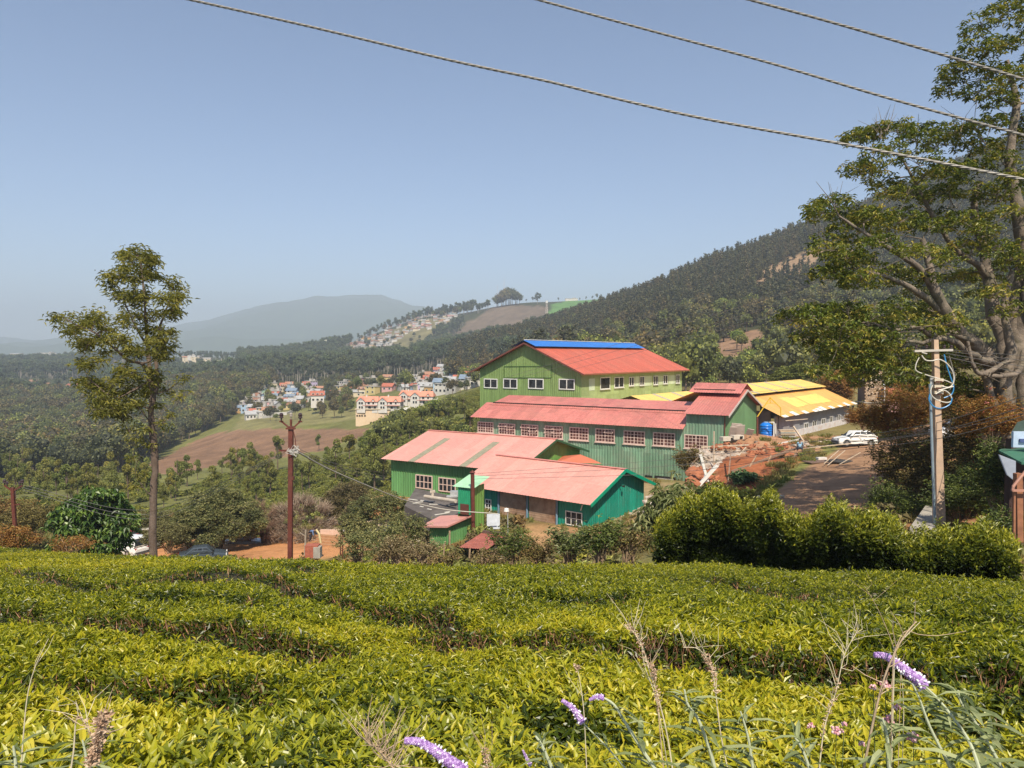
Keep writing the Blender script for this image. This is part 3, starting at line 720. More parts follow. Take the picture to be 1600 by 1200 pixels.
m = MB(); q = C2 + a2 * (L2 + .1); q[2] = -13.5; m.beam(q, q + a2 * .9, .07); m.box(q + a2 * .95, (.15, .15, .2)); m.build('bracket_lamp', DARK, gs)

# ---- B3: teal shed in front
th = radians(37.25); a3, b3 = bframe(th); C3 = np.array([6.19, 56., 0]); L3 = 12.53; W3 = 9.38; ZE3 = -13.9 + 2.5; ZR3 = -13.9 + 4.19
TEAL = corr_mat('teal_sheet', (.012, .24, .17), streak=.2, panel=.14, fade=(.05, .24, .18), fade_amt=.5)
ts = thing('teal_shed', 'teal shed with pink roof and two rusty roller shutters, nearest of the factory', 'shed', (C3[0], C3[1], -14), th)
sl3 = (ZR3 - ZE3) / (W3 / 2)
def g3(s): return ZE3 + (ZR3 - ZE3) * (1 - abs(s - W3 / 2) / (W3 / 2))
m = MB(); corr(m, C3, a3, UP, -b3, (0, L3), -14.4, ZE3, .3, .035, seed=51); m.build('front_wall', TEAL, ts)
m = MB(); corr(m, C3, b3, UP, -a3, (0, W3), -14.4, g3, .3, .045, seed=52, panel=1.1); m.build('gable_wall', TEAL, ts)
m = MB(); corr(m, C3 + a3 * L3, b3, UP, a3, (0, W3), -14.4, g3, .5, .05); corr(m, C3 + b3 * W3, a3, UP, b3, (0, L3), -14.4, ZE3, .5, .05); m.build('rear_wall', TEAL, ts)
rg3 = C3 + b3 * W3 / 2; oh3 = 1.0
m = MB(); roofslope(m, rg3, a3, -b3, ZR3, (-.7, L3 + .7), W3 / 2 + oh3, sl3, lift=.04, seed=53, amp=.012); roofslope(m, rg3, a3, b3, ZR3, (-.7, L3 + .7), W3 / 2 + oh3, sl3, lift=.04, seed=54, amp=.012); m.build('roof', PINK2, ts)
e1 = rg3 - a3 * .72; e1[2] = ZR3; e2 = rg3 + b3 * (W3 / 2 + oh3) - a3 * .72; e2[2] = ZR3 - sl3 * (W3 / 2 + oh3); e3 = rg3 - b3 * (W3 / 2 + oh3) - a3 * .72; e3[2] = e2[2]
bars(ts, 'barge_board', plain('teal_board', (.0, .30, .17), .5), [(e1 - UP * .02, e2 - UP * .02), (e1 - UP * .02, e3 - UP * .02)], .06, .28)
bars(ts, 'ridge_cap', plain('pink_ridge', (.62, .24, .2), .6), [(e1 + UP * .1, e1 + a3 * (L3 + 1.4) + UP * .1)], .35, .05)
SHUT = plain('rusty_shutter', (.33, .22, .15), .7, var=.25, scale=2, dirt=(.18, .07, .03), dirt_amt=.9, dscale=.9)
BLUEF = plain('blue_grey_post', (.13, .21, .29), .6)
for x0, x1 in ((782.5, 824.5), (828, 871)):
    s1, _ = onwall(x0, 800, C3, a3); s0, _ = onwall(x1, 800, C3, a3); zt = ZE3 - .25
    m = MB(); kk = 26
    for i in range(kk):
        z0 = -14.2 + (zt + 14.2) * i / kk; z1 = -14.2 + (zt + 14.2) * (i + 1) / kk
        m.box(C3 + a3 * (s0 + s1) / 2 + UP * (z0 + z1) / 2 - b3 * (.075 + .012 * (i % 2)), (s1 - s0 - .1, .05, z1 - z0), rz=math.atan2(a3[1], a3[0]))
    m.build('roller_shutter', SHUT, ts)
for xp in (781.5, 826.2, 872.5):
    s, _ = onwall(xp, 800, C3, a3); q = C3 + a3 * s - b3 * .14
    bars(ts, 'door_post', BLUEF, [(q + UP * -14.4, q + UP * (ZE3 - .05))], .16)
for x0, x1, y0, y1, nx, ny in [(886, 911, 797.5, 822, 3, 2), (760.5, 769, 780, 800, 2, 3)]:
    s1, zt = onwall(x0, y0, C3, a3); s0, zb = onwall(x1, y1, C3, a3)
    window(ts, C3, a3, -b3, s0, s1, zb, zt, nx, ny, FR_WHITE, GLASS, t=.07, off=.07, bar=.06)
m = MB(); s, z = onwall(912, 786, C3, a3); q = C3 + a3 * s - b3 * .1; q[2] = z - .1; m.beam(q, q - UP * .45 - b3 * .1 + a3 * .1, .07); m.build('hanging_hook', M_white(), ts)
m = MB(); s, z = onwall(968, 758, C3, b3); q = C3 + b3 * s - a3 * .1; q[2] = z; m.beam(q, q - a3 * .3, .05); m.box(q - a3 * .35, (.2, .2, .14)); m.build('wall_lamp', DARK, ts)
# small orange-red roof between the sheds
O7 = P(940, 716, 76)
lt = thing('lean_to', 'small hipped orange red roof wedged between the pink and grey green sheds', 'lean-to', (O7[0], O7[1], -14), radians(35))
m = MB(); pk = P(907.5, 709.5, 73.5); q1 = P(868, 722, 70); q2 = P(941, 723.5, 71); q3 = P(925, 716, 77); q4 = P(880, 712, 78)
m.add([pk, q1, q2, q3, q4], [(0, 1, 2), (0, 2, 3), (0, 3, 4), (0, 4, 1)]); m.build('roof', plain('orange_red_sheet', (.62, .17, .08), .5), lt)
m = MB()
for q in (q1, q2, q3, q4):
    m = MB(); m.beam((q[0], q[1], -14.2), q - UP * .05, .2); m.build('post', GREEN2, lt)
m = MB()
m.add([q1 - UP * .08, q2 - UP * .08, (q2[0], q2[1], -14), (q1[0], q1[1], -14)], [(0, 1, 2, 3)]); m.build('wall', GREEN2, lt)
# concrete rubble foot at the teal gable
m = MB(); qa = C3 - a3 * .2 - b3 * .4; 
for i in range(9): m.box(qa + b3 * (i * 1.05 + .5) + UP * (-14.42 + i * .05) - a3 * (.05 + .1 * (i % 2)), (.6, .9, .8), rz=th + .2 * (i % 3))
tag(m.build('foundation_kerb', plain('whitewashed_stone', (.40, .33, .25), .9, bump=.5)), 'rough pale stone kerb along the foot of the teal gable wall', 'kerb')
# ---------------------------------------------------------------- tree builders
BARK_G = plain('grey_bark', (.25, .21, .17), .9, var=.35, scale=4, bump=.8, dirt=(.10, .085, .06), dirt_amt=.7, dscale=1.5)
BARK_D = plain('dark_bark', (.13, .09, .065), .9, var=.35, scale=5, bump=.7, dirt=(.26, .21, .17), dirt_amt=.5, dscale=1.2)
BARK_P = plain('pale_bark', (.33, .29, .24), .85, var=.25, scale=3)
def grow(tb, skel, clumps, tips, rs, r_end=.02, wob=.12, seg=6, up=.15, steps=6, rmax=.16):
    """skel: list of (point, radius); a branch is grown from the skeleton to each clump centre"""
    SP_ = [np.array(p) for p, r in skel]; SR_ = [r for p, r in skel]
    base = SP_[0]
    order = sorted(range(len(clumps)), key=lambda i: min(np.linalg.norm(np.array(SP_[:len(skel)]) - clumps[i][0], axis=1)))
    for i in order:
        c, R = clumps[i]
        A = np.array(SP_); d = np.linalg.norm(A - c, axis=1)
        pen = np.maximum(A[:, 2] - c[2], 0) * .8 + .25 * np.abs(np.linalg.norm(A[:, :2] - c[:2], axis=1))
        j = int(np.argmin(d + pen)); p0 = SP_[j]; L = d[j]
        n = max(3, min(steps + 3, int(L / .5) + 3)); t = np.linspace(0, 1, n)
        mid = (p0 + c) / 2 + np.array([0, 0, -1]) * L * up * rs.uniform(-.3, 1) + rdir(1, rs=rs)[0] * L * wob
        pts = np.outer((1 - t) ** 2, p0) + np.outer(2 * t * (1 - t), mid) + np.outer(t * t, c)
        pts[1:-1] += rs.normal(0, wob * .25 * L / n, (n - 2, 3))
        r0 = min(SR_[j] * .75, .018 + .024 * L + .01, rmax); rad = r0 + (r_end - r0) * t
        tb.tube(pts, rad, seg, cap=False)
        for q in range(1, n): SP_.append(pts[q]); SR_.append(rad[q])
        k = max(3, int(tips * R)); e = c + rdir(k, -.5, .9, rs) * R * rs.uniform(.4, 1, (k, 1)) * np.array([1, 1, .6])
        for q in range(k):
            m2 = (c + e[q]) / 2 + rs.normal(0, .06 * R, 3)
            tb.tube([pts[-2] if n > 2 else p0, m2, e[q]], [r_end, r_end * .7, r_end * .35], 4, cap=False)
def rosettes(mb, tipsP, nl, L, W, rs, kind='fold', zt=(-.35, .35), rn=None, droop=.3, up=.0, spread=.05):
    n = len(tipsP); Pp = np.repeat(tipsP, nl, 0)
    a = rs.uniform(0, 2 * pi, n)[:, None] + np.arange(nl)[None] * 2 * pi / nl + rs.normal(0, .25, (n, nl))
    a = a.ravel(); z = rs.uniform(*zt, n * nl) + up
    D = np.stack([np.cos(a), np.sin(a), z], 1)
    N = np.stack([-np.cos(a) * z * .5, -np.sin(a) * z * .5, np.ones_like(a)], 1) + rs.normal(0, .25, (n * nl, 3))
    Pp = Pp + rs.normal(0, spread, (n * nl, 3))
    base = np.repeat(rs.rand(n) if rn is None else rn, nl)
    leaves(mb, Pp, D, N, L * rs.uniform(.7, 1.25, n * nl), W * rs.uniform(.8, 1.2, n * nl), np.clip(base + rs.normal(0, .13, n * nl), 0, 1), kind, droop=droop)

def ico(sub=1):
    import bmesh
    bm = bmesh.new(); bmesh.ops.create_icosphere(bm, subdivisions=sub, radius=1)
    v = np.array([q.co[:] for q in bm.verts]); f = np.array([[x.index for x in q.verts] for q in bm.faces]); bm.free(); return v, f
ICO1, ICO2 = ico(1), ico(2)
def far_crown(mb, rs, blobs, nleaf, ls, core=.78, mat=0, kind='quad', jit=.35, flat=1.):
    """crown = lumpy cores with a shell of many leaf sprays"""
    tot = sum(r * r for _, r in blobs)
    for c, r in blobs:
        v, f = ICO1; vv = v * r * core * (1 + rs.uniform(-.25, .2, (len(v), 1))) * np.array([1, 1, flat]) + c
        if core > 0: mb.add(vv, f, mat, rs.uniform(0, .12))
        n = max(4, int(nleaf * r * r / tot)); d = rdir(n, -.75, 1, rs)
        Pp = np.array(c) + d * r * rs.uniform(.72, 1.08, (n, 1)) * np.array([1, 1, flat])
        D = unit(d + rdir(n, rs=rs) * .9 + np.array([0, 0, -.2])); N = unit(d + rdir(n, rs=rs) * jit)
        rb = rs.uniform(-.15, .15)
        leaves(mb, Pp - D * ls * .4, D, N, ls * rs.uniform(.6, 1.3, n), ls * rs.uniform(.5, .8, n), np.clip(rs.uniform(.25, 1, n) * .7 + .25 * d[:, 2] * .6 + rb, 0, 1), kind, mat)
def blobset(rs, kind, H, R):
    out = []
    if kind == 'broad':
        for i in range(9):
            a = rs.uniform(0, 2 * pi); q = rs.uniform(.1, .62); out.append(((cos(a) * R * q, sin(a) * R * q, H * rs.uniform(.52, .84)), R * rs.uniform(.34, .52)))
        out.append(((0, 0, H * .85), R * .5))
    elif kind == 'euc':
        for i in range(8):
            a = rs.uniform(0, 2 * pi); q = rs.uniform(.1, .6); out.append(((cos(a) * R * q, sin(a) * R * q, H * rs.uniform(.5, .92)), R * rs.uniform(.3, .5)))
    elif kind == 'cone':
        for i in range(9):
            t = i / 8; w = R * (1 - t) ** .8 * .55 + .12 * R; a = rs.uniform(0, 2 * pi)
            out.append(((cos(a) * w * .45, sin(a) * w * .45, H * (.2 + .77 * t)), w + .15 * R))
    elif kind == 'oval':
        for i in range(11):
            t = rs.uniform(0, 1); w = R * math.sqrt(max(.05, 1 - (2 * t - .9) ** 2)); a = rs.uniform(0, 2 * pi); q = rs.uniform(.2, .75)
            out.append(((cos(a) * w * q, sin(a) * w * q, H * (.34 + .58 * t)), R * rs.uniform(.24, .4)))
    elif kind == 'bush':
        for i in range(7):
            a = rs.uniform(0, 2 * pi); q = rs.uniform(.1, .6); out.append(((cos(a) * R * q, sin(a) * R * q, H * rs.uniform(.25, .62)), min(R, H) * rs.uniform(.35, .5)))
    return out
OC = [(0, (.9, 1.0, .9)), (.25, (.6, .68, .65)), (.45, (1.25, .95, .85)), (.6, (1.0, .8, .75)), (.75, (1.0, 1.15, .7)), (.9, (1.4, 1.6, .7)), (1, (1.35, 1.05, .85))]
F_BROAD = foliage('wood_leaves', [(0, (.03, .034, .014)), (.45, (.11, .11, .045)), (1, (.25, .225, .09))], .12, .6, objcols=OC)
F_EUC = foliage('eucalyptus_leaves', [(0, (.025, .034, .02)), (.5, (.08, .10, .055)), (1, (.17, .19, .10))], .12, .6, objcols=[(0, (1, 1, 1)), (.4, (.75, .85, .85)), (.7, (1.15, 1.1, .9)), (.9, (1.1, 1.35, .8)), (1, (1.3, 1.1, .95))])
F_CON = foliage('conifer_needles', [(0, (.022, .024, .013)), (.5, (.082, .08, .038)), (1, (.19, .17, .085))], .08, .7, objcols=[(0, (.6, .75, .6)), (.25, (.85, .9, .85)), (.5, (1.05, 1.15, .8)), (.7, (1.45, 1.15, .95)), (.85, (.7, .85, .6)), (1, (1.7, 1.35, 1.05))])
F_LIGHT = foliage('light_leaves', [(0, (.05, .058, .016)), (.5, (.19, .20, .045)), (1, (.38, .37, .10))], .2, .6, objcols=[(0, (.8, .95, .9)), (.5, (1, 1, 1)), (.8, (1.25, 1.15, .8)), (1, (.9, 1.2, .8))])
F_OAK = foliage('silver_oak_leaves', [(0, (.06, .065, .018)), (.5, (.19, .195, .045)), (1, (.38, .36, .10))], .25, .55, objcols=[(0, (.8, .95, .85)), (.6, (1, 1, 1)), (1, (1.2, 1.05, .8))])

def far_tree(name, kind, H, R, seed, leafmat, nleaf=420, ls=.8, trunk=BARK_D, bare=0):
    rs = np.random.RandomState(seed); mb = MB()
    bl = blobset(rs, kind, H, R)
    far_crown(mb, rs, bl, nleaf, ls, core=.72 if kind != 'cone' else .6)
    top = H * (.6 if kind != 'cone' else .9)
    mb.tube([(0, 0, -1), (rs.normal(0, .1), rs.normal(0, .1), top * .5), (0, 0, top)], [.28, .2, .08], 6, mat=1)
    if kind in ('euc', 'oval'):
        for c, r in bl[:6]: mb.tube([(0, 0, H * .35), (c[0] * .5, c[1] * .5, c[2] * .75), c], [.13, .09, .05], 4, mat=1, cap=False)
    me = mb.build(name, [leafmat, trunk]); return me
def part_tree(name, kind, H, R, seed, leafmat, nleaf, ls, trunk=BARK_D, tr=.12, core=.0, kind2='fold', label='', cat='tree', group=None):
    """tree as a thing with crown and trunk parts, built at the origin"""
    rs = np.random.RandomState(seed); t = thing(name, label, cat, (0, 0, 0), 0, group)
    bl = blobset(rs, kind, H, R); mb = MB(); far_crown(mb, rs, bl, nleaf, ls, core=core, kind=kind2)
    mb.build('crown', leafmat, t)
    tb = MB(); tb.tube([(0, 0, -.6), (rs.normal(0, .12), rs.normal(0, .12), H * .35), (rs.normal(0, .15), rs.normal(0, .15), H * .6), (0, 0, H * .9)], [tr * 1.3, tr, tr * .7, tr * .25], 7)
    for c, r in bl: tb.tube([(0, 0, H * .3 + (c[2] - H * .3) * .35), (c[0] * .45, c[1] * .45, c[2] * .8), c], [tr * .45, tr * .3, tr * .15], 5, cap=False)
    tb.build('trunk', trunk, t); return t

def Yfor(px, py, y0, y1):
    ys = np.linspace(y0, y1, 300); x = (px - 800) / FPX * ys
    _, q = proj(x, ys, hgt(x, ys)); return float(ys[np.argmin(abs(q - py))])
def place(o, x, y, s=1., rz=0, sink=0.1, z=None):
    o.location = (float(x), float(y), float(hgt(np.array([x]), np.array([y]))[0]) - sink if z is None else float(z))
    o.rotation_euler = (0, 0, rz); o.scale = (s, s, s)

def scatter_stuff(name, pts, rot, scl, idx, protos, kind='stuff'):
    """one object: points carrying instances of the given real objects (geometry nodes)"""
    me = bpy.data.meshes.new(name); me.vertices.add(len(pts)); me.vertices.foreach_set('co', np.asarray(pts, np.float32).ravel())
    for nm, ty, dat in (('rot', 'FLOAT', rot), ('scl', 'FLOAT', scl), ('idx', 'INT', idx)):
        a = me.attributes.new(nm, ty, 'POINT'); a.data.foreach_set('value', np.asarray(dat, np.float32 if ty == 'FLOAT' else np.int32))
    o = bpy.data.objects.new(name, me); COL.objects.link(o)
    g = bpy.data.node_groups.new(name, 'GeometryNodeTree'); n, l = g.nodes, g.links
    g.interface.new_socket('Geometry', in_out='INPUT', socket_type='NodeSocketGeometry'); g.interface.new_socket('Geometry', in_out='OUTPUT', socket_type='NodeSocketGeometry')
    gi_, go = n.new('NodeGroupInput'), n.new('NodeGroupOutput'); j = n.new('GeometryNodeJoinGeometry')
    for p in reversed(protos):
        oi = n.new('GeometryNodeObjectInfo'); oi.inputs[0].default_value = p; oi.inputs[1].default_value = True; oi.transform_space = 'ORIGINAL'
        l.new(oi.outputs['Geometry'], j.inputs[0])
    ip = n.new('GeometryNodeInstanceOnPoints'); l.new(gi_.outputs[0], ip.inputs['Points']); l.new(j.outputs[0], ip.inputs['Instance'])
    ip.inputs['Pick Instance'].default_value = True
    def na(nm, ty):
        a = n.new('GeometryNodeInputNamedAttribute'); a.data_type = ty; a.inputs[0].default_value = nm; return a.outputs[0]
    l.new(na('idx', 'INT'), ip.inputs['Instance Index'])
    cx = n.new('ShaderNodeCombineXYZ'); l.new(na('rot', 'FLOAT'), cx.inputs[2]); l.new(cx.outputs[0], ip.inputs['Rotation'])
    l.new(na('scl', 'FLOAT'), ip.inputs['Scale']); l.new(ip.outputs[0], go.inputs[0])
    md = o.modifiers.new('scatter', 'NODES'); md.node_group = g
    return tag(o, kind=kind)

# ---------------------------------------------------------------- forests
def cand(n, px0, px1, y0, y1, seed, pw=1.):
    rs = np.random.RandomState(seed); y = np.sqrt(rs.uniform(y0 ** 2, y1 ** 2, n)); px = rs.uniform(px0, px1, n)
    x = (px - 800) / FPX * y; z = hgt(x, y); qx, qy = proj(x, y, z); return np.stack([x, y, z, qx, qy, rs.rand(n), rs.rand(n)], 1)
CLEAR = []  # discs kept free of trees: (x, y, r)
def forest(c, keep, protos, name, label, cat, group, stuffname, smin=.7, smax=1.3, nind=300, pick=None):
    c = c[keep]; rs = np.random.RandomState(len(c))
    idx = (c[:, 5] * len(protos)).astype(int) if pick is None else pick(c)
    scl = smin + (smax - smin) * c[:, 6]; rot = rs.uniform(0, 6.28, len(c))
    vis = (c[:, 3] > -10) & (c[:, 3] < 1610); size = scl / c[:, 1] * vis
    order = np.argsort(-size); ind = order[:nind]; rest = order[nind:]
    for k, i in enumerate(ind):
        p = protos[idx[i]]; o = p.copy(); COL.objects.link(o)
        o.location = (c[i, 0], c[i, 1], c[i, 2]); o.rotation_euler = (0, 0, rot[i]); s = scl[i]; o.scale = (s, s, s)
        o.name = name; tag(o, label, cat, group)
    if len(rest): scatter_stuff(stuffname, c[rest][:, :3], rot[rest], scl[rest], idx[rest], protos)
    # the prototypes themselves are trees of the same wood, standing on the last candidate spots
    for k, p in enumerate(protos):
        i = ind[-1 - k]; p.location = (c[i, 0] + 3, c[i, 1] + 3, c[i, 2]); p.name = name; tag(p, label, cat, group)

PB = [far_tree('broadleaf_tree', 'broad', 12, 6.0, 100 + i, F_BROAD, 520, .95) for i in range(4)]
PE = [far_tree('eucalyptus_tree', 'euc', 18, 5.0, 200 + i, F_EUC, 420, .95, trunk=BARK_P) for i in range(4)]
PC = [far_tree('conifer_tree', 'cone', 13, 3.0, 300 + i, F_CON, 330, .8) for i in range(4)]
PL = [far_tree('leafy_tree', 'broad', 8, 4.2, 400 + i, F_LIGHT, 420, .7) for i in range(3)]
# left wood
c = cand(9000, -150, 430, 215, 760, 1)
edge = np.interp(c[:, 4], [600, 640, 672, 745, 790], [430, 388, 330, 185, 60])
k = (c[:, 3] < edge) & ~((c[:, 4] > 745) & (c[:, 1] < 230)) & (c[:, 6] < .55 + .45 * noise2(c[:, 0] / 30, c[:, 1] / 30))
near = c[:, 5] < np.clip(1.35 - c[:, 1] / 900, .4, 1)
HZ = [(250, 372, 558, 596), (5, 135, 596, 630), (148, 266, 576, 596)]
def hzone(c):
    m = np.zeros(len(c), bool)
    for x0, x1, y0, y1 in HZ: m |= (c[:, 3] > x0) & (c[:, 3] < x1) & (c[:, 4] > y0) & (c[:, 4] < y1)
    return m & (c[:, 6] > .16)
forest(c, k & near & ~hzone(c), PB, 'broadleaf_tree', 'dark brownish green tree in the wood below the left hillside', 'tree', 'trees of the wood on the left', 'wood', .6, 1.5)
# middle eucalyptus belt and far woods
c = cand(16000, -150, 1000, 480, 1400, 2)
town1 = inpoly(c[:, 3], c[:, 4], [(365, 668), (375, 625), (420, 600), (560, 600), (640, 592), (760, 545), (780, 640), (640, 668), (560, 672)])
town2 = inpoly(c[:, 3], c[:, 4], [(525, 562), (560, 530), (620, 505), (690, 480), (745, 476), (745, 500), (690, 520), (640, 566)])
bare = inpoly(c[:, 3], c[:, 4], [(690, 540), (735, 500), (780, 476), (860, 474), (945, 458), (1000, 458), (960, 490), (880, 505), (800, 535)])
k = ~town1 & ~town2 & ~bare & ((c[:, 4] < 600) | (c[:, 3] > 560) | (c[:, 1] > 640)) & (c[:, 5] < .45 + .9 * noise2(c[:, 0] / 60, c[:, 1] / 60, 2)) & ((c[:, 3] < 640) | (c[:, 1] > 800) | (c[:, 4] > 560))
forest(c, k & ~hzone(c), PE, 'eucalyptus_tree', 'tall grey green eucalyptus in the belt behind the village', 'tree', 'eucalyptus trees behind the village', 'eucalyptus_wood', .65, 1.25)
# right hill: conifers above, leafy trees below
c = cand(17000, 600, 1950, 175, 860, 3)
ps = np.stack([c[:, 3], c[:, 4]])
b1 = inpoly(ps[0], ps[1], [(1090, 588), (1120, 530), (1185, 512), (1205, 555), (1160, 590)]); b2_ = inpoly(ps[0], ps[1], [(1165, 460), (1200, 415), (1270, 385), (1345, 385), (1330, 425), (1250, 455), (1190, 475)])
open_ = ((b1 | b2_) & (c[:, 5] > .12)) | (noise2(c[:, 0] / 26 + 9, c[:, 1] / 45, 6) > .80)
line = np.interp(c[:, 3], [600, 700, 800, 950, 1100, 1300, 1600, 1900], [640, 590, 565, 545, 500, 455, 430, 420])
up = c[:, 4] < line + (noise2(c[:, 0] / 40, c[:, 1] / 40, 4) - .5) * 110
keepR = ~open_ & (c[:, 4] < 625) & ~((c[:, 3] < 700) & (c[:, 4] > 560)) & ~((c[:, 3] < 790) & (c[:, 1] < 420))
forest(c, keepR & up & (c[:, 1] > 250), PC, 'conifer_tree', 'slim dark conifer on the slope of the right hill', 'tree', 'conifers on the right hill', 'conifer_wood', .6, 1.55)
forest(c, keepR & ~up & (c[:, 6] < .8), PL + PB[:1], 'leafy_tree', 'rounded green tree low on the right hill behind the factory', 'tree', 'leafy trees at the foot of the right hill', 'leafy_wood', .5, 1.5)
# scrub on the tea slope below the villas and along field edges
c = cand(2600, 500, 790, 120, 330, 4)
k = inpoly(c[:, 3], c[:, 4], [(560, 715), (640, 662), (700, 640), (745, 640), (750, 760), (600, 760)]) & (noise2(c[:, 0] / 9, c[:, 1] / 9, 5) > .66)
forest(c, k, PL, 'hillside_bush', 'green bushy tree on the slope between the villas and pink roofed shed', 'tree', 'bushes on the slope below the villas', 'hillside_scrub', .22, .7, nind=120)
BARK_T = plain('mottled_bark', (.19, .15, .115), .9, var=.45, scale=3, bump=1., dirt=(.09, .095, .05), dirt_amt=.7, dscale=1.1)
# ---------------------------------------------------------------- large tree on the right
rs = np.random.RandomState(11)
YT = 34.
def pc(px, py, dy=0.): return P(px, py, YT + dy)
LEAF_R = foliage('big_tree_leaves', [(0, (.03, .05, .012)), (.4, (.12, .16, .022)), (.72, (.26, .26, .04)), (1, (.42, .33, .07))], .3, .45)
bt = thing('spreading_tree', 'huge spreading tree with grey knotted limbs at the right edge of the photo', 'tree', G(1592, YT))
gz_ = G(1592, YT)[2]
tb = MB(); skel = []
def limb(pts, r0, r1, seg=10, wob=.12):
    pts = [np.array(p) for p in pts]
    # smooth by Catmull-Rom
    out = []
    n = len(pts)
    for i in range(n - 1):
        p0, p1, p2, p3 = pts[max(i - 1, 0)], pts[i], pts[i + 1], pts[min(i + 2, n - 1)]
        for t in np.linspace(0, 1, 5)[:-1]:
            out.append(.5 * ((2 * p1) + (-p0 + p2) * t + (2 * p0 - 5 * p1 + 4 * p2 - p3) * t * t + (-p0 + 3 * p1 - 3 * p2 + p3) * t ** 3))
    out.append(pts[-1]); out = np.array(out); m = len(out)
    rad = r0 + (r1 - r0) * np.linspace(0, 1, m) ** .8
    out[1:-1] += rs.normal(0, 1, (m - 2, 3)) * rad[1:-1, None] * wob
    tb.tube(out, rad * (1 + rs.uniform(-.12, .12, m)), seg)
    for q in range(0, m): skel.append((out[q], rad[q]))
base = pc(1592, 700); base[2] = gz_ - .5
limb([base, pc(1590, 660), pc(1588, 600), pc(1592, 540), pc(1600, 480)], .85, .45, 14, .12)
limb([base + [.5, -.5, 0], pc(1606, 650, -.6), pc(1603, 590, -.6), pc(1612, 530, -.5), pc(1606, 450, -.4), pc(1618, 380)], .5, .2, 10)
limb([base + [-.5, -.6, 0], pc(1574, 650, -.8), pc(1570, 600, -.9), pc(1580, 545, -.8), pc(1568, 480, -.8), pc(1580, 420, -.6)], .4, .12, 10)
limb([base + [.8, .3, 0], pc(1610, 640), pc(1628, 560, .5), pc(1640, 470, 1), pc(1650, 350, 1), pc(1640, 230, 1), pc(1620, 120, 1)], .8, .14, 10)
limb([base + [-.7, .1, 0], pc(1566, 640), pc(1560, 590), pc(1548, 560), pc(1530, 538), pc(1505, 520, -1), pc(1480, 490, -1.5), pc(1462, 455, -2), pc(1452, 415, -2), pc(1440, 370, -2)], .62, .12)
limb([pc(1585, 600), pc(1570, 540, .5), pc(1555, 490, .7), pc(1545, 430, 1), pc(1530, 370, 1.2), pc(1520, 310, 1.2), pc(1530, 280, 1.4)], .5, .1)
limb([pc(1592, 540), pc(1585, 470, .2), pc(1598, 400), pc(1590, 320, -.3), pc(1575, 240, -.3), pc(1585, 160, -.4), pc(1570, 90, -.4)], .5, .1)
limb([pc(1522, 532, -1), pc(1490, 518, -1.6), pc(1462, 524, -2.2), pc(1432, 508, -2.8), pc(1395, 512, -3.2), pc(1355, 500, -3.6), pc(1310, 510, -3.8)], .15, .03, 8, .3)
limb([pc(1555, 572, -.5), pc(1540, 560, -1.2), pc(1510, 542, -2), pc(1480, 525, -2.6), pc(1440, 532, -3), pc(1400, 526, -3.4)], .22, .05, 8, .3)
limb([pc(1462, 455, -2), pc(1440, 420, -2.4), pc(1415, 400, -2.8), pc(1380, 380, -3), pc(1340, 355, -3.2), pc(1310, 335, -3.4)], .2, .04)
limb([pc(1480, 490, -1.5), pc(1445, 462, -2), pc(1410, 440, -2.6), pc(1370, 425, -3), pc(1330, 415, -3.2)], .2, .04)
limb([pc(1545, 430, 1), pc(1520, 405, .6), pc(1490, 385, .3), pc(1455, 330, 0), pc(1430, 285, -.2), pc(1405, 240, -.3)], .2, .04)
limb([pc(1575, 560, -1.2), pc(1555, 572, -1.8), pc(1530, 580, -2), pc(1518, 560, -2.2), pc(1512, 530, -2.3)], .14, .06)   # pale twisted limb
limb([pc(1600, 545, -1), pc(1592, 575, -1.4), pc(1576, 582, -1.8), pc(1548, 583, -2), pc(1532, 578, -2)], .15, .07)
limb([pc(1556, 640, -.6), pc(1545, 600, -1), pc(1534, 575, -1.2)], .25, .1)
limb([pc(1628, 560, .5), pc(1660, 480), pc(1700, 420), pc(1740, 350), pc(1760, 280)], .45, .08)
limb([pc(1640, 470, 1), pc(1680, 380, 1.5), pc(1710, 290, 2), pc(1720, 190, 2)], .35, .08)
CLP = [(1530, 30), (1572, 12), (1595, 60), (1522, 72), (1500, 105), (1552, 105), (1590, 118), (1484, 128), (1560, 150), (1592, 178), (1524, 140), (1545, 190), (1610, 20), (1625, 80), (1640, 140), (1610, 200), (1660, 60),
       (1340, 212), (1370, 198), (1400, 195), (1440, 203), (1470, 222), (1502, 204), (1526, 222), (1390, 235), (1430, 245), (1562, 240), (1590, 268), (1482, 262), (1345, 262), (1378, 280), (1420, 290), (1460, 300), (1510, 292), (1552, 300), (1592, 330), (1620, 290),
       (1280, 330), (1300, 318), (1322, 350), (1350, 338), (1290, 375), (1320, 398), (1370, 330), (1410, 340), (1450, 350), (1500, 340), (1540, 352), (1300, 425), (1335, 405), (1370, 380), (1420, 388), (1470, 392), (1380, 420), (1430, 430), (1340, 440), (1500, 380), (1560, 380),
       (1265, 488), (1290, 484), (1320, 478), (1342, 500), (1370, 490), (1272, 518), (1300, 530), (1332, 540), (1360, 528), (1390, 520), (1420, 498), (1400, 548), (1360, 560), (1430, 560), (1322, 563), (1450, 480), (1480, 500), (1400, 470), (1300, 510), (1350, 520), (1385, 575), (1345, 575), (1310, 555), (1415, 585),
       (1500, 560), (1522, 600), (1545, 610), (1500, 590), (1560, 450), (1592, 480), (1582, 400), (1530, 430), (1500, 430), (1620, 420), (1640, 350), (1660, 480), (1700, 300), (1720, 180), (1750, 260), (1690, 120), (1740, 400), (1480, 580), (1460, 560), (1460, 530), (1440, 600)]
clumps = []
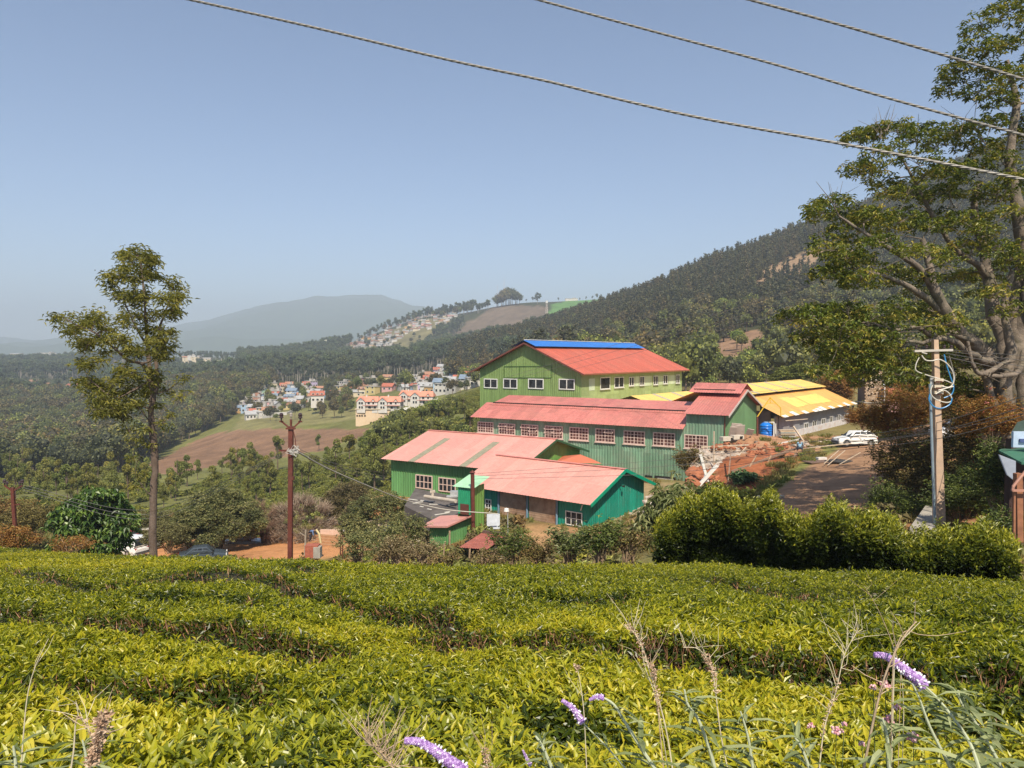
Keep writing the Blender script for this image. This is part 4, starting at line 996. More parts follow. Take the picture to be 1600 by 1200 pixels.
for i, (x, y) in enumerate(CLP):
    d = rs.uniform(-1, 1)
    dy = (-3 if x < 1440 and y > 300 else -1) + d * 1.8
    if i > CLP.index((1500, 560)) - 1 and x < 1560: dy = 2.5 + d
    clumps.append((pc(x, y, dy), rs.uniform(.5, .78)))
    clumps.append((pc(x + rs.normal(0, 14), y + rs.normal(4, 9), dy + rs.uniform(-2.2, 2.8)), rs.uniform(.4, .65)))
for i in range(60): # depth of the crown, behind and in front
    x, y = CLP[rs.randint(17, len(CLP))]
    clumps.append((pc(x + rs.normal(0, 20), y + rs.normal(0, 14), rs.uniform(1, 6)), rs.uniform(.45, .8)))
grow(tb, skel, clumps, 7, rs, .016, .12, 5, .12)
# bare twigs in the upper crown
for x, y in [(1380, 180), (1430, 195), (1375, 192), (1500, 180), (1310, 300), (1330, 470), (1490, 300), (1560, 290), (1285, 372), (1360, 400), (1400, 360), (1530, 200)]:
    for q in range(5):
        e = pc(x + rs.normal(0, 16), y - rs.uniform(5, 26), rs.uniform(-2, 2)); s0 = pc(x + rs.normal(0, 5), y + 22, rs.uniform(-2, 1)); mm = (s0 + e) / 2 + rs.normal(0, .12, 3); tb.tube([s0, mm, e], [.02, .013, .006], 4, cap=False)
for i in range(70):   # pale twigs inside
    j = rs.randint(len(skel)); p = skel[j][0]; d = rdir(1, -.3, .9, rs)[0]; L = rs.uniform(.8, 2.6)
    tb.tube([p, p + d * L * .5 + rs.normal(0, .15, 3), p + d * L + rs.normal(0, .25, 3)], [.035, .02, .008], 4, cap=False)
tb.build('trunk', BARK_T, bt, smooth=True)
lb = MB()
for c, R in clumps:
    n = int(36 * (R / .6) ** 2); tip = c + rdir(n, -.6, 1, rs) * R * rs.uniform(.3, 1, (n, 1)) ** .5 * np.array([1.4, 1.4, .7])
    h = rs.rand(); rosettes(lb, tip, 6, .21, .085, rs, rn=np.clip(rs.normal(.38 + .25 * h, .2, n), 0, 1), zt=(-.6, .25), spread=.05)
lb.build('crown', LEAF_R, bt)

# ---------------------------------------------------------------- slim silver oak on the left
rs = np.random.RandomState(23); YT = 27.
LEAF_L = foliage('silver_oak_near_leaves', [(0, (.06, .07, .015)), (.45, (.20, .20, .04)), (1, (.42, .37, .08))], .3, .5)
so_ = thing('silver_oak', 'tall slim silver oak with thin feathery crown rising above the tea on the left', 'tree', G(240, YT))
tb = MB(); skel = []
b0 = pc(240, 862); b0[2] = G(240, YT)[2] - .3
limb([b0, pc(240, 800), pc(243, 740), pc(240, 690), pc(236, 650), pc(240, 620), pc(233, 590)], .155, .10, 9, .08)
limb([pc(240, 620), pc(246, 600), pc(244, 560, .2), pc(248, 520, .3), pc(258, 490, .5), pc(268, 462, .6)], .1, .02, 7, .1)
limb([pc(236, 600), pc(232, 560), pc(228, 520), pc(226, 480), pc(222, 440), pc(218, 408)], .1, .02, 7, .08)
limb([pc(233, 590), pc(222, 572, -.3), pc(200, 566, -.6), pc(175, 545, -.9), pc(150, 525, -1), pc(120, 512, -1.2), pc(98, 500, -1.3)], .085, .015, 6, .1)
limb([pc(230, 545), pc(215, 520, .4), pc(200, 490, .6), pc(188, 460, .8), pc(176, 440, 1)], .05, .012, 6, .1)
limb([pc(232, 600), pc(205, 615, -.5), pc(180, 625, -.8), pc(150, 605, -1), pc(135, 590, -1)], .05, .012, 6, .1)
limb([pc(239, 668), pc(225, 650, -.5), pc(208, 635, -.7), pc(190, 655, -.9)], .03, .01, 6, .1)
limb([pc(240, 780, -.1), pc(225, 765, -.3), pc(212, 740, -.5), pc(220, 715, -.6)], .025, .008, 5, .1)
limb([pc(240, 620), pc(262, 612, .2), pc(285, 595, .3)], .035, .01, 5, .1)
cl = [(216, 402), (206, 415), (236, 412), (186, 432), (172, 442), (210, 436), (246, 436), (268, 445), (274, 462), (190, 466), (220, 465), (250, 470), (270, 490), (240, 500), (204, 498), (226, 515), (256, 520), (98, 500), (112, 516), (136, 512), (150, 498), (168, 520), (152, 536), (188, 530), (128, 545), (166, 556), (206, 550), (228, 552), (252, 560), (240, 585), (136, 596), (156, 612), (180, 600), (198, 610), (150, 630), (176, 636), (206, 634), (216, 596), (232, 612), (160, 650), (190, 655), (240, 535), (212, 480), (260, 545), (142, 575), (190, 580), (228, 425), (196, 405)]
thin = [(262, 612), (286, 594), (268, 650), (248, 636), (214, 690), (228, 672), (206, 720), (222, 745), (248, 668), (212, 762), (232, 700), (200, 675), (285, 620)]
clumps = [(pc(x, y, rs.uniform(-1.6, 1.6)), rs.uniform(.34, .5)) for x, y in cl] + [(pc(x + rs.normal(0, 8), y + rs.normal(0, 8), rs.uniform(-1.6, 1.6)), rs.uniform(.25, .4)) for x, y in cl + cl[::2]]
tcl = [(pc(x, y, rs.uniform(-.7, .7)), rs.uniform(.2, .3)) for x, y in thin]
grow(tb, skel, clumps + tcl, 12, rs, .009, .08, 5, .05, rmax=.05)
tb.build('trunk', BARK_D, so_, smooth=True)
lb = MB()
for i, (c, R) in enumerate(clumps + tcl):
    n = int((17 if i < len(clumps) else 12) * R / .4); tip = c + rdir(n, -.8, 1, rs) * R * rs.uniform(.2, 1.1, (n, 1)) * np.array([1.1, 1.1, .75])
    rosettes(lb, tip, 7, .20, .042, rs, rn=np.clip(rs.normal(.5, .2, n), 0, 1), zt=(-.7, .5), spread=.07, droop=.35)
lb.build('crown', LEAF_L, so_)

# ---------------------------------------------------------------- dark broad-leaved tree beside the car park (left)
rs = np.random.RandomState(31)
LEAF_D = foliage('dark_glossy_leaves', [(0, (.02, .045, .012)), (.5, (.06, .12, .022)), (1, (.19, .27, .05))], .2, .4)
g0 = G(150, 46); YT = 46
dt = thing('broadleaf_tree', 'dense dark green tree with large drooping leaves beside the tin roofed shelter', 'tree', g0)
tb = MB(); skel = []; limb([g0 - [0, 0, .4], pc(152, 850), pc(150, 825), pc(150, 800)], .3, .1)
limb([pc(152, 840), pc(140, 815), pc(125, 800)], .15, .05); limb([pc(150, 830), pc(172, 812), pc(185, 800)], .15, .05)
cl = [(150, 782), (130, 790), (172, 788), (112, 806), (186, 806), (100, 822), (196, 822), (140, 805), (165, 808), (118, 832), (150, 826), (182, 836), (108, 846), (135, 848), (166, 850), (190, 846), (128, 862), (150, 864), (172, 862), (104, 862)]
clumps = [(pc(x, y, rs.uniform(-1.5, 1.2)), rs.uniform(.8, 1.0)) for x, y in cl] + [(pc(x, y, rs.uniform(0, 2.)), .9) for x, y in cl[:10]]
grow(tb, skel, clumps, 3, rs, .02, .1, 5, .1); tb.build('trunk', BARK_D, dt)
lb = MB()
for c, R in clumps:
    n = 46; tip = c + rdir(n, -.5, 1, rs) * R * rs.uniform(.55, 1.05, (n, 1)); rosettes(lb, tip, 5, .38, .17, rs, zt=(-.9, .0), rn=np.clip(rs.normal(.55, .25, n), 0, 1))
lb.build('crown', LEAF_D, dt)

# ---------------------------------------------------------------- silver oaks on the tea slope
OAKN = 'silver_oak'
protoO = [part_tree(OAKN, 'oval', 9, 2.3, 500 + i, F_OAK, 1500, .42, BARK_D, .13, core=.0, label='x', group='silver oaks scattered on the tea slope') for i in range(4)]
_r = np.random.RandomState(19)
OAK = [(int(_r.uniform(250, 470)), int(_r.uniform(742, 800)), int(_r.uniform(30, 52))) for _ in range(16)] + [(int(_r.uniform(0, 240)), int(_r.uniform(745, 800)), int(_r.uniform(34, 60))) for _ in range(18)] + [(64, 782, 62), (54, 806, 44), (24, 775, 60), (100, 790, 62), (116, 782, 56), (132, 790, 62), (150, 786, 62), (196, 792, 64), (42, 770, 46), (88, 768, 46), (274, 778, 64), (306, 752, 32), (330, 790, 62), (361, 748, 46), (345, 742, 30), (377, 746, 44), (392, 748, 56), (402, 752, 40), (419, 776, 66), (432, 738, 56), (412, 776, 40), (460, 750, 40), (482, 764, 60), (470, 770, 44), (523, 752, 66), (510, 740, 40), (545, 722, 50), (497, 706, 26), (556, 752, 44), (584, 768, 90), (600, 752, 60), (640, 690, 46), (620, 700, 44), (575, 720, 46), (12, 760, 56), (170, 768, 44), (240, 770, 40), (212, 776, 50), (532, 762, 40), (590, 700, 40), (655, 690, 38), (700, 668, 40), (725, 660, 46), (735, 700, 60), (716, 690, 40), (690, 680, 36), (672, 700, 40)]
rs = np.random.RandomState(41)
words_o = ['on the tea slope beyond the car park', 'on the tea slope left of the rust red pole', 'on the tea slope behind the rust red pole', 'on the slope just left of the pink roofed shed']
for i, (x, y, h) in enumerate(OAK):
    Y = Yfor(x, y, 88, 300 if x > 480 else 215); H = h / FPX * Y
    o = protoO[i] if i < 4 else copy_tree(protoO[i % 4])
    s = H / 9 * 1.05; place(o, (x - 800) / FPX * Y, Y, s, rs.uniform(0, 6)); o.scale = (s * .92, s * .92, s)
    wd = words_o[0 if x < 240 else 1 if x < 440 else 2 if x < 500 else 3]
    o['label'] = ('tall' if h > 58 else 'small' if h < 42 else 'medium sized') + ' silver oak ' + wd; o['category'] = 'tree'
    o['group'] = ('tall' if h > 58 else 'small' if h < 42 else 'medium') + ' silver oaks ' + wd

# low tea bushes on the far slopes and scrub: real bushes plus one mass of the rest
TEAF = foliage('tea_slope_leaves', [(0, (.06, .068, .016)), (.5, (.165, .175, .035)), (1, (.30, .30, .065))], .15, .6, objcols=[(0, (.85, .95, .9)), (.6, (1, 1, 1)), (1, (1.2, 1.15, .8))])
DRYF = foliage('dry_scrub_leaves', [(0, (.07, .055, .025)), (.5, (.19, .15, .065)), (1, (.33, .27, .12))], .15, .7, objcols=[(0, (.8, 1, .8)), (.4, (1, 1, 1)), (.8, (1.2, .9, .7)), (1, (.7, .95, .6))])
def bush(name, H, R, seed, leafmat, nl, ls, label, cat='bush', group=None, stem=BARK_D, core=.6):
    rs = np.random.RandomState(seed); mb = MB(); bl = blobset(rs, 'bush', H, R); far_crown(mb, rs, bl, nl, ls, core=core, kind='fold')
    for c, r in bl: mb.tube([(0, 0, -.3), (c[0] * .6, c[1] * .6, c[2] * .6), c], [.06, .04, .02], 4, mat=1, cap=False)
    return tag(mb.build(name, [leafmat, stem]), label, cat, group)
tbp = [bush('tea_bush', .7, .75, 600 + i, TEAF, 110, .3, 'low clipped tea bush on the far slope below the trees', 'bush', 'tea bushes on the far slope') for i in range(2)]
c = cand(24000, -120, 780, 84, 300, 6)
row = np.sin((c[:, 0] * .5 + c[:, 1]) * 2 * pi / 3.2 + 3 * fbm(c[:, 0] / 20, c[:, 1] / 20, 2, 1))
field = inpoly(c[:, 3], c[:, 4], [(255, 762), (165, 742), (330, 668), (420, 655), (565, 664), (650, 660), (562, 708), (470, 737), (330, 748), (290, 778)])
k = (row > -.45) & ~field & ((c[:, 1] < 215) | (c[:, 3] > 480)) & (noise2(c[:, 0] / 12, c[:, 1] / 12, 3) > .22) & (c[:, 4] < 812)
q = c[k]; i0 = int(np.argmin(abs(q[:, 3] - 330) + abs(q[:, 4] - 790)))
place(tbp[0], q[i0, 0], q[i0, 1], 1.1); place(tbp[1], q[i0, 0] + 2.2, q[i0, 1] + 1, 1.2)
scatter_stuff('tea_plantation', q[:, :3], rs.uniform(0, 6, len(q)), .8 + .6 * q[:, 6] * (1 + (q[:, 1] > 180) * .3), (q[:, 5] * 2).astype(int), tbp)
scb = [bush('scrub_bush', .9, .8, 610 + i, DRYF if i < 2 else F_LIGHT, 130, .28, 'small dry scrub bush on the bank below the tea field', 'bush', 'scrub bushes on the bank', core=.4) for i in range(3)]
c = cand(5200, -250, 1850, 17, 100, 7)
pxg = c[:, 3]; inb = np.zeros(len(c), bool)
for C, th_, a0_, a1_, b0_, b1_, zz, mg in PADS:
    a, b = bframe(th_); A = (c[:, 0] - C[0]) * a[0] + (c[:, 1] - C[1]) * a[1]; Bc = (c[:, 0] - C[0]) * b[0] + (c[:, 1] - C[1]) * b[1]
    inb |= (A > a0_ - .5) & (A < a1_ + .5) & (Bc > b0_ - .5) & (Bc < b1_ + .5)
yard = (pxg > 130) & (pxg < 740) & (c[:, 1] > 57) & (c[:, 1] < 77)
plat = (pxg > 960) & (pxg < 1460) & (c[:, 1] > 46)
k = ~inb & ~yard & ~plat & (trackd(c[:, 0], c[:, 1]) > 4.0) & (c[:, 1] > fedge(pxg) + 2) & (noise2(c[:, 0] / 5, c[:, 1] / 5, 6) > .35) & ((c[:, 1] > 26) | (pxg < 1060) )
q = c[k]; place(scb[0], *G(560, 50)[:2], 1); place(scb[1], *G(620, 48)[:2], 1); place(scb[2], *G(660, 47)[:2], 1)
rs2 = np.random.RandomState(5)
scatter_stuff('undergrowth', q[:, :3], rs2.uniform(0, 6, len(q)), .5 + .9 * q[:, 6] ** 2, rs2.randint(0, 3, len(q)), scb)
# grass tufts on open ground
GRS = foliage('dry_grass_blades', [(0, (.12, .12, .035)), (.5, (.25, .22, .08)), (1, (.42, .36, .16))], .25, .7, objcols=[(0, (.7, 1, .6)), (.5, (1, 1, 1)), (1, (1.1, .9, .7))])
gm = MB(); n = 60; a = rs2.uniform(0, 6.28, n); leaves(gm, np.stack([rs2.normal(0, .12, n), rs2.normal(0, .12, n), np.full(n, -.02)], 1), np.stack([np.cos(a) * .45, np.sin(a) * .45, rs2.uniform(.6, 1.2, n)], 1), rdir(n, rs=rs2), rs2.uniform(.15, .42, n), .03, rs2.rand(n), 'fold')
tuft = tag(gm.build('grass_tuft', GRS), 'dry grass tuft at the edge of the dirt track by the hedge', 'grass'); place(tuft, *G(1105, 38)[:2], 1.3)
c = cand(16000, -200, 1850, 18, 95, 8); pxg = c[:, 3]; td = trackd(c[:, 0], c[:, 1])
plat = (pxg > 990) & (pxg < 1440) & (c[:, 1] > 46) & (td > 5.5)
yard = (pxg > 150) & (pxg < 720) & (c[:, 1] > 58) & (c[:, 1] < 75)
k = ~yard & (~plat | (c[:, 6] > .93)) & (td > 3.4) & (c[:, 1] > fedge(pxg) + 1) & (noise2(c[:, 0] / 3, c[:, 1] / 3, 7) > .3)
q = c[k]; scatter_stuff('grass', q[:, :3], rs2.uniform(0, 6, len(q)), .6 + .9 * q[:, 6], np.zeros(len(q), int), [tuft])

# ---------------------------------------------------------------- umbrella shaped shrubs over the yard
UMB = foliage('umbrella_shrub_leaves', [(0, (.05, .065, .025)), (.5, (.17, .185, .065)), (1, (.36, .33, .13))], .2, .6)
UMD = foliage('bare_twigs', [(0, (.13, .09, .06)), (.5, (.28, .20, .14)), (1, (.46, .38, .29))], 0, .8)
def umbrella(px, py0, py1, wpx, Y, seed, label, dead=False, mat=None, cat='tree'):
    rs = np.random.RandomState(seed); g = G(px, Y); top = P(px, py0, Y)[2]; bot = P(px, py1, Y)[2]; R = wpx / 2 / FPX * Y; H = top - bot
    g[2] = min(g[2], bot - 1.0)
    g[2] = float(hgt(np.array([g[0]]), np.array([Y]))[0])
    t = thing('umbrella_shrub', label, cat, g); tb = MB(); global skel; skel = []
    cen = np.array([g[0], Y, bot])
    zb = g[2]
    stems = [rs.uniform(0, 6.28) for _ in range(4)]
    sk = []
    for a in stems:
        e = cen + np.array([cos(a) * R * .45, sin(a) * R * .35, H * .2]); m_ = (np.array([g[0], Y, zb]) + e) / 2 + [cos(a) * .3, 0, .2]
        tb.tube([(g[0], Y, zb - .2), m_, e], [.16, .12, .08], 6, cap=False); sk += [(m_, .12), (e, .08)]
    n = int(60 * (R * R * .12 + .4)); cl = []
    for i in range(n):
        d = rdir(1, 0., 1, rs)[0]; q = rs.uniform(.75, 1.0); cl.append((cen + d * np.array([R, R * .8, H]) * q, rs.uniform(.5, .75)))
    for i in range(n // 3):
        a = rs.uniform(0, 6.28); q = rs.uniform(.5, 1); cl.append((cen + np.array([cos(a) * R * q, sin(a) * R * .8 * q, rs.uniform(-.1, .25) * H]), .55))
    if dead:
        grow(tb, sk, cl, 22, rs, .02, .1, 4, .05, rmax=.06)
        for c, r_ in cl:
            k = 26; s0 = c + rdir(k, -.6, .3, rs) * .35; e = s0 + unit(c - cen + rdir(k, rs=rs) * 2.2) * rs.uniform(.4, .9, (k, 1))
            for u_, v_ in zip(s0, e): tb.tube([u_, v_], [.016, .006], 3, cap=False, rnd=float(rs.rand()))
        tb.build('branches', mat or UMD, t)
    else:
        grow(tb, sk, cl, 5, rs, .02, .1, 4, .05, rmax=.07); tb.build('trunk', BARK_T, t)
        lb = MB()
        for c, r_ in cl:
            k = 46; tip = c + rdir(k, -.6, 1, rs) * r_ * rs.uniform(.5, 1.05, (k, 1)); rosettes(lb, tip, 5, .19, .09, rs, zt=(-.3, .6), rn=np.clip(rs.normal(.5 + rs.normal(0, .12), .22, k), 0, 1))
        lb.build('crown', mat or UMB, t)
    return t
umbrella(338, 768, 832, 140, 67, 71, 'wide green umbrella shaped tree over the parked grey cars')
umbrella(300, 790, 848, 80, 64, 72, 'lower green bushy tree beside the dark parked car on the left')
umbrella(598, 775, 830, 135, 66, 73, 'wide olive green umbrella shaped tree over the low house by the yard')
umbrella(545, 760, 800, 90, 78, 76, 'brownish olive rounded tree behind the bare pale shrub', mat=foliage('olive_brown_leaves', [(0, (.06, .05, .025)), (.5, (.15, .125, .055)), (1, (.28, .22, .10))], .15, .65))
umbrella(408, 782, 838, 62, 70, 74, 'bare reddish brown rounded shrub left of the rust red pole', dead=True, mat=foliage('red_brown_twigs', [(0, (.10, .055, .035)), (.5, (.20, .12, .075)), (1, (.32, .21, .14))], 0, .8))
umbrella(470, 776, 838, 105, 71, 75, 'bare pale grey rounded shrub right of the rust red pole', dead=True)
# ---------------------------------------------------------------- the tea field in front
TEA_NEAR = foliage('tea_leaves', [(0, (.02, .034, .007)), (.25, (.06, .09, .009)), (.5, (.19, .215, .012)), (.8, (.39, .38, .018)), (1, (.50, .43, .03))], .3, .38, tcol=1.3, spec=.5)
TWIG = foliage('tea_twigs', [(0, (.08, .035, .02)), (.5, (.26, .12, .06)), (1, (.46, .26, .15))], 0, .8)
# gaps between the rows: polylines in world space (x, y) found from the photo; each with a width
def TP(px, py):
    # a point on the plucking table seen at px, py
    d = P(px, py, 1.); y = .82 / (-d[2] - .244); return d[0] * y, y
GAPS = [([(-80, 893), (0, 897), (60, 910), (140, 926), (190, 920), (260, 912), (330, 905)], .22, .5), ([(330, 905), (390, 912), (450, 926), (500, 935), (560, 955), (640, 972), (720, 984)], .26, .55),
        ([(430, 890), (470, 896), (500, 893)], .3, .35), ([(640, 990), (740, 992), (820, 1002), (900, 1016), (1000, 1024), (1100, 1034), (1200, 1036), (1300, 1040), (1400, 1052), (1500, 1062), (1620, 1078)], .22, .55),
        ([(-50, 962), (40, 968), (120, 985), (220, 990), (300, 1000), (370, 1010), (470, 1022), (560, 1010)], .15, .42), ([(-50, 1085), (60, 1062), (160, 1058), (260, 1075), (360, 1086), (430, 1078)], .10, .35), ([(1100, 905), (1180, 925), (1290, 932), (1400, 928)], .16, .22),
        ([(820, 1120), (880, 1132), (940, 1128), (1000, 1140)], .1, .4), ([(700, 930), (800, 938), (900, 946), (1000, 944)], .12, .18), ([(1350, 1120), (1450, 1130), (1600, 1120)], .1, .3), ([(200, 940), (330, 945), (420, 960)], .12, .3), ([(1250, 960), (1400, 968), (1620, 985)], .12, .2)]
_GL = []
for pts, w, dep in GAPS:
    W = np.array([TP(*p) for p in pts]); _GL.append((np.array([p[0] for p in pts], float), W[:, 1], dep))
def gapdy(x, y):
    """for every row edge: distance behind it and its strength at x, y"""
    x = np.asarray(x, float); y = np.asarray(y, float); px = x / np.maximum(y, .5) * FPX + 800
    wob = fbm(x * 1.1, y * 1.1, 3, 2) * .55
    for pxs, ys_, dep in _GL:
        yl = np.interp(px, pxs, ys_); st = sstep(pxs[0] - 30, pxs[0] + 30, px) * (1 - sstep(pxs[-1] - 30, pxs[-1] + 30, px)); st = st * np.clip(.88 + 1.6 * fbm(px / 80, yl * .7, 3, 7), .4, 1.2)
        yield y - yl - wob * (.6 + .03 * yl), st * dep, yl
def gapfn(x, y):
    g = 0
    for dy, st, yl in gapdy(x, y):
        w = .09 + .018 * yl; g = np.maximum(g, st * 1.7 * np.exp(-((dy + w * .4) / w) ** 2))
    return np.minimum(g, 1)
def gapstep(x, y):
    z = 0
    for dy, st, yl in gapdy(x, y):
        h = st * .31 * (1 + .02 * yl); w = .06 + .01 * yl
        z = z + h * (sstep(-w, w, dy) * np.exp(-np.maximum(dy, 0) / 2.2) * .62 - (1 - sstep(-w, w, dy)) * np.exp(np.minimum(dy, 0) / 1.2) * .38)
    return z
def teaz(x, y):
    x = np.asarray(x, float); y = np.asarray(y, float); px = x / np.maximum(y, .5) * FPX + 800
    z = -.82 - .244 * y
    e = fedge(px); z = z - sstep(e - 1.2, e + .5, y) * .75
    z = z + fbm(x * .55, y * .55, 3, 1) * .22 + fbm(x * 2.1, y * 2.1, 3, 4) * .13
    zt = hgt(x, y) + .72
    w = sstep(11, 15, y); z = z * (1 - w) + np.minimum(z, zt + .1) * w
    return z + gapstep(x, y) - gapfn(x, y) * .12
# solid mass of stems and old leaves under the plucking surface
ys = np.exp(np.linspace(math.log(1.2), math.log(29), 230)); us = np.linspace(-560, 2160, 420)
yy, uu = np.meshgrid(ys, us, indexing='ij'); xx = (uu - 800) / FPX * yy
zz = teaz(xx, yy) - .09
zg = hgt(xx, yy); out = yy > fedge(uu) + .6
zz = np.where(out, zg - .25, zz)
nu_ = len(us); gi, gj = np.meshgrid(np.arange(len(ys) - 1), np.arange(nu_ - 1), indexing='ij')
tm = MB(); tm.add(np.stack([xx, yy, zz], -1).reshape(-1, 3), np.stack([gi * nu_ + gj, gi * nu_ + gj + 1, (gi + 1) * nu_ + gj + 1, (gi + 1) * nu_ + gj], -1).reshape(-1, 4))
team = MB(); teamats = [plain('tea_old_wood', (.035, .032, .016), .9, var=.5, scale=14), TEA_NEAR, TWIG]
for v in tm.V: team.V.append(v)
team.n = tm.n; team.order += tm.order
rs = np.random.RandomState(77)
def teapts(n, y0, y1):
    # density falls slowly with distance
    y = np.exp(rs.uniform(math.log(y0), math.log(y1), n)); px = rs.uniform(-90, 1690, n); x = (px - 800) / FPX * y
    k = y < fedge(px) + rs.normal(.1, .25, n); return x[k], y[k], px[k]
def tealeaves(n, y0, y1, nl, kind, Lf=1.):
    x, y, px = teapts(n, y0, y1); g = gapfn(x, y); z = teaz(x, y)
    # more shoots on the flat top, fewer in the gaps
    keep = rs.rand(len(x)) > g * 1.15 - .1; x, y, g, z, px = x[keep], y[keep], g[keep], z[keep], px[keep]
    m = len(x); patch = fbm(x * .35, y * .35, 3, 0)             # young or old growth
    yel = sstep(.02, .22, fbm(x * .22 + 7, y * .22, 3, 5)) * (x < 2) + sstep(.05, .3, fbm(x * .5, y * .5, 3, 6)) * .5
    base = np.stack([x, y, z - rs.uniform(0, .10, m)], 1)
    lean = rs.normal(0, .3, (m, 2)); size = (1 + patch * .9) * rs.uniform(.75, 1.25, m) * Lf
    tall = rs.rand(m) < .06; base[:, 2] += tall * rs.uniform(.02, .09, m)
    P_, D_, N_, L_, R_ = [], [], [], [], []
    a0 = rs.uniform(0, 2 * pi, m)
    for j in range(nl):
        a = a0 + j * 2.4 + rs.normal(0, .3, m); el = rs.uniform(.15, 1.45, m) if j < nl - 2 else rs.uniform(-.2, .4, m)
        D = np.stack([np.cos(a) * np.cos(el) + lean[:, 0] * .4, np.sin(a) * np.cos(el) + lean[:, 1] * .4, np.sin(el)], 1)
        N = np.stack([-np.cos(a) * np.sin(el), -np.sin(a) * np.sin(el), np.cos(el) + .2], 1)
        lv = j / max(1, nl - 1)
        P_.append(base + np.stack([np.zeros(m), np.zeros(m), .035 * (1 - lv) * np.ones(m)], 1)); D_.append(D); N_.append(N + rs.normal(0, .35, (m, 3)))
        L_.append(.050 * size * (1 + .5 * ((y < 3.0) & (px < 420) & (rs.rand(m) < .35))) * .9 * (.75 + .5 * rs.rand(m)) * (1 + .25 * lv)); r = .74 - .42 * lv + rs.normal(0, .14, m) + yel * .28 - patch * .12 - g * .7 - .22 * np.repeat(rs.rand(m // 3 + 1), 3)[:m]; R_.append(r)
    L = np.concatenate(L_)
    leaves(team, np.concatenate(P_), np.concatenate(D_), np.concatenate(N_), L, L * .31, np.clip(np.concatenate(R_), .02, 1), kind, 1, droop=.3)
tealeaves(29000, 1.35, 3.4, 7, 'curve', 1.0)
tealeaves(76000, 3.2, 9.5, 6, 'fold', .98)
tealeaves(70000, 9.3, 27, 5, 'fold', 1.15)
# side faces: old dark leaves and bare reddish twigs on the exposed flanks of the rows
x, y, px = teapts(420000, 1.8, 26); g = gapfn(x, y); k = g > .22; x, y, g = x[k], y[k], g[k]; z = teaz(x, y); zz2 = np.maximum(teaz(x, y + .12), teaz(x, y + .3)) - z
k2 = rs.rand(len(x)) < .45; m = int(k2.sum()); D = rdir(m, -.5, .9, rs)
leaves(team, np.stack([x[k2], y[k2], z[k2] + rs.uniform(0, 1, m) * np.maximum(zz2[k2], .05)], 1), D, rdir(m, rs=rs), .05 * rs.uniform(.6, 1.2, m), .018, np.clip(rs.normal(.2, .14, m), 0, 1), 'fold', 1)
tw = np.where(~k2 & (fbm(x * .7, y * .7, 2, 3) > -.16) & (rs.rand(len(x)) < .85))[0]
m = len(tw); b = np.stack([x[tw], y[tw], z[tw] - .03], 1); L = rs.uniform(.05, .15, m) * (.5 + g[tw]); D = unit(np.stack([rs.normal(0, .45, m), rs.normal(-.1, .4, m), np.ones(m)], 1))
leaves(team, b, D, rdir(m, rs=rs), L, .004 + .0007 * y[tw], rs.rand(m), 'quad', 2)
tea = team.build('tea_field', teamats); tag(tea, kind='stuff')

# ---------------------------------------------------------------- tall hedge of overgrown tea on the right
rs = np.random.RandomState(88)
HED = foliage('hedge_leaves', [(0, (.016, .028, .007)), (.35, (.05, .075, .011)), (.7, (.18, .20, .02)), (1, (.40, .38, .035))], .28, .36)
HP = [(1035, 17.5, 860, 835, 874), (1080, 17.3, 815, 782, 872), (1130, 17, 800, 776, 874), (1190, 16.4, 800, 792, 878), (1250, 15.6, 805, 796, 884), (1310, 14.9, 812, 800, 890), (1370, 14.3, 815, 816, 896), (1430, 13.9, 825, 830, 899), (1490, 13.5, 830, 842, 902), (1550, 13.1, 840, 850, 905), (1600, 12.9, 850, 862, 905)]
hd = MB()
HPa = np.array([(p, Y, t, b) for p, Y, _, t, b in HP], float)
n = 26000; u = rs.uniform(1030, 1595, n); Yc = np.interp(u, HPa[:, 0], HPa[:, 1]); tp_ = np.interp(u, HPa[:, 0], HPa[:, 2]) + (10 + fbm(u / 22, u * 0, 4, 1) * 52 + 26 * np.exp(-((u - 1255) / 26) ** 2) + 20 * np.exp(-((u - 1440) / 30) ** 2)); bt_ = np.interp(u, HPa[:, 0], HPa[:, 3])
zt_ = -(tp_ - 553) / FPX * Yc; zb_ = -(bt_ - 553) / FPX * Yc - .45
th_ = rs.uniform(-.25, pi * .62, n); dep = .85 * (1 + .3 * fbm(u / 25, th_ * 2, 3, 2))
hh = zt_ - zb_
# cross-section: front face rising to a rounded top
v = rs.rand(n); front = v < .62; fz = zb_ + hh * np.where(front, v / .62, 1.0); fy = Yc + np.where(front, .15 * np.sin(v * 9), (v - .62) / .38 * 1.7)
fz = fz - np.where(front, 0, .15 * (((v - .62) / .38) * 1.5) ** 2); bul = fbm(u / 14, v * 5, 3, 3) * .55
x = (u - 800) / FPX * fy; Pn = np.stack([x, fy + np.where(front, -bul, 0) , fz + np.where(front, -.0, bul)], 1)
Dn = unit(np.stack([rs.normal(0, .6, n), np.where(front, -.9, rs.normal(0, .5, n)), rs.uniform(.1, 1.3, n)], 1))
Dn[:, 2] += ~front * .8
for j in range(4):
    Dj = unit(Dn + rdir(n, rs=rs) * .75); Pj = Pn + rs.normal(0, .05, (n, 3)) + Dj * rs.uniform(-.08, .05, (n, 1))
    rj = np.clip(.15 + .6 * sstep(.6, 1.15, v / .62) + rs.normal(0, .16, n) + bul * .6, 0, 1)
    leaves(hd, Pj, Dj, unit(rdir(n, rs=rs) + np.array([0, -.5, 1])), .10 * rs.uniform(.6, 1.25, n), .038, rj, 'fold', droop=.3)
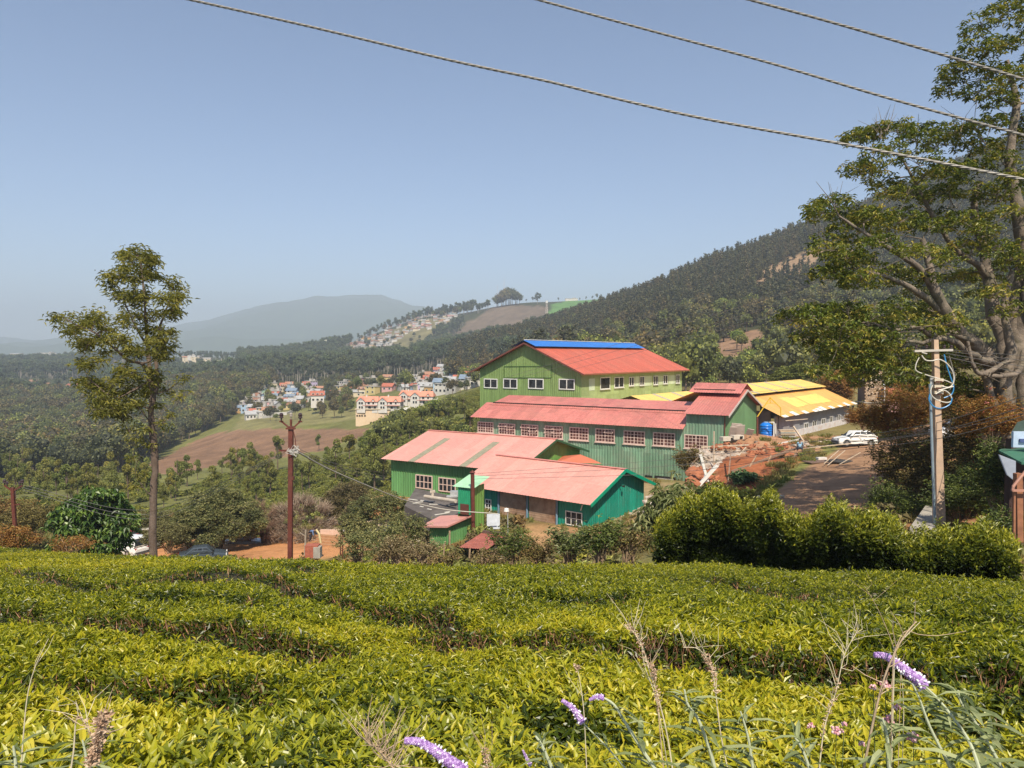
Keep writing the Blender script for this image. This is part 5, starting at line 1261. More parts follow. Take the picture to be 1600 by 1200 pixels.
# upright shoots along the top
n = 900; u = rs.uniform(1035, 1590, n); Yc = np.interp(u, HPa[:, 0], HPa[:, 1]) + rs.uniform(0, 1.4, n); tp_ = np.interp(u, HPa[:, 0], HPa[:, 2]) + (10 + fbm(u / 22, u * 0, 4, 1) * 52 + 26 * np.exp(-((u - 1255) / 26) ** 2) + 20 * np.exp(-((u - 1440) / 30) ** 2))
zt_ = -(tp_ - 553) / FPX * np.interp(u, HPa[:, 0], HPa[:, 1]); b = np.stack([(u - 800) / FPX * Yc, Yc, zt_], 1); hgt_ = rs.uniform(.1, .4, n) ** 1.3
for j in range(7):
    a = j * 2.4 + rs.uniform(0, 6, n); D = np.stack([np.cos(a), np.sin(a), np.full(n, 1.1)], 1)
    leaves(hd, b + np.array([0, 0, 1]) * (hgt_ * j / 7)[:, None], D, np.stack([-np.cos(a), -np.sin(a), np.ones(n)], 1), .10, .036, np.clip(rs.normal(.75, .12, n), 0, 1), 'fold', droop=.2)
# woody core
for i in range(0, len(HP) - 2):
    for t in np.linspace(0, 1, 4)[:-1]:
        u0 = HPa[i, 0] * (1 - t) + HPa[i + 1, 0] * t; Y0 = np.interp(u0, HPa[:, 0], HPa[:, 1]); zt0 = -(np.interp(u0, HPa[:, 0], HPa[:, 2]) - 553) / FPX * Y0; zb0 = -(np.interp(u0, HPa[:, 0], HPa[:, 3]) - 553) / FPX * Y0 - .6
        vv, ff = ICO2
        if u0 < 1062: continue
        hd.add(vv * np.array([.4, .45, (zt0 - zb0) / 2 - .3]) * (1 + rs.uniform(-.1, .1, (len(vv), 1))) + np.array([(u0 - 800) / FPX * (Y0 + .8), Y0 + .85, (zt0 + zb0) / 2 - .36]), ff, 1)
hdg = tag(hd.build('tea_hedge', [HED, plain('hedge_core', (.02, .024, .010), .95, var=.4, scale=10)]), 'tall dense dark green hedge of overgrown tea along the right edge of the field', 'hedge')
# ---------------------------------------------------------------- village, villas, hill settlement
WC = {'white': (.58, .55, .50), 'cream': (.62, .52, .36), 'pink': (.60, .34, .33), 'pale blue': (.33, .45, .58), 'yellow': (.58, .46, .2), 'lilac': (.50, .40, .56), 'mint green': (.34, .52, .40), 'grey': (.36, .35, .33), 'ochre': (.50, .30, .12), 'turquoise': (.16, .36, .42)}
RC = {'red tiled': (.42, .13, .08), 'grey tin': (.38, .38, .38), 'rusty tin': (.26, .13, .08), 'flat concrete': (.42, .39, .35), 'orange tiled': (.40, .20, .12), 'blue tin': (.19, .25, .33)}
WM = {k: plain('wall_' + k.replace(' ', '_'), v, .85, var=.1, scale=.6, dirt=hsv_scale(v, .55), dirt_amt=.35, dscale=.3) for k, v in WC.items()}
RM = {k: plain('roof_' + k.replace(' ', '_'), v, .8, var=.2, scale=.8, dirt=hsv_scale(v, .5), dirt_amt=.5, dscale=.4) for k, v in RC.items()}
_wm = MB(); _wm.box((0, 0, 0), (1, .12, 1.0)); _wm.box((0, .03, 0), (1.22, .1, 1.2), mat=1)
winmesh = _wm.build('window', [GLASS, FR_WHITE]); WDATA = winmesh.data; bpy.data.objects.remove(winmesh)
def addwin(par, x, y, z, w, h, rz=0):
    o = bpy.data.objects.new('window', WDATA); COL.objects.link(o); o.parent = par; o.location = (x, y, z); o.scale = (w, 1, h); o.rotation_euler = (0, 0, rz); return o
def house(px, py, Y, w, d, h, rh, wc, rc, rz, nwin, label, group, name='house', flat=False, z=None):
    b = P(px, py, Y); zz = b[2] if z is None else z
    t = thing(name, label, 'house', (b[0], b[1], zz), rz, group)
    m = MB(); m.box((0, 0, h / 2 - 1.5), (w, d, h + 3))
    if not flat:
        for s in (-1, 1):
            m.add([(s * w / 2, -d / 2, h), (s * w / 2, d / 2, h), (s * w / 2, 0, h + rh)], [(0, 1, 2)])
    m.build('wall', WM[wc], t, world=False)
    m = MB()
    if flat:
        m.box((0, 0, h + .12), (w + .7, d + .7, .24)); m.box((w * .22, d * .1, h + 1.1), (w * .3, d * .35, 1.7))
    else:
        o = .55; sl = rh / (d / 2); e = h - sl * o
        v = [(-w / 2 - o, -d / 2 - o, e), (w / 2 + o, -d / 2 - o, e), (w / 2 + o, 0, h + rh), (-w / 2 - o, 0, h + rh), (-w / 2 - o, d / 2 + o, e), (w / 2 + o, d / 2 + o, e)]
        v2 = [(a, b_, c_ + .14) for a, b_, c_ in v]
        m.add(v + v2, [(0, 1, 2, 3), (3, 2, 5, 4), (6, 9, 8, 7), (9, 10, 11, 8), (0, 6, 7, 1), (4, 5, 11, 10), (0, 3, 9, 6), (3, 4, 10, 9), (1, 7, 8, 2), (2, 8, 11, 5)])
    m.build('roof', RM[rc], t, world=False)
    st = 1 if h < 4.2 else 2
    for s in range(st):
        for i in range(nwin): addwin(t, -w / 2 + w * (i + .5) / nwin, -d / 2 - .03, 1.6 + s * 2.9, min(1.2, w / nwin * .5), 1.15)
    return t
MUT = ['white', 'white', 'cream', 'cream', 'grey', 'pink', 'pale blue', 'ochre', 'white', 'lilac', 'yellow', 'mint green', 'grey']
def lay(poly, n, y0, y1, dmin, seed, wr, cols, roofs, where, name, flatp=.5, nw=(1, 3), hr=(2.8, 5.6), zl=None):
    r = np.random.RandomState(seed); xs = [p[0] for p in poly]; ysq = [p[1] for p in poly]; pts = []; tries = 0
    while len(pts) < n and tries < 6000:
        tries += 1; px, py = r.uniform(min(xs), max(xs)), r.uniform(min(ysq), max(ysq))
        if not inpoly(np.array([px]), np.array([py]), poly)[0]: continue
        if any(abs(px - a) < dmin and abs(py - b) < dmin * .33 for a, b in pts): continue
        pts.append((px, py))
    for px, py in sorted(pts):
        Y = Yfor(px, py, y0, y1); wc = cols[r.randint(len(cols))]; rc = roofs[r.randint(len(roofs))]; fl = r.rand() < flatp
        if fl: rc = 'flat concrete'
        w = r.uniform(*wr); h = r.uniform(*hr); st = 'two storey' if h > 4.2 else 'low'
        lab = f'{st} {wc} {rc} roofed house {where}'
        CLEAR.append((px, Y)); house(px, py, Y, w, w * r.uniform(.6, .9), h if h < 3.4 or h > 4.2 else 3.2, r.uniform(1, 1.8), wc, rc, r.normal(0, .35), r.randint(*nw) if nw[1] > 1 else 0, lab, lab, name, fl)
allr = ['red tiled', 'grey tin', 'rusty tin', 'orange tiled', 'blue tin', 'grey tin']
lay([(376, 655), (380, 628), (400, 612), (440, 606), (500, 606), (512, 622), (470, 640), (440, 648), (400, 660)], 95, 350, 640, 4.2, 1, (4.2, 7), MUT, allr, 'in the village left of the villas', 'house', nw=(2, 4))
lay([(505, 622), (515, 606), (620, 596), (625, 608), (600, 614), (560, 628)], 18, 420, 640, 11, 2, (6, 9), ['white', 'cream', 'pink', 'yellow', 'ochre'], ['red tiled', 'orange tiled', 'grey tin'], 'among trees in the middle of the village', 'house', .3, nw=(2, 4))
lay([(628, 612), (632, 600), (660, 590), (700, 580), (748, 576), (748, 604), (700, 618), (668, 616)], 120, 330, 620, 4.2, 3, (4.2, 7.5), MUT, allr, 'in the village behind the villas', 'house', nw=(2, 4))
lay([(535, 548), (552, 534), (590, 522), (640, 498), (700, 484), (720, 490), (690, 512), (640, 520), (610, 545), (575, 560), (540, 558)], 170, 1050, 1500, 3.6, 4, (6, 10), ['white', 'cream', 'grey', 'pink', 'ochre', 'grey', 'grey'], ['rusty tin', 'grey tin', 'rusty tin', 'flat concrete'], 'in the settlement on the far hill', 'hill_house', .4, nw=(0, 1), hr=(2.6, 4.))
lay([(262, 588), (275, 570), (300, 562), (360, 566), (365, 574), (310, 584)], 14, 700, 1100, 8, 5, (9, 14), ['white', 'cream', 'pink'], ['red tiled', 'orange tiled', 'flat concrete'], 'on the wooded ridge left of the village', 'house', .35, nw=(1, 3), hr=(3, 6))
lay([(5, 622), (20, 606), (60, 604), (130, 600), (125, 622), (60, 630)], 9, 560, 900, 14, 6, (9, 13), ['white', 'ochre', 'pink'], ['orange tiled', 'red tiled'], 'in the wood near the left edge', 'house', .1, nw=(1, 3), hr=(3, 5.6))
lay([(150, 590), (150, 582), (265, 578), (260, 592)], 5, 800, 1200, 14, 7, (9, 15), ['white', 'pink'], ['red tiled', 'orange tiled'], 'behind the slim silver oak', 'house', .3, nw=(0, 1))
lay([(5, 572), (15, 562), (60, 560), (170, 556), (160, 574), (60, 578)], 34, 1450, 1990, 5, 8, (14, 24), ['white', 'cream', 'grey'], ['grey tin', 'flat concrete'], 'in the hazy town far off on the left', 'town_house', .7, nw=(0, 1), hr=(4, 9))

# ---- four villas on the terrace
def villa(px, py, w, label, Y=300, z=None, s=.66):
    w = w / s * 1.08
    b = P(px, py, Y); t = thing('villa', label, 'house', b, -.1); t.scale = (s, s, s)
    W, D, H = w, 8.5, 5.4
    m = MB(); m.box((0, 0, H / 2 - 1), (W, D, H + 2)); gx = -W * .27; gw = W * .4
    m.box((gx, -D / 2 - .7, H / 2 - 1), (gw, 1.4, H + 2)); m.add([(gx - gw / 2, -D / 2 - 1.41, H), (gx + gw / 2, -D / 2 - 1.41, H), (gx, -D / 2 - 1.41, H + 2.1)], [(0, 1, 2)])
    hx = W * .3; m.add([(hx - 1.3, -D / 2 - .3, H - .2), (hx + 1.3, -D / 2 - .3, H - .2), (hx, -D / 2 - .3, H + 1.4)], [(0, 1, 2)])
    for q in (-1, 1): m.add([(q * W / 2, -D / 2, H), (q * W / 2, D / 2, H), (q * W / 2, 0, H + 2.9)], [(0, 1, 2)])
    m.build('wall', WM['white'], t, world=False)
    m = MB(); o = .6; e = H - .35; r = H + 2.95
    v = [(-W / 2 - o, -D / 2 - o, e), (W / 2 + o, -D / 2 - o, e), (W / 2 + o - 1, 0, r), (-W / 2 - o + 1, 0, r), (-W / 2 - o, D / 2 + o, e), (W / 2 + o, D / 2 + o, e)]
    m.add(v, [(0, 1, 2, 3), (3, 2, 5, 4), (1, 5, 2), (0, 3, 4)])
    g = gw / 2 + .5; m.add([(gx - g, -D / 2 - 1.9, H - .5), (gx, -D / 2 - 1.9, H + 2.25), (gx, -1, H + 2.25), (gx - g, -1, H - .5), (gx + g, -D / 2 - 1.9, H - .5), (gx + g, -1, H - .5)], [(0, 1, 2, 3), (1, 4, 5, 2)])
    m.add([(hx - 1.8, -D / 2 - .8, H - .6), (hx, -D / 2 - .8, H + 1.6), (hx, -2, H + 1.6), (hx - 1.8, -2, H - .6), (hx + 1.8, -D / 2 - .8, H - .6), (hx + 1.8, -2, H - .6)], [(0, 1, 2, 3), (1, 4, 5, 2)])
    rf = m.build('roof', plain('villa_tiles', (.62, .26, .17), .8, var=.15, scale=.7, dirt=(.30, .2, .15), dirt_amt=.5, dscale=.3), t, world=False)
    c = MB(); c.box((-W * .1, -.3, H + 3.2), (.8, .8, 1.4)); c.build('chimney', WM['white'], rf, world=False)
    m = MB(); m.box((W * .14, -D / 2 - .75, 2.75), (W * .7, 1.5, .28)); m.build('balcony', plain('villa_band', (.50, .24, .19), .8), t, world=False)
    for x, z, ww in [(gx - .8, 1.5, 1.1), (gx + .8, 1.5, 1.1), (gx - .8, 4.2, 1.2), (gx + .8, 4.2, 1.2)]: addwin(t, x, -D / 2 - 1.45, z, ww, 1.5)
    for x, z, ww in [(W * .08, 4.2, 1.6), (W * .3, 4.2, 1.2), (W * .12, 1.4, 1.6), (W * .38, 1.4, 1.1)]: addwin(t, x, -D / 2 - .05, z, ww, 1.5)
    m = MB()
    for x, y, z in [(gx, -D / 2 - 1.43, H + .9)]: m.box((x, y, z), (1.5, .06, .9))
    m.build('gable_panel', plain('grey_blue_gable', (.30, .34, .37), .8), t, world=False)
    return t
villa(577, 640.5, 8.2, 'white villa with orange roof standing on the left end of the cream terrace', 300)
villa(611, 640.5, 8.8, 'second white villa from the left with orange roof partly weathered grey', 300)
villa(642, 630, 8.2, 'white villa with orange roof behind the other three villas', 316)
villa(661, 632, 8.8, 'rightmost white villa with orange roof at the top of the white wall', 300)
_x0, _x1 = P(556, 650, 297), P(610, 650, 297)
tw = thing('terrace_building', 'cream terrace building with two rows of square openings under the villas', 'building', (_x0[0], 297, _x0[2] - 4))
zt_ = P(580, 641, 297)[2]; zb_ = P(580, 662, 297)[2] - 1.5
m = MB(); m.box(((_x0[0] + _x1[0]) / 2, 297 + 3, (zt_ + zb_) / 2), (_x1[0] - _x0[0], 6, zt_ - zb_)); m.build('wall', plain('cream_render', (.66, .50, .33), .9, var=.08, dirt=(.5, .33, .2), dirt_amt=.5, dscale=.2), tw)
m = MB(); m.box(((_x0[0] + _x1[0]) / 2, 297 + 2.8, zt_ + .15), (_x1[0] - _x0[0] + .5, 6.6, .3)); m.build('parapet', WM['cream'], tw)
for x in (558.3, 562.3, 566, 570.5):
    for y in (644.5, 650.8):
        q = P(x, y, 296.9); m = MB(); m.box(q, (.62, .15, .62)); m.build('opening', DARK, tw)
for x in (595, 603):
    q = P(x, 644.3, 296.9); m = MB(); m.box(q, (.8, .15, .4)); m.build('opening', DARK, tw)
ww_ = thing('boundary_wall', 'bright white wall stepping up the slope right of the terrace building', 'wall', P(620, 650, 298))
m = MB(); pts = [(611, 641, 652), (624, 640, 652), (640, 636, 645), (655, 632, 640), (670, 628, 634), (684, 622, 628)]
for (x0, t0, b0), (x1, t1, b1) in zip(pts[:-1], pts[1:]):
    A, B_ = P(x0, t0, 297.5), P(x1, t1, 297.5); A2, B2_ = P(x0, b0 + 4, 297.5), P(x1, b1 + 4, 297.5)
    v = [A, B_, B2_, A2]; v2 = [q + np.array([0, .5, 0]) for q in v]; m.add(v + v2, [(0, 1, 2, 3), (7, 6, 5, 4), (0, 4, 5, 1), (3, 2, 6, 7), (0, 3, 7, 4), (1, 5, 6, 2)])
m.build('wall', plain('white_wash', (.80, .78, .72), .85, var=.05, dirt=(.6, .55, .45), dirt_amt=.3), ww_)
# long blue school-like block
house(664, 612, 470, 25, 8, 5.6, 1, 'pale blue', 'flat concrete', 0, 9, 'long two storey pale blue block with rows of windows behind the villas', None, 'apartment_block', True)
house(496, 630, 400, 7, 6, 4.3, 2., 'white', 'red tiled', .3, 3, 'white house with steep red roof standing apart left of the villas', None, 'house')
lw_ = MB(); a, b = P(406, 650, 380), P(448, 648, 372); lw_.beam(a, b, .4, 1.6); a2_, b2w = P(448, 648, 372), P(474, 637, 400); lw_.beam(a2_, b2w, .4, 1.2)
tag(lw_.build('boundary_wall', WM['white']), 'long low white wall between the village and the terraced plot', 'wall')
# trees inside the village
rs = np.random.RandomState(66)
for i in range(190):
    px, py = [(rs.uniform(380, 560), rs.uniform(604, 662)), (rs.uniform(500, 745), rs.uniform(590, 640)), (rs.uniform(520, 600), rs.uniform(600, 655))][i % 3]
    if py > 655 - (px - 500) * .1 and px > 540 or (552 < px < 700 and py > 618 + (abs(px - 620) < 40) * 0 and py < 664): continue
    Y = Yfor(px, py, 330, 660); o = PB[i % 4].copy() if i % 5 else PL[i % 3].copy(); COL.objects.link(o); o.name = 'village_tree'
    place(o, (px - 800) / FPX * Y, Y, rs.uniform(.4, .85), rs.uniform(0, 6)); tag(o, 'dark green tree growing between the village houses', 'tree', 'trees between the village houses')
for i, (px, py, s) in enumerate([(633, 614, .95), (640, 612, .8), (596, 606, .5), (630, 640, .32), (676, 616, .5), (560, 612, .6)]):
    o = PL[i % 3].copy(); COL.objects.link(o); o.name = 'village_tree'; Y = 330 if py > 620 else 420; b = P(px, py, Y); o.location = b; s = s * 1.4; o.scale = (s, s, s * 1.2); tag(o, 'tall rounded green tree behind the villas', 'tree', 'rounded trees behind the villas')
# hill-top grove, ridge trees
for i in range(17):
    px = 774 + 38 * (i + .5) / 17 + rs.normal(0, .8); Y = 1400 + rs.uniform(-20, 25); o = PB[i % 4].copy(); COL.objects.link(o); o.name = 'grove_tree'
    s = 2.7 * (1.05 - abs(px - 793) / 45); place(o, (px - 800) / FPX * Y, Y, s, rs.uniform(0, 6)); tag(o, 'large tree in the round grove on the bare hilltop', 'tree', 'grove on the bare hilltop')
for i in range(90):
    t_ = i / 89; px = 548 + (742 - 548) * t_ ** .7 + rs.normal(0, 2); Y = 1405 + rs.uniform(-15, 15); o = (PE[i % 4] if i % 3 else PB[i % 4]).copy(); COL.objects.link(o); o.name = 'ridge_tree'
    place(o, (px - 800) / FPX * Y, Y, rs.uniform(.9, 1.35) * (.75 + .4 * t_), rs.uniform(0, 6)); tag(o, 'tall tree in the row along the settlement ridge', 'tree', 'trees along the settlement ridge')
for i, (px, s) in enumerate([(832, .8), (836, 1.), (843, 1.2), (822, .6), (872, .6), (905, .5), (915, .6), (925, .7), (932, .9), (938, .8)]):
    o = PE[i % 4].copy(); COL.objects.link(o); o.name = 'ridge_tree'; place(o, (px - 800) / FPX * 1440, 1440, s * .8); tag(o, 'small tree on the green ridge right of the grove', 'tree', 'small trees on the green ridge')
# bare trees on the skyline of the right hill
bare = MB(); r3 = np.random.RandomState(3)
bare.tube([(0, 0, -1), (.2, 0, 9), (0, 0, 20)], [.35, .25, .06], 5)
for i in range(26):
    z = r3.uniform(7, 19); a = r3.uniform(0, 6.28); L = r3.uniform(1.5, 4) * (1.2 - z / 26); bare.tube([(0, 0, z), (cos(a) * L * .6, sin(a) * L * .6, z + L * .6), (cos(a) * L, sin(a) * L, z + L * 1.3)], [.12, .08, .03], 4, cap=False)
b0 = bare.build('bare_tree', plain('grey_dead_wood', (.16, .14, .13), .9))
for i, (px, s) in enumerate([(966, 1.0), (975, .9), (984, .7), (1014, .8), (1045, .9), (1070, .8), (1185, 1.1), (1189, .8), (1220, .6), (1140, .6), (1100, .7), (955, .7), (1330, .8)]):
    o = b0 if i == 0 else b0.copy()
    if i: COL.objects.link(o)
    place(o, (px - 800) / FPX * 715, 715, s * .9, i); tag(o, 'bare grey dead tree standing on the skyline of the right hill', 'tree', 'dead trees on the skyline')
# water tank, masts
wt = thing('water_tower', 'pale cylindrical water tower above the trees left of the settlement', 'water tower', P(510, 548, 1230))
m = MB(); q = P(510, 541.5, 1230); m.lathe(q, [(0, 0), (4.3, 0), (4.5, .6), (4.5, 7.6), (3.2, 9.3), (0, 10)], 20); m.build('tank', plain('pale_yellow_concrete', (.66, .64, .48), .8), wt)
m = MB()
for a in range(6): m.beam(q + [cos(a) * 3.6, sin(a) * 3.6, 0], q + [cos(a) * 3.6, sin(a) * 3.6, -12], .6)
m.build('support_frame', CONC, wt)
def mast(px, py0, py1, Y, w, label, red=True):
    a, b = P(px, py0, Y), P(px, py1, Y); t = thing('radio_mast', label, 'mast', b); H = a[2] - b[2]; m = MB(); k = 12
    for sx in (-1, 1):
        for sy in (-1, 1): m.beam(b + [sx * w, sy * w, 0], b + [sx * w * .35, sy * w * .35, H], w * .16)
    for i in range(k):
        z0, z1 = H * i / k, H * (i + 1) / k; w0 = w * (1 - .65 * i / k); w1 = w * (1 - .65 * (i + 1) / k)
        m.beam(b + [-w0, -w0, z0], b + [w1, -w1, z1], w * .1); m.beam(b + [w0, w0, z0], b + [-w1, w1, z1], w * .1); m.beam(b + [w0, -w0, z0], b + [-w1, -w1, z1], w * .1)
    m.build('lattice', plain('mast_paint', (.60, .50, .46), .7), t)
    return t, b, H
t, b, H = mast(853.5, 470, 502, 1200, 2.2, 'pale lattice mast with white drum on the green ridge')
m = MB(); m.cyl(b + [0, 0, H - 3.5], b + [0, 0, H + .6], 2.0, 12); m.build('drum', M_white(), t)
t, b, H = mast(787, 436, 474, 1410, .9, 'thin dark mast rising out of the hilltop grove')
mast(776.5, 446, 474, 1412, .5, 'shorter thin mast just left of the hilltop grove mast')
house(892, 470, 1480, 26, 9, 5, 1, 'white', 'flat concrete', 0, 0, 'long white building on the crest of the green ridge', None, 'house', True)

for i in range(110):
    px, py = rs.uniform(540, 730), rs.uniform(485, 556)
    if not inpoly(np.array([px]), np.array([py]), [(530, 552), (552, 534), (590, 522), (640, 498), (700, 484), (735, 486), (720, 520), (660, 550), (610, 560)])[0]: continue
    Y = Yfor(px, py, 1050, 1500); o = PB[i % 4].copy(); COL.objects.link(o); o.name = 'settlement_tree'; place(o, (px - 800) / FPX * Y, Y, rs.uniform(.45, .9), i); tag(o, 'dark tree among the small houses of the hill settlement', 'tree', 'trees among the hill settlement')
# ---------------------------------------------------------------- vehicles
TYRE = plain('tyre_rubber', (.02, .02, .02), .85, var=.2); RIM = plain('wheel_rim', (.45, .45, .44), .4, metal=.5)
CARGL = glass_dark('car_glass', (.03, .035, .04), .06)
def car(name, label, cat, loc, rz, L, Wd, H, col, prof, cabin, wheels=(.19, .80), wr=.29, group=None, pm=None):
    """prof: body outline (x fraction, z) top line; cabin: list of (x, z) for the glasshouse"""
    t = thing(name, label, cat, loc, rz, group); X = lambda f: (f - .5) * L
    paint_ = pm or plain('car_paint_' + '_'.join('%02d' % int(c * 99) for c in col), col, .22, var=.03, spec=.6, dirt=hsv_scale(col, .7), dirt_amt=.2)
    hw = Wd / 2
    m = MB(); rows = []
    def section(x, z0, z1, w0, w1, sh):   # closed ring, 10 points
        return [(x, -w0, z0), (x, -w0 * 1.0, z0 + (z1 - z0) * .45), (x, -w1, z0 + (z1 - z0) * .8), (x, -w1 * .82, z1), (x, 0, z1 + sh), (x, w1 * .82, z1), (x, w1, z0 + (z1 - z0) * .8), (x, w0, z0 + (z1 - z0) * .45), (x, w0, z0), (x, 0, z0 - .02)]
    def loft(secs):
        v = [p for s in secs for p in s]; k = len(secs[0]); f = []
        for i in range(len(secs) - 1):
            for j in range(k): f.append((i * k + j, i * k + (j + 1) % k, (i + 1) * k + (j + 1) % k, (i + 1) * k + j))
        f.append(tuple(range(k))[::-1]); f.append(tuple((len(secs) - 1) * k + j for j in range(k))); return v, f
    secs = []
    for f_, z in prof:
        tp = min(1, .80 + 4 * min(f_, 1 - f_)); z0 = .24
        for wc in wheels:
            pass
        secs.append(section(X(f_), z0, z, hw * tp, hw * .96 * tp, .02))
    v, f = loft(secs); m.add(v, f)
    cs = [section(X(f_), zb, zt, hw * .93, hw * (.93 - .22 * min(1, (zt - zb) / .5)), .03) for f_, zb, zt in cabin]
    v, f = loft(cs); m.add(v, f)
    body = m.build('body', paint_, t, world=False, smooth=False)
    # glass: side windows, screens
    zb = cabin[1][1] + .06; zt = cabin[1][2] - .07; xf, xr = X(cabin[1][0]), X(cabin[2][0]); xf0, xr0 = X(cabin[0][0]), X(cabin[-1][0])
    def sw(z): return hw * (.93 - .0) - .0
    for s in (-1, 1):
        nw_ = 3 if L > 3.2 else 2; edges = np.linspace(0, 1, nw_ + 1)
        for i in range(nw_):
            e0, e1 = edges[i], edges[i + 1]; g = .04
            xb0, xb1 = xf0 * .75 + xf * .25 + (xr0 * .75 + xr * .25 - xf0 * .75 - xf * .25) * e0, xf0 * .75 + xf * .25 + (xr0 * .75 + xr * .25 - xf0 * .75 - xf * .25) * e1
            xt0, xt1 = xf + (xr - xf) * e0, xf + (xr - xf) * e1
            yb = s * (hw * .935 + .012); yt = s * (hw * (.93 - .22) * 1.0 + .07)
            mm = MB(); q = [(xb0 + g, yb, zb), (xb1 - g, yb, zb), (xt1 - g, yt, zt), (xt0 + g, yt, zt)]; q2 = [(a, b - s * .02, c) for a, b, c in q]
            mm.add(q + q2, [(0, 1, 2, 3), (7, 6, 5, 4), (0, 4, 5, 1), (1, 5, 6, 2), (2, 6, 7, 3), (3, 7, 4, 0)]); mm.build('side_window', CARGL, t, world=False)
    for a, b, nm in ((xf0, xf, 'windscreen'), (xr0, xr, 'rear_window')):
        sg = -1 if a < b else 1
        mm = MB(); y0, y1 = hw * .8, hw * .62; q = [(a * .93 + b * .07 + sg * .03, -y0, zb), (a * .93 + b * .07 + sg * .03, y0, zb), (a * .08 + b * .92 + sg * .03, y1, zt), (a * .08 + b * .92 + sg * .03, -y1, zt)]; q2 = [(x - sg * .02, y, z) for x, y, z in q]
        mm.add(q + q2, [(0, 1, 2, 3), (7, 6, 5, 4), (0, 4, 5, 1), (1, 5, 6, 2), (2, 6, 7, 3), (3, 7, 4, 0)]); mm.build(nm, CARGL, t, world=False)
    for f_ in wheels:
        for s in (-1, 1):
            mm = MB(); mm.cyl((X(f_), s * (hw - .16), wr), (X(f_), s * (hw + .01), wr), wr, 18); w_ = mm.build('wheel', TYRE, t, world=False)
            mm = MB(); mm.cyl((X(f_), s * (hw + .0), wr), (X(f_), s * (hw + .025), wr), wr * .6, 14); mm.build('rim', RIM, w_, world=False)
            mm = MB(); a = np.linspace(0, pi, 9); mm.tube([(X(f_) + cos(q) * (wr + .05), s * (hw * .985), wr + sin(q) * (wr + .05)) for q in a], .035, 5); mm.build('wheel_arch', TYRE, t, world=False)
    for s in (-1, 1):
        mm = MB(); mm.box((X(.012), s * hw * .62, .62), (.08, .3, .16)); mm.build('headlight', plain('lamp_glass', (.7, .7, .68), .1), t, world=False)
        mm = MB(); mm.box((X(.988), s * hw * .66, .70), (.06, .2, .22)); mm.build('tail_light', plain('red_lamp', (.35, .02, .02), .2), t, world=False)
        mm = MB(); mm.box((X(cabin[0][0]) + .12, s * (hw + .07), cabin[0][1] + .08), (.1, .16, .12)); mm.build('mirror', TYRE, t, world=False)
    for f_, nm in ((.0, 'front_bumper'), (1.0, 'rear_bumper')):
        mm = MB(); mm.box((X(f_), 0, .38), (.16, Wd * .84, .2)); mm.build(nm, plain('bumper_grey', (.08, .08, .085), .6), t, world=False)
    mm = MB()
    for s in (-1, 1): mm.box((X(.5), s * (hw + .005), .52), (L * .5, .03, .05))
    mm.build('door_strip', TYRE, t, world=False)
    return t
HATCH = ([(0, .58), (.03, .70), (.12, .78), (.28, .86), (.6, .88), (.9, .86), (.97, .80), (1, .6)], [(.26, .84, .86), (.42, .84, 1.38), (.82, .84, 1.38), (.98, .84, .88)])
SUV = ([(0, .7), (.03, .86), (.14, .95), (.26, .98), (.6, 1.0), (.9, 1.0), (.97, .95), (1, .7)], [(.25, .95, .98), (.36, .95, 1.66), (.93, .95, 1.66), (.995, .95, 1.0)])
SEDAN = ([(0, .58), (.03, .70), (.14, .80), (.28, .88), (.6, .90), (.85, .90), (.97, .86), (1, .62)], [(.26, .86, .88), (.40, .86, 1.36), (.68, .86, 1.36), (.84, .86, .90)])
q = P(1336, 691, 66); q[2] = float(hgt(np.array([q[0]]), np.array([66.]))[0]); zc = P(1336, 693, 66)[2]
car('hatchback_car', 'old white hatchback parked in front of the orange roofed workshop', 'car', (q[0], 66, zc), radians(4), 3.75, 1.5, 1.4, (.80, .79, .74), *HATCH)
yz = lambda px, Y: float(G(px, Y)[2])
car('estate_car', 'white estate car with roof rails half hidden by the tea edge on the left', 'car', (*P(200, 860, 62)[:2], P(200, 868, 62)[2]), radians(-28), 4.2, 1.65, 1.6, (.78, .78, .76), *SUV)
car('pickup_truck', 'silver pickup bonnet showing behind the white estate car', 'car', (*P(213, 855, 67)[:2], P(213, 862, 67)[2]), radians(170), 4.4, 1.7, 1.5, (.45, .48, .52), *SEDAN)
car('red_car', 'dark red car under the tin shelter behind the white estate car', 'car', (*P(186, 853, 69)[:2], P(186, 862, 69)[2]), radians(60), 3.8, 1.6, 1.5, (.22, .02, .03), *SUV)
car('dark_car', 'dark blue grey car with shining bonnet at the tea edge beneath the umbrella tree', 'car', (*P(318, 866, 60)[:2], P(318, 880, 60)[2]), radians(200), 3.9, 1.6, 1.4, (.05, .065, .08), *SEDAN)
car('grey_car', 'pale grey car parked in the shade behind the umbrella tree trunks', 'car', (*P(383, 851, 71)[:2], P(383, 858, 71)[2]), radians(183), 3.9, 1.6, 1.4, (.42, .44, .46), *SEDAN)
q = P(1495, 672, 52); car('far_car', 'white car with red lamp glimpsed through the flowering bush by the concrete pole', 'car', (q[0], 52, P(1495, 682, 52)[2]), radians(10), 3.7, 1.5, 1.4, (.78, .77, .74), *HATCH)

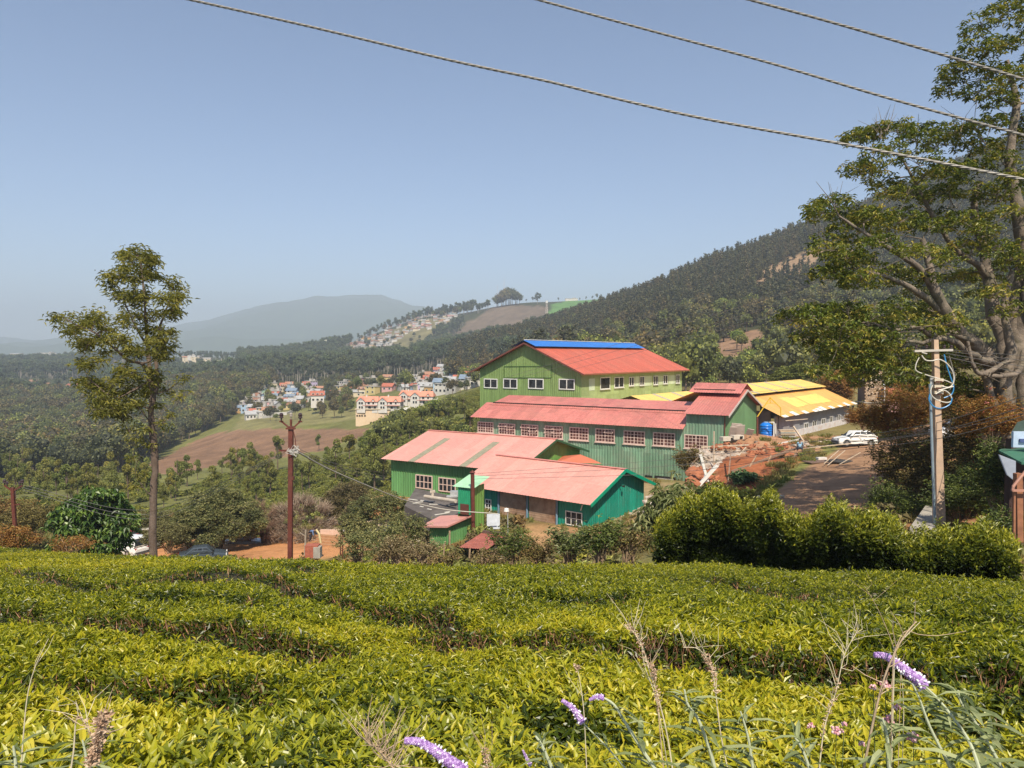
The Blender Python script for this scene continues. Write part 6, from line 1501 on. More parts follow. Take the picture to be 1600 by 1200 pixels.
# ---------------------------------------------------------------- people
SKIN = plain('skin', (.20, .10, .06), .6, var=.05)
def skin_obj(name, chains, mat, parent, sub=1):
    vs, es, rr = [], [], []; idx = {}
    def vid(p, r):
        k = tuple(round(c, 3) for c in p)
        if k not in idx: idx[k] = len(vs); vs.append(p); rr.append(r)
        return idx[k]
    for ch in chains:
        ids = [vid(p, r) for p, r in ch]; es += list(zip(ids[:-1], ids[1:]))
    me = bpy.data.meshes.new(name); me.from_pydata(vs, es, []); me.materials.append(mat)
    o = bpy.data.objects.new(name, me); COL.objects.link(o); o.parent = parent
    md = o.modifiers.new('skin', 'SKIN'); md.use_smooth_shade = True
    if not me.skin_vertices: 
        bpy.context.view_layer.objects.active = o
    sv = me.skin_vertices[0].data if me.skin_vertices else None
    if sv:
        for i, r in enumerate(rr): sv[i].radius = (r, r)
        sv[0].use_root = True
    s = o.modifiers.new('sub', 'SUBSURF'); s.levels = s.render_levels = sub; return o
def fingers(w, d, side):
    out = []
    w = np.array(w); d = np.array(d) / np.linalg.norm(d); s = np.array(side) / np.linalg.norm(side)
    palm = w + d * .08
    for i, L in enumerate((.07, .08, .075, .06)):
        b = palm + s * (i - 1.5) * .02; out.append([(tuple(w), .026), (tuple(b), .011), (tuple(b + d * L * .6), .009), (tuple(b + d * L * .9 + np.array([0, 0, -.02])), .007)])
    th_ = w + s * -.03 + d * .02; out.append([(tuple(w), .026), (tuple(th_), .012), (tuple(th_ - s * .025 + d * .04), .009)]); return out
def person(label, loc, rz, J, shirt, trou):
    t = thing('person', label, 'person', loc, rz)
    pel, wst, chs, nck, hd_ = J['pel'], J['wst'], J['chs'], J['nck'], J['head']
    ch = [[(pel, .11), (wst, .10), (chs, .12), (nck, .05), (hd_, .085), (tuple(np.array(hd_) + (np.array(hd_) - np.array(nck)) * .55), .06)]]
    for s in ('l', 'r'):
        ch.append([(chs, .12), (J[s + 'sh'], .055), (J[s + 'el'], .04), (J[s + 'wr'], .026)])
        d = np.array(J[s + 'wr']) - np.array(J[s + 'el']); ch += fingers(J[s + 'wr'], d, (0, 1, .1) if s == 'l' else (0, -1, .1))
        ch.append([(pel, .11), (J[s + 'hp'], .085), (J[s + 'kn'], .06), (J[s + 'an'], .04), (J[s + 'ft'], .035)])
    skin_obj('body', ch, SKIN, t)
    sc = [[(pel, .13), (wst, .125), (chs, .15), (tuple(np.array(chs) * .4 + np.array(nck) * .6), .08)]]
    for s in ('l', 'r'): sc.append([(chs, .15), (J[s + 'sh'], .075), (J[s + 'el'], .058), (tuple(np.array(J[s + 'el']) * .5 + np.array(J[s + 'wr']) * .5), .045)])
    skin_obj('shirt', sc, plain('shirt_' + '_'.join('%02d' % int(c * 99) for c in shirt), shirt, .9), t)
    tc = [[(wst, .11), (pel, .135)]]
    for s in ('l', 'r'): tc.append([(pel, .135), (J[s + 'hp'], .105), (J[s + 'kn'], .078), (J[s + 'an'], .06)])
    skin_obj('trousers', tc, plain('trousers_' + '_'.join('%02d' % int(c * 99) for c in trou), trou, .9), t)
    hp = np.array(hd_); up_ = unit(hp - np.array(nck)); m = MB(); v, f = ICO2; vv = v * .105 + hp + up_ * .045; m.add(vv[:, :], f); m.build('hair', plain('black_hair', (.012, .01, .01), .6), t, world=False)
    return t
# crouching man, seen from behind, in a light blue shirt
JC = dict(pel=(0, 0, .32), wst=(.10, 0, .45), chs=(.26, 0, .66), nck=(.36, 0, .82), head=(.42, 0, .93), lsh=(.27, .19, .70), lel=(.42, .24, .48), lwr=(.60, .14, .36), rsh=(.27, -.19, .70), rel=(.42, -.24, .48), rwr=(.60, -.14, .36),
          lhp=(.02, .11, .28), lkn=(.38, .20, .44), lan=(.14, .19, .08), lft=(.32, .21, .04), rhp=(.02, -.11, .28), rkn=(.38, -.20, .44), ran=(.14, -.19, .08), rft=(.32, -.21, .04))
q = P(1250, 703, 60.5); person('crouching man in a light blue shirt working on the ground near the white hatchback', q, radians(65), JC, (.22, .38, .50), (.05, .06, .08))
JB = dict(pel=(0, 0, .88), wst=(.14, 0, .97), chs=(.38, 0, 1.05), nck=(.56, 0, 1.07), head=(.68, 0, 1.03), lsh=(.42, .19, 1.02), lel=(.52, .22, .74), lwr=(.66, .14, .55), rsh=(.42, -.19, 1.02), rel=(.50, -.22, .74), rwr=(.62, -.14, .55),
          lhp=(0, .1, .84), lkn=(.06, .13, .46), lan=(-.06, .14, .07), lft=(.14, .15, .04), rhp=(0, -.1, .84), rkn=(.12, -.14, .46), ran=(.06, -.15, .07), rft=(.26, -.16, .04))
q = P(486, 847.5, 66); person('man in blue shirt and dark trousers bending forward in the dirt yard', q, radians(-20), JB, (.10, .17, .32), (.03, .03, .04))

# ---------------------------------------------------------------- poles
PORC = plain('porcelain', (.30, .26, .22), .25); PORD = plain('dark_porcelain', (.05, .03, .03), .25)
def insul(parent, p, s=1., mat=None):
    m = MB(); m.lathe(p, [(0, -.02 * s), (.02 * s, -.02 * s), (.02 * s, .06 * s), (.06 * s, .08 * s), (.045 * s, .12 * s), (.06 * s, .15 * s), (.04 * s, .2 * s), (0, .21 * s)], 10); return m.build('insulator', mat or PORD, parent)
YP = 30.
rp = thing('steel_pole', 'rust red steel electricity pole with a V shaped head in front of the bare shrubs', 'pole', G(454, YP))
m = MB(); pt, pb = P(455, 668, YP), P(453.5, 876, YP); pb[2] = min(pb[2], G(454, YP)[2] - .1)
m.beam(pb, pt, .19, .15); m.beam(pb + [0, -.09, 0], pt + [0, -.09, 0], .17, .02); m.box((pt[0], pt[1], P(455, 749, YP)[2]), (.22, .19, .14)); m.build('shaft', RUST, rp)
m = MB(); m.beam(P(455, 668, YP), P(455, 657, YP), .075); m.build('top_spike', RUST, rp)
for x in (440, 469.5):
    m = MB(); e = P(x, 660.5, YP - .1); m.beam(P(452 if x < 455 else 459, 670, YP - .1), e, .06); m.beam(e - [.08, 0, 0], e + [.08, 0, 0], .06); m.build('bracket_arm', RUST, rp); insul(rp, e + [0, 0, .03], 1.6)
insul(rp, P(455, 656, YP), 1.2, PORC)
m = MB(); m.beam(P(447, 671.5, YP - .13), P(462, 671.5, YP - .13), .07); m.build('clamp', RUST, rp)
m = MB(); m.beam(P(437, 706, YP), P(456, 706, YP), .07); m.build('step_iron', RUST, rp)
m = MB(); rs = np.random.RandomState(9)
for i in range(16):
    a = P(454 + rs.normal(0, 3), 706 + rs.normal(0, 2), YP - .15); b = P(461 + rs.normal(3, 3), 706 + rs.normal(1, 3), YP - .2); c_ = (a + b) / 2 + rs.normal(0, .1, 3); m.tube([a, c_, b], .012, 5)
m.build('wire_ties', plain('pale_wire', (.5, .48, .44), .5), rp)
for x in (462, 466): insul(rp, P(x, 705, YP - .15), .9, PORC)
m = MB(); m.tube([P(459, 676, YP - .1), P(462, 688, YP - .1), P(463, 702, YP - .1)], .02, 5); m.build('chain', RUST, rp)
YP2 = 42.
rp2 = thing('steel_pole', 'shorter rust red steel pole with tangled cross arms near the left edge', 'pole', G(20, YP2))
m = MB(); pt, pb = P(20.5, 766, YP2), G(20, YP2) - [0, 0, .3]; m.beam(pb, pt, .18, .15); m.build('shaft', RUST, rp2)
for x in (8, 36):
    m = MB(); m.beam(P(20.5, 772, YP2), P(x, 763, YP2), .07); m.build('bracket_arm', RUST, rp2); insul(rp2, P(x, 762, YP2), 1.6); insul(rp2, P(x + (4 if x < 20 else -4), 764, YP2), 1.4)
m = MB(); m.beam(P(20, 794, YP2), P(32, 792, YP2), .06); m.build('step_iron', RUST, rp2)
# concrete service pole on the right
YC = 30.
cp = thing('concrete_pole', 'weathered square concrete pole carrying fuse boxes and looping white cables', 'pole', G(1470, YC))
m = MB(); a, b = P(1460.5, 527, YC), P(1469.5, 834, YC); b[2] = min(b[2], G(1470, YC)[2] - .2)
d = unit(b - a); xs = np.array([1, 0, 0.]); v = []
for p, h_ in ((a, .095), (b, .19)):
    for sx, sy in ((-1, -1), (1, -1), (1, 1), (-1, 1)): v.append(p + np.array([sx * h_, sy * h_, 0]))
m.add(v, [(0, 1, 2, 3), (7, 6, 5, 4), (0, 4, 5, 1), (1, 5, 6, 2), (2, 6, 7, 3), (3, 7, 4, 0)]); m.build('shaft', plain('tan_concrete', (.50, .35, .24), .85, var=.15, scale=2, dirt=(.28, .24, .2), dirt_amt=.6, dscale=1.2), cp)  # tan concrete with greyer weathered patches
m = MB(); m.beam(P(1428, 545, YC - .15), P(1488, 543, YC - .15), .09, .09); m.beam(P(1440, 547, YC - .2), P(1448, 549, YC - .2), .05, .04); m.build('cross_arm', plain('pale_channel_iron', (.46, .42, .36), .7), cp)
for x in (1431, 1447, 1475, 1486): insul(cp, P(x, 543, YC - .15), 1.0)
for i, y in enumerate((590, 600, 609.5)):
    m = MB(); m.box(P(1466, y, YC - .25), (.38, .14, .12)); bx = m.build('fuse_carrier', plain('fuse_porcelain', (.55, .46, .34), .5), cp)
    m = MB(); m.box(P(1466, y + 2.4, YC - .27), (.26, .1, .05)); m.build('fuse_lid', RUST, bx)
m = MB(); m.box(P(1455, 592, YC - .12), (.14, .1, .3)); m.build('junction_plate', GALV, cp)
m = MB(); m.tube([P(1453, 596, YC - .2), P(1457, 700, YC - .24), P(1463, 834, YC - .28)], .055, 8); m.build('conduit', plain('blue_grey_conduit', (.22, .28, .32), .5), cp)
WCAB = plain('white_cable', (.58, .54, .46), .5); BCAB = plain('blue_cable', (.04, .24, .50), .4); GCAB = plain('grey_cable', (.22, .2, .18), .5)
def cable(pts, Y, r, mat, name='cable', dy=0):
    pts = [P(x, y, Y + (dy[i] if dy else 0)) for i, (x, y) in enumerate(pts)]; out = []
    n = len(pts)
    for i in range(n - 1):
        p0, p1, p2, p3 = pts[max(i - 1, 0)], pts[i], pts[i + 1], pts[min(i + 2, n - 1)]
        for t in np.linspace(0, 1, 7)[:-1]: out.append(.5 * ((2 * p1) + (-p0 + p2) * t + (2 * p0 - 5 * p1 + 4 * p2 - p3) * t * t + (-p0 + 3 * p1 - 3 * p2 + p3) * t ** 3))
    out.append(pts[-1]); m = MB(); m.tube(out, r, 6); return m.build(name, mat, cp)
cable([(1436, 555), (1431, 566), (1432, 576), (1450, 583), (1475, 590), (1487, 595)], YC - .3, .022, WCAB)
cable([(1440, 552), (1446, 559), (1456, 560), (1468, 558), (1480, 565), (1489, 578), (1490, 592), (1484, 601), (1472, 600)], YC - .35, .026, WCAB)
cable([(1457, 598), (1454, 610), (1462, 620), (1478, 625), (1487, 622), (1484, 612), (1474, 606), (1462, 612)], YC - .4, .024, WCAB)
cable([(1466, 606), (1478, 603), (1490, 600)], YC - .38, .022, WCAB)
cable([(1475, 550), (1479, 567), (1485, 585), (1490, 600), (1487, 612), (1475, 618)], YC - .32, .024, BCAB)
cable([(1453, 612), (1452, 622), (1460, 632), (1472, 634), (1484, 628), (1488, 618)], YC - .42, .026, BCAB)
cable([(1483, 552), (1488, 570), (1492, 585), (1488, 600), (1478, 610)], YC - .2, .016, GCAB)

# ---------------------------------------------------------------- overhead lines
LINE = plain('stranded_cable', (.26, .245, .22), .5, metal=.3, var=.2, scale=40)
THIN = plain('thin_line', (.16, .15, .14), .5)
def wire(pts, r, label, strands=0, mat=None, group=None, sub=10):
    pts = [P(*p) for p in pts]; n = len(pts); out = []
    for i in range(n - 1):
        p0, p1, p2, p3 = pts[max(i - 1, 0)], pts[i], pts[i + 1], pts[min(i + 2, n - 1)]
        if i == 0: p0 = 2 * p1 - p2
        if i == n - 2: p3 = 2 * p2 - p1
        for t in np.linspace(0, 1, sub + 1)[:-1]: out.append(.5 * ((2 * p1) + (-p0 + p2) * t + (2 * p0 - 5 * p1 + 4 * p2 - p3) * t * t + (-p0 + 3 * p1 - 3 * p2 + p3) * t ** 3))
    out.append(pts[-1]); out = np.array(out); m = MB()
    if not strands: m.tube(out, r, 6)
    else:
        L = np.concatenate([[0], np.cumsum(np.linalg.norm(np.diff(out, axis=0), axis=1))]); s = np.arange(0, L[-1], .03); c_ = np.stack([np.interp(s, L, out[:, k]) for k in range(3)], 1)
        T = unit(np.gradient(c_, axis=0)); X = unit(np.cross(T, [0, 0, 1.])); Z_ = np.cross(X, T)
        for k in range(strands):
            a = s / .22 * 2 * pi + k * 2 * pi / strands; m.tube(c_ + (np.cos(a)[:, None] * X + np.sin(a)[:, None] * Z_) * r * .52, r * .56, 6, rnd=k / strands)
    return tag(m.build('overhead_wire', mat or LINE), label, 'wire', group)
wire([(255, -6, 7.4), (480, 43, 7.2), (700, 94.5, 7), (850, 126, 6.9), (960, 153, 6.8), (1100, 184, 6.7), (1320, 223, 6.5), (1480, 253, 6.3), (1640, 284, 6.1)], .0128, 'thick twisted cable crossing most of the sky, lowest of the three', 3)
wire([(810, -8, 7.4), (1000, 43, 7.2), (1200, 96, 7), (1400, 154, 6.8), (1640, 218, 6.6)], .012, 'thick twisted cable crossing the sky, middle of the three', 3)
wire([(1140, -10, 7.2), (1300, 33, 7), (1450, 76, 6.9), (1640, 132, 6.7)], .0125, 'thick twisted cable at the top right corner, highest of the three', 3)
g = 'service wires sloping from the right edge to the teal shed'
for k, (a, b, c_, d) in enumerate([(611, 684, 717, 741), (629, 692, 727, 744.5), (644, 702, 738, 749)]):
    wire([(1640, a - 10, 24), (1460, (a + b) / 2 + 10, 30), (1280, b + 2, 37), (1040, c_, 47), (738, d, 54.3)], .014, 'thin service wire sloping from the right edge down to the rusty flue', mat=THIN, group=g)
wire([(1640, 632, 24), (1460, 672, 31), (1280, 699, 38), (1060, 727, 47)], .012, 'thin service wire ending at the rubble beside the long shed', mat=THIN)
for k, (y0, y1) in enumerate([(543, 550), (545, 560), (548, 572), (552, 586)]):
    wire([(1486 - k * 5, y0, YC - .1), (1560, (y0 + y1) / 2 + 2, 28), (1650, y1 + 4, 26)], .012, 'thin wire running right from the cross arm of the concrete pole', mat=THIN, group='wires leaving the concrete pole')
for k, (a, b, c_, d) in enumerate([((1620, 318), (1324, 424), (960, 538), (752, 602)), ((1620, 340), (1330, 440), (985, 541), (790, 596)), ((1620, 360), (1340, 452), (1010, 546), (846, 590))]):
    wire([(*a, 30), (*b, 50), (*c_, 80), (*d, 100)], .016, 'thin dark wire passing in front of the blue ridged hall', mat=THIN, group='wires passing in front of the tall hall')
wire([(462, 706, YP - .15), (520, 737, 36), (610, 774, 46), (640, 784, 50), (700, 797, 52), (780, 803, 53)], .035, 'pale sagging cable from the rust red pole to the teal shed', mat=plain('pale_service_cable', (.48, .45, .38), .6))
for k in range(3):
    wire([(36, 762 + k * 4, YP2), (230, 800 + k * 7, 38), (446, 708 + k * 2, YP)], .010, 'thin faint wire sagging between the two rust red poles', mat=THIN, group='wires between the rust red poles')
for k in range(3):
    wire([(458, 700 + k * 3, YP), (540, 730 + k * 5, 44), (608, 741 + k * 5, 74)], .012, 'thin wire from the rust red pole to the pink roofed green shed', mat=THIN, group='wires from the pole to the green shed')

# ---------------------------------------------------------------- around the teal and green sheds
# flue
fl = thing('flue_pipe', 'tall rusty flue pipe with a small cap in front of the teal shed', 'pipe', P(741, 836, 53.5))
m = MB(); m.cyl(P(741, 838, 53.5), P(739, 739, 53.5), .15, 12); m.build('pipe', RUST, fl)
m = MB(); q = P(739, 739, 53.5); m.lathe(q, [(.0, .22), (.24, .02), (.17, 0), (0, 0)], 12); m.build('cap', RUST, fl)
# stair tower + low shed
th = radians(29); at, bt_ = bframe(th); 
bs = thing('boiler_shed', 'narrow green tower with a pale green roof joined to a low pink roofed shed', 'shed', P(736, 845, 53.5), 0)
T0 = np.array([*P(736.5, 800, 54.0)[:2], 0]); zt0 = P(738, 762, 54)[2]; zb0 = P(738, 862, 54)[2]
m = MB(); corr(m, T0, at, UP, -bt_, (0, 1.15), P(725, 805, 54)[2], zt0, .2, .05); m.build('tower_front', plain('teal_green_sheet', (.02, .26, .13), .5), bs)
m = MB(); corr(m, T0, bt_, UP, -at, (0, 2.0), zb0, zt0, .4, .03); corr(m, T0 + at * 1.15, bt_, UP, at, (0, 2.0), zb0, zt0, .4, .03); m.build('tower_side', GREEN2 if 0 else corr_mat('leaf_green_sheet', (.15, .30, .07)), bs)
m = MB(); c_ = T0 + at * .58 + bt_ * .9; m.add([c_ - at * 1.0 - bt_ * 1.1 + UP * (zt0 - .02), c_ + at * .95 - bt_ * 1.1 + UP * (zt0 - .02), c_ + at * .95 + bt_ * 1.3 + UP * (zt0 + .55), c_ - at * 1.0 + bt_ * 1.3 + UP * (zt0 + .55)], [(0, 1, 2, 3)]); m.build('tower_roof', plain('mint_roof', (.36, .62, .38), .5), bs)
m = MB(); q = T0 + at * .5 - bt_ * .08; m.box((q[0], q[1], P(728, 797, 54)[2]), (.75, .08, .8), rz=math.atan2(at[1], at[0])); m.build('opening', plain('dark_red_board', (.09, .03, .02), .8), bs)
S0 = np.array([*P(702, 845, 51.5)[:2], 0]); a_s = unit(np.array([*(P(660, 840, 53.5) - P(702, 845, 51.5))[:2], 0])); b_s = unit(np.array([*(P(738, 830, 54.2) - P(702, 845, 51.5))[:2], 0])); la = 2.05; lb = np.linalg.norm((P(738, 830, 54.2) - P(702, 845, 51.5))[:2])
na = np.array([a_s[1], -a_s[0], 0]); na = na if na[1] < 0 else -na; nb_ = np.array([b_s[1], -b_s[0], 0]); nb_ = nb_ if nb_[1] < 0 else -nb_
zsl = P(702, 822, 51.5)[2] - .16; zsr = P(738, 806, 54)[2] - .22; zbb = P(702, 866, 51.5)[2]
m = MB(); corr(m, S0, a_s, UP, na, (0, la), zbb, zsl, .22, .045); corr(m, S0, b_s, UP, nb_, (0, lb), zbb, lambda s: zsl + (zsr - zsl) * s / lb, .22, .045); m.build('shed_wall', GREEN2, bs)
m = MB(); r1 = [P(658, 822.5, 52.8), P(700, 822.8, 50.9), P(740, 804.5, 53.6), P(741, 803.5, 55), P(689, 806.5, 55.5)]; r1 = [np.array(q) for q in r1]; m.add(r1 + [q - UP * .12 for q in r1], [(0, 1, 2, 3, 4), (9, 8, 7, 6, 5), (0, 5, 6, 1), (1, 6, 7, 2)]); m.build('shed_roof', PINK2, bs)
m = MB(); m.beam(P(704, 830, 51.2), P(704, 858, 51.2), .12); m.build('corner_post', TIMBER, bs)
# flat dark roof of the ground floor room, with clutter
fr = thing('flat_roof_room', 'low room with a dark stained flat roof between the green shed and the tower', 'building', P(680, 810, 60), 0)
c4 = [P(633, 790, 62), P(705, 806, 55.5), P(724, 797, 56), P(718, 781, 64.5), P(664, 778, 68.5)]; zt4 = -13.3
v = [np.array([q[0], q[1], zt4 + .08 * i]) for i, q in enumerate(c4)]; v = [P(633, 793, 61), P(690, 822, 54.5), P(722, 808, 56), P(716, 783, 65), P(650, 776, 69.0)]
v = [np.array([q[0], q[1], -13.15]) for q in v]
m = MB(); m.add(v + [q - UP * 2.2 for q in v], [(0, 1, 2, 3, 4), (9, 8, 7, 6, 5), (0, 5, 6, 1), (1, 6, 7, 2), (4, 9, 5, 0), (3, 8, 9, 4)]); m.build('slab', plain('dark_stained_concrete', (.10, .085, .075), .95, var=.3, scale=1.5, dirt=(.25, .22, .2), dirt_amt=.5), fr)
rs = np.random.RandomState(12)
for i, (x, y, w_) in enumerate([(646, 782, 1.1), (655, 786, .8), (668, 784, 1.3), (680, 789, .9), (672, 797, .5), (692, 804, 1.4), (700, 801, .5), (660, 793, .4), (706, 790, .6), (650, 788, .5)]):
    q = P(x, y, 60); q = q * (-13.12 / q[2]); m = MB(); m.box(q + UP * .03, (w_, .14, .05), rz=rs.uniform(-.8, .8)); tag(m.build('broken_board', plain('pale_debris', (.55, .52, .46), .9)), 'pale broken board lying on the dark flat roof', 'board', 'broken boards on the flat roof')
q0 = P(665, 776.5, 62.5); q1 = P(713, 783.5, 59.5); pt_ = thing('steel_pipe', 'pale pipe lying on the flat roof below the windows of the green shed', 'pipe', q0); m = MB(); m.cyl(q0, q1, .16, 12); m.build('pipe', plain('pale_pipe', (.50, .44, .36), .7, dirt=(.3, .2, .12)), pt_)
m = MB(); m.cyl(P(677, 775, 62), P(677, 768, 62), .13, 10); m.beam(P(673, 769, 62), P(681, 768, 62), .2); m.build('valve', plain('pale_pipe', (.50, .44, .36), .7), pt_)
m = MB(); m.box(P(707, 776, 60.5), (.9, .5, .1)); m.box(P(711, 772, 60.8), (.7, .5, .5)); tag(m.build('metal_bin', GALV), 'small grey metal bin beside the pale pipe on the flat roof', 'bin')
# white panel by the shutters
m = MB(); q = P(772, 815, 54); m.box(q, (1.0, .08, 1.15), rz=.1); tag(m.build('white_sheet', plain('bluish_white_sheet', (.58, .62, .68), .5)), 'bluish white sheet standing left of the rusty shutters', 'panel')
lp = thing('lamp_post', 'thin grey post with a small lamp in front of the rusty shutters', 'lamp post', P(795, 834, 51)); m = MB(); m.beam(P(795, 836, 51), P(794.5, 800, 51), .06); m.build('post', GALV, lp); m = MB(); m.lathe(P(792.5, 800, 51), [(0, .3), (.16, .25), (.2, .05), (0, 0)], 10); m.build('lamp_head', M_white(), lp)
# low rusty roof hut
rh_ = thing('tin_hut', 'low hut with a rusty red tin roof at the foot of the teal shed', 'hut', P(745, 870, 46), 0)
v = [P(718, 856, 45.5), P(762, 859, 45), P(781, 836, 48.5), P(755, 832, 49.5)]; m = MB(); v = [np.array(q) for q in v]
U_ = unit(v[1] - v[0]); V_ = v[3] - v[0]; N_ = unit(np.cross(U_, V_)); N_ = N_ if N_[2] > 0 else -N_
corr(m, v[0], U_, unit(V_), N_, (0, np.linalg.norm(v[1] - v[0])), 0, np.linalg.norm(V_), .16, .03, panel=.7); m.build('roof', plain('rusty_red_sheet', (.36, .115, .08), .6, var=.25, scale=2, dirt=(.2, .06, .04), dirt_amt=.8, dscale=1.2), rh_)
m = MB(); q = (v[0] + v[1] + v[2] + v[3]) / 4; m.box(q - UP * 1.1, (1.7, 2.6, 1.7), rz=.3); m.build('wall', DARK, rh_)
m = MB(); m.beam(P(756, 833, 49.3) + UP * .05, P(794, 836.5, 48.6), .3, .28); tag(m.build('timber_beam', plain('charred_timber', (.10, .06, .045), .9, var=.4, scale=8)), 'weathered dark beam lying behind the rusty tin roof', 'beam')
for x, y0, y1, Y in [(695, 850, 868, 44), (755, 856, 880, 42), (640, 838, 862, 46), (735, 858, 872, 43)]:
    m = MB(); m.beam(P(x, y1, Y), P(x + .6, y0, Y), .1); tag(m.build('fence_post', TIMBER), 'leaning timber fence post in the scrub below the sheds', 'post', 'fence posts in the scrub')

# ---------------------------------------------------------------- left yard
sh = thing('tin_shelter', 'open shelter with a pale tin roof behind the dark leafy tree', 'shelter', P(215, 862, 72), 0)
v = [P(196, 833, 70), P(236, 829, 70), P(222, 818, 76), P(199, 819, 76)]; m = MB(); m.add([np.array(q) for q in v] + [np.array(q) - UP * .1 for q in v], [(0, 1, 2, 3), (7, 6, 5, 4), (0, 4, 5, 1), (1, 5, 6, 2), (2, 6, 7, 3), (3, 7, 4, 0)]); m.build('roof', plain('weathered_tin', (.46, .43, .38), .6, var=.15, scale=.8), sh)
m = MB(); m.box(P(213, 838, 74), (3.6, .1, 1.0)); m.build('back_wall', DARK, sh)
for x in (201.5, 233): m = MB(); m.beam(P(x, 862, 70.2), P(x, 832, 70.2), .14); m.build('post', GALV, sh)
m = MB(); m.box(P(197, 838, 69.6), (1.2, .1, .5)); m.build('fascia_board', plain('rusty_orange_board', (.42, .14, .05), .8), sh)
lh = thing('low_house', 'cream low house with blue framed windows under the olive umbrella tree', 'house', P(572, 858, 64), 0)
m = MB(); m.box(P(575, 842, 65) + [0, 1.5, 0], (3.4, 3, 2.3)); m.build('wall', plain('cream_plaster', (.66, .52, .36), .9), lh)
for x, y, w_, h_ in [(559, 837, 1.0, .9), (573, 838, .8, .9)]:
    window(lh, np.array([*P(x, y, 64.9)[:2], 0]), np.array([1., 0, 0]), np.array([0, -1., 0]), -w_ / 2, w_ / 2, P(x, y, 64.9)[2] - h_ / 2, P(x, y, 64.9)[2] + h_ / 2, 2, 2, plain('blue_grey_frame', (.40, .48, .58), .6), GLASS, t=.1, off=.06, bar=.05)
m = MB(); m.box(P(576, 829, 64.7) + [0, 1.2, .1], (4.2, 4.0, .12)); m.build('roof', GALV, lh)
for k in range(4):
    m = MB(); m.beam(P(498, 838 + k * 4.6, 66 - k * .5), P(552, 843 + k * 4.4, 64 - k * .5), .5, .16); tag(m.build('retaining_step', plain('ochre_earth_edge', (.40, .21, .10), .9, bump=.4)), 'ochre earth step edging the yard beside the cream house', 'step', 'earth steps beside the cream house')
m = MB(); m.box(P(520, 833, 68), (2.2, .2, .5)); tag(m.build('low_wall', plain('pink_plaster', (.62, .42, .32), .9)), 'low pinkish wall behind the yard steps', 'wall')
bp = thing('brick_pier', 'red brick pier with a stone top at the tea edge near the bending man', 'pier', P(490, 870, 52)); m = MB(); m.box(P(490, 862, 52), (.95, .7, .9)); m.build('brickwork', plain('red_brick', (.34, .10, .06), .9, var=.3, scale=6), bp); m = MB(); m.box(P(498, 864, 51.8), (.5, .6, .8)); m.build('stone_block', CONC, bp)
m = MB(); m.tube([P(495, 829, 58), P(500, 836, 58), P(502.5, 850, 58)], .09, 6); tag(m.build('bent_pipe', plain('yellowed_pipe', (.62, .50, .26), .6)), 'yellowish bent pipe beside the brick pier', 'pipe')
for x in (533.5, 536.8):
    m = MB(); m.beam(P(x, 872, 55), P(x, 838, 55), .09); tag(m.build('red_post', RUST), 'slim rust red post standing at the tea edge below the olive tree', 'post', 'pair of slim rust red posts')
m = MB(); m.beam(P(478, 870, 54), P(479, 830, 54), .12); m.beam(P(479, 840, 54), P(470, 834, 54), .06); tag(m.build('grey_stump_pole', plain('grey_timber_pole', (.30, .24, .18), .9, var=.3, scale=5)), 'grey crooked timber pole left of the brick pier', 'pole')

# ---------------------------------------------------------------- building site on the platform
def gz2(x, y): return float(hgt(np.array([x]), np.array([y]))[0])
# blue tank
wt = thing('water_tank', 'bright blue ribbed plastic water tank at the workshop porch', 'tank', P(1197, 684, 78)); q = P(1197, 684.5, 78); r = .63
pf = [(0, 0), (r, 0)]
for i in range(6): pf += [(r, .1 + i * .27), (r * 1.05, .15 + i * .27), (r * 1.05, .22 + i * .27), (r, .27 + i * .27)]
pf += [(r * .98, 1.62), (r * .6, 1.85), (r * .3, 1.88), (0, 1.88)]
m = MB(); m.lathe(q, pf, 24); m.build('body', plain('blue_plastic', (.01, .17, .62), .35, var=.05), wt, smooth=False); m = MB(); m.lathe(q + UP * 1.86, [(0, .12), (.25, .1), (.27, 0), (0, 0)], 16); m.build('lid', plain('blue_grey_plastic', (.2, .3, .42), .5), wt)
m = MB(); m.beam(q + [.75, -.3, 0], q + [.75, -.3, 1.95], .1); m.beam(q + [.95, -.3, 0], q + [.95, -.3, 1.8], .08); m.beam(q + [.2, -.4, 1.95], q + [.75, -.3, 1.95], .08); tag(m.build('pipe_frame', M_white()), 'white pipe frame standing right of the blue water tank', 'frame')
bsk = thing('board_stack', 'stack of pale boards lying beside the workshop porch', 'boards', P(1230, 684, 77))
rs = np.random.RandomState(4)
for i in range(8):
    m = MB(); m.box(P(1230, 683.5 - i * 2.0, 77) + [rs.normal(0, .05), rs.normal(0, .1), 0], (1.75, .5, .09), rz=.1); m.build('board', plain('pale_board_%d' % (i % 3), [(.55, .42, .28), (.45, .36, .26), (.36, .38, .34)][i % 3], .85), bsk)
yf = thing('yellow_frame', 'bare yellow steel gable frame standing in front of the orange roofed workshop', 'frame', P(1184, 688, 75))
YF = plain('yellow_paint', (.62, .40, .03), .5)
for nm, a, b, w_, mt in [('post', (1184, 688), (1183.5, 649), .16, RUST), ('rafter', (1183.5, 649), (1203.5, 619), .09, YF), ('rafter', (1203.5, 619), (1220, 635), .09, YF), ('leg', (1220, 635), (1220.5, 648), .08, YF), ('king_post', (1203.5, 620), (1204, 628), .06, YF), ('tie', (1197, 628), (1211, 627.5), .06, YF)]:
    m = MB(); m.beam(P(*a, 75), P(*b, 75), w_); m.build(nm, mt, yf)
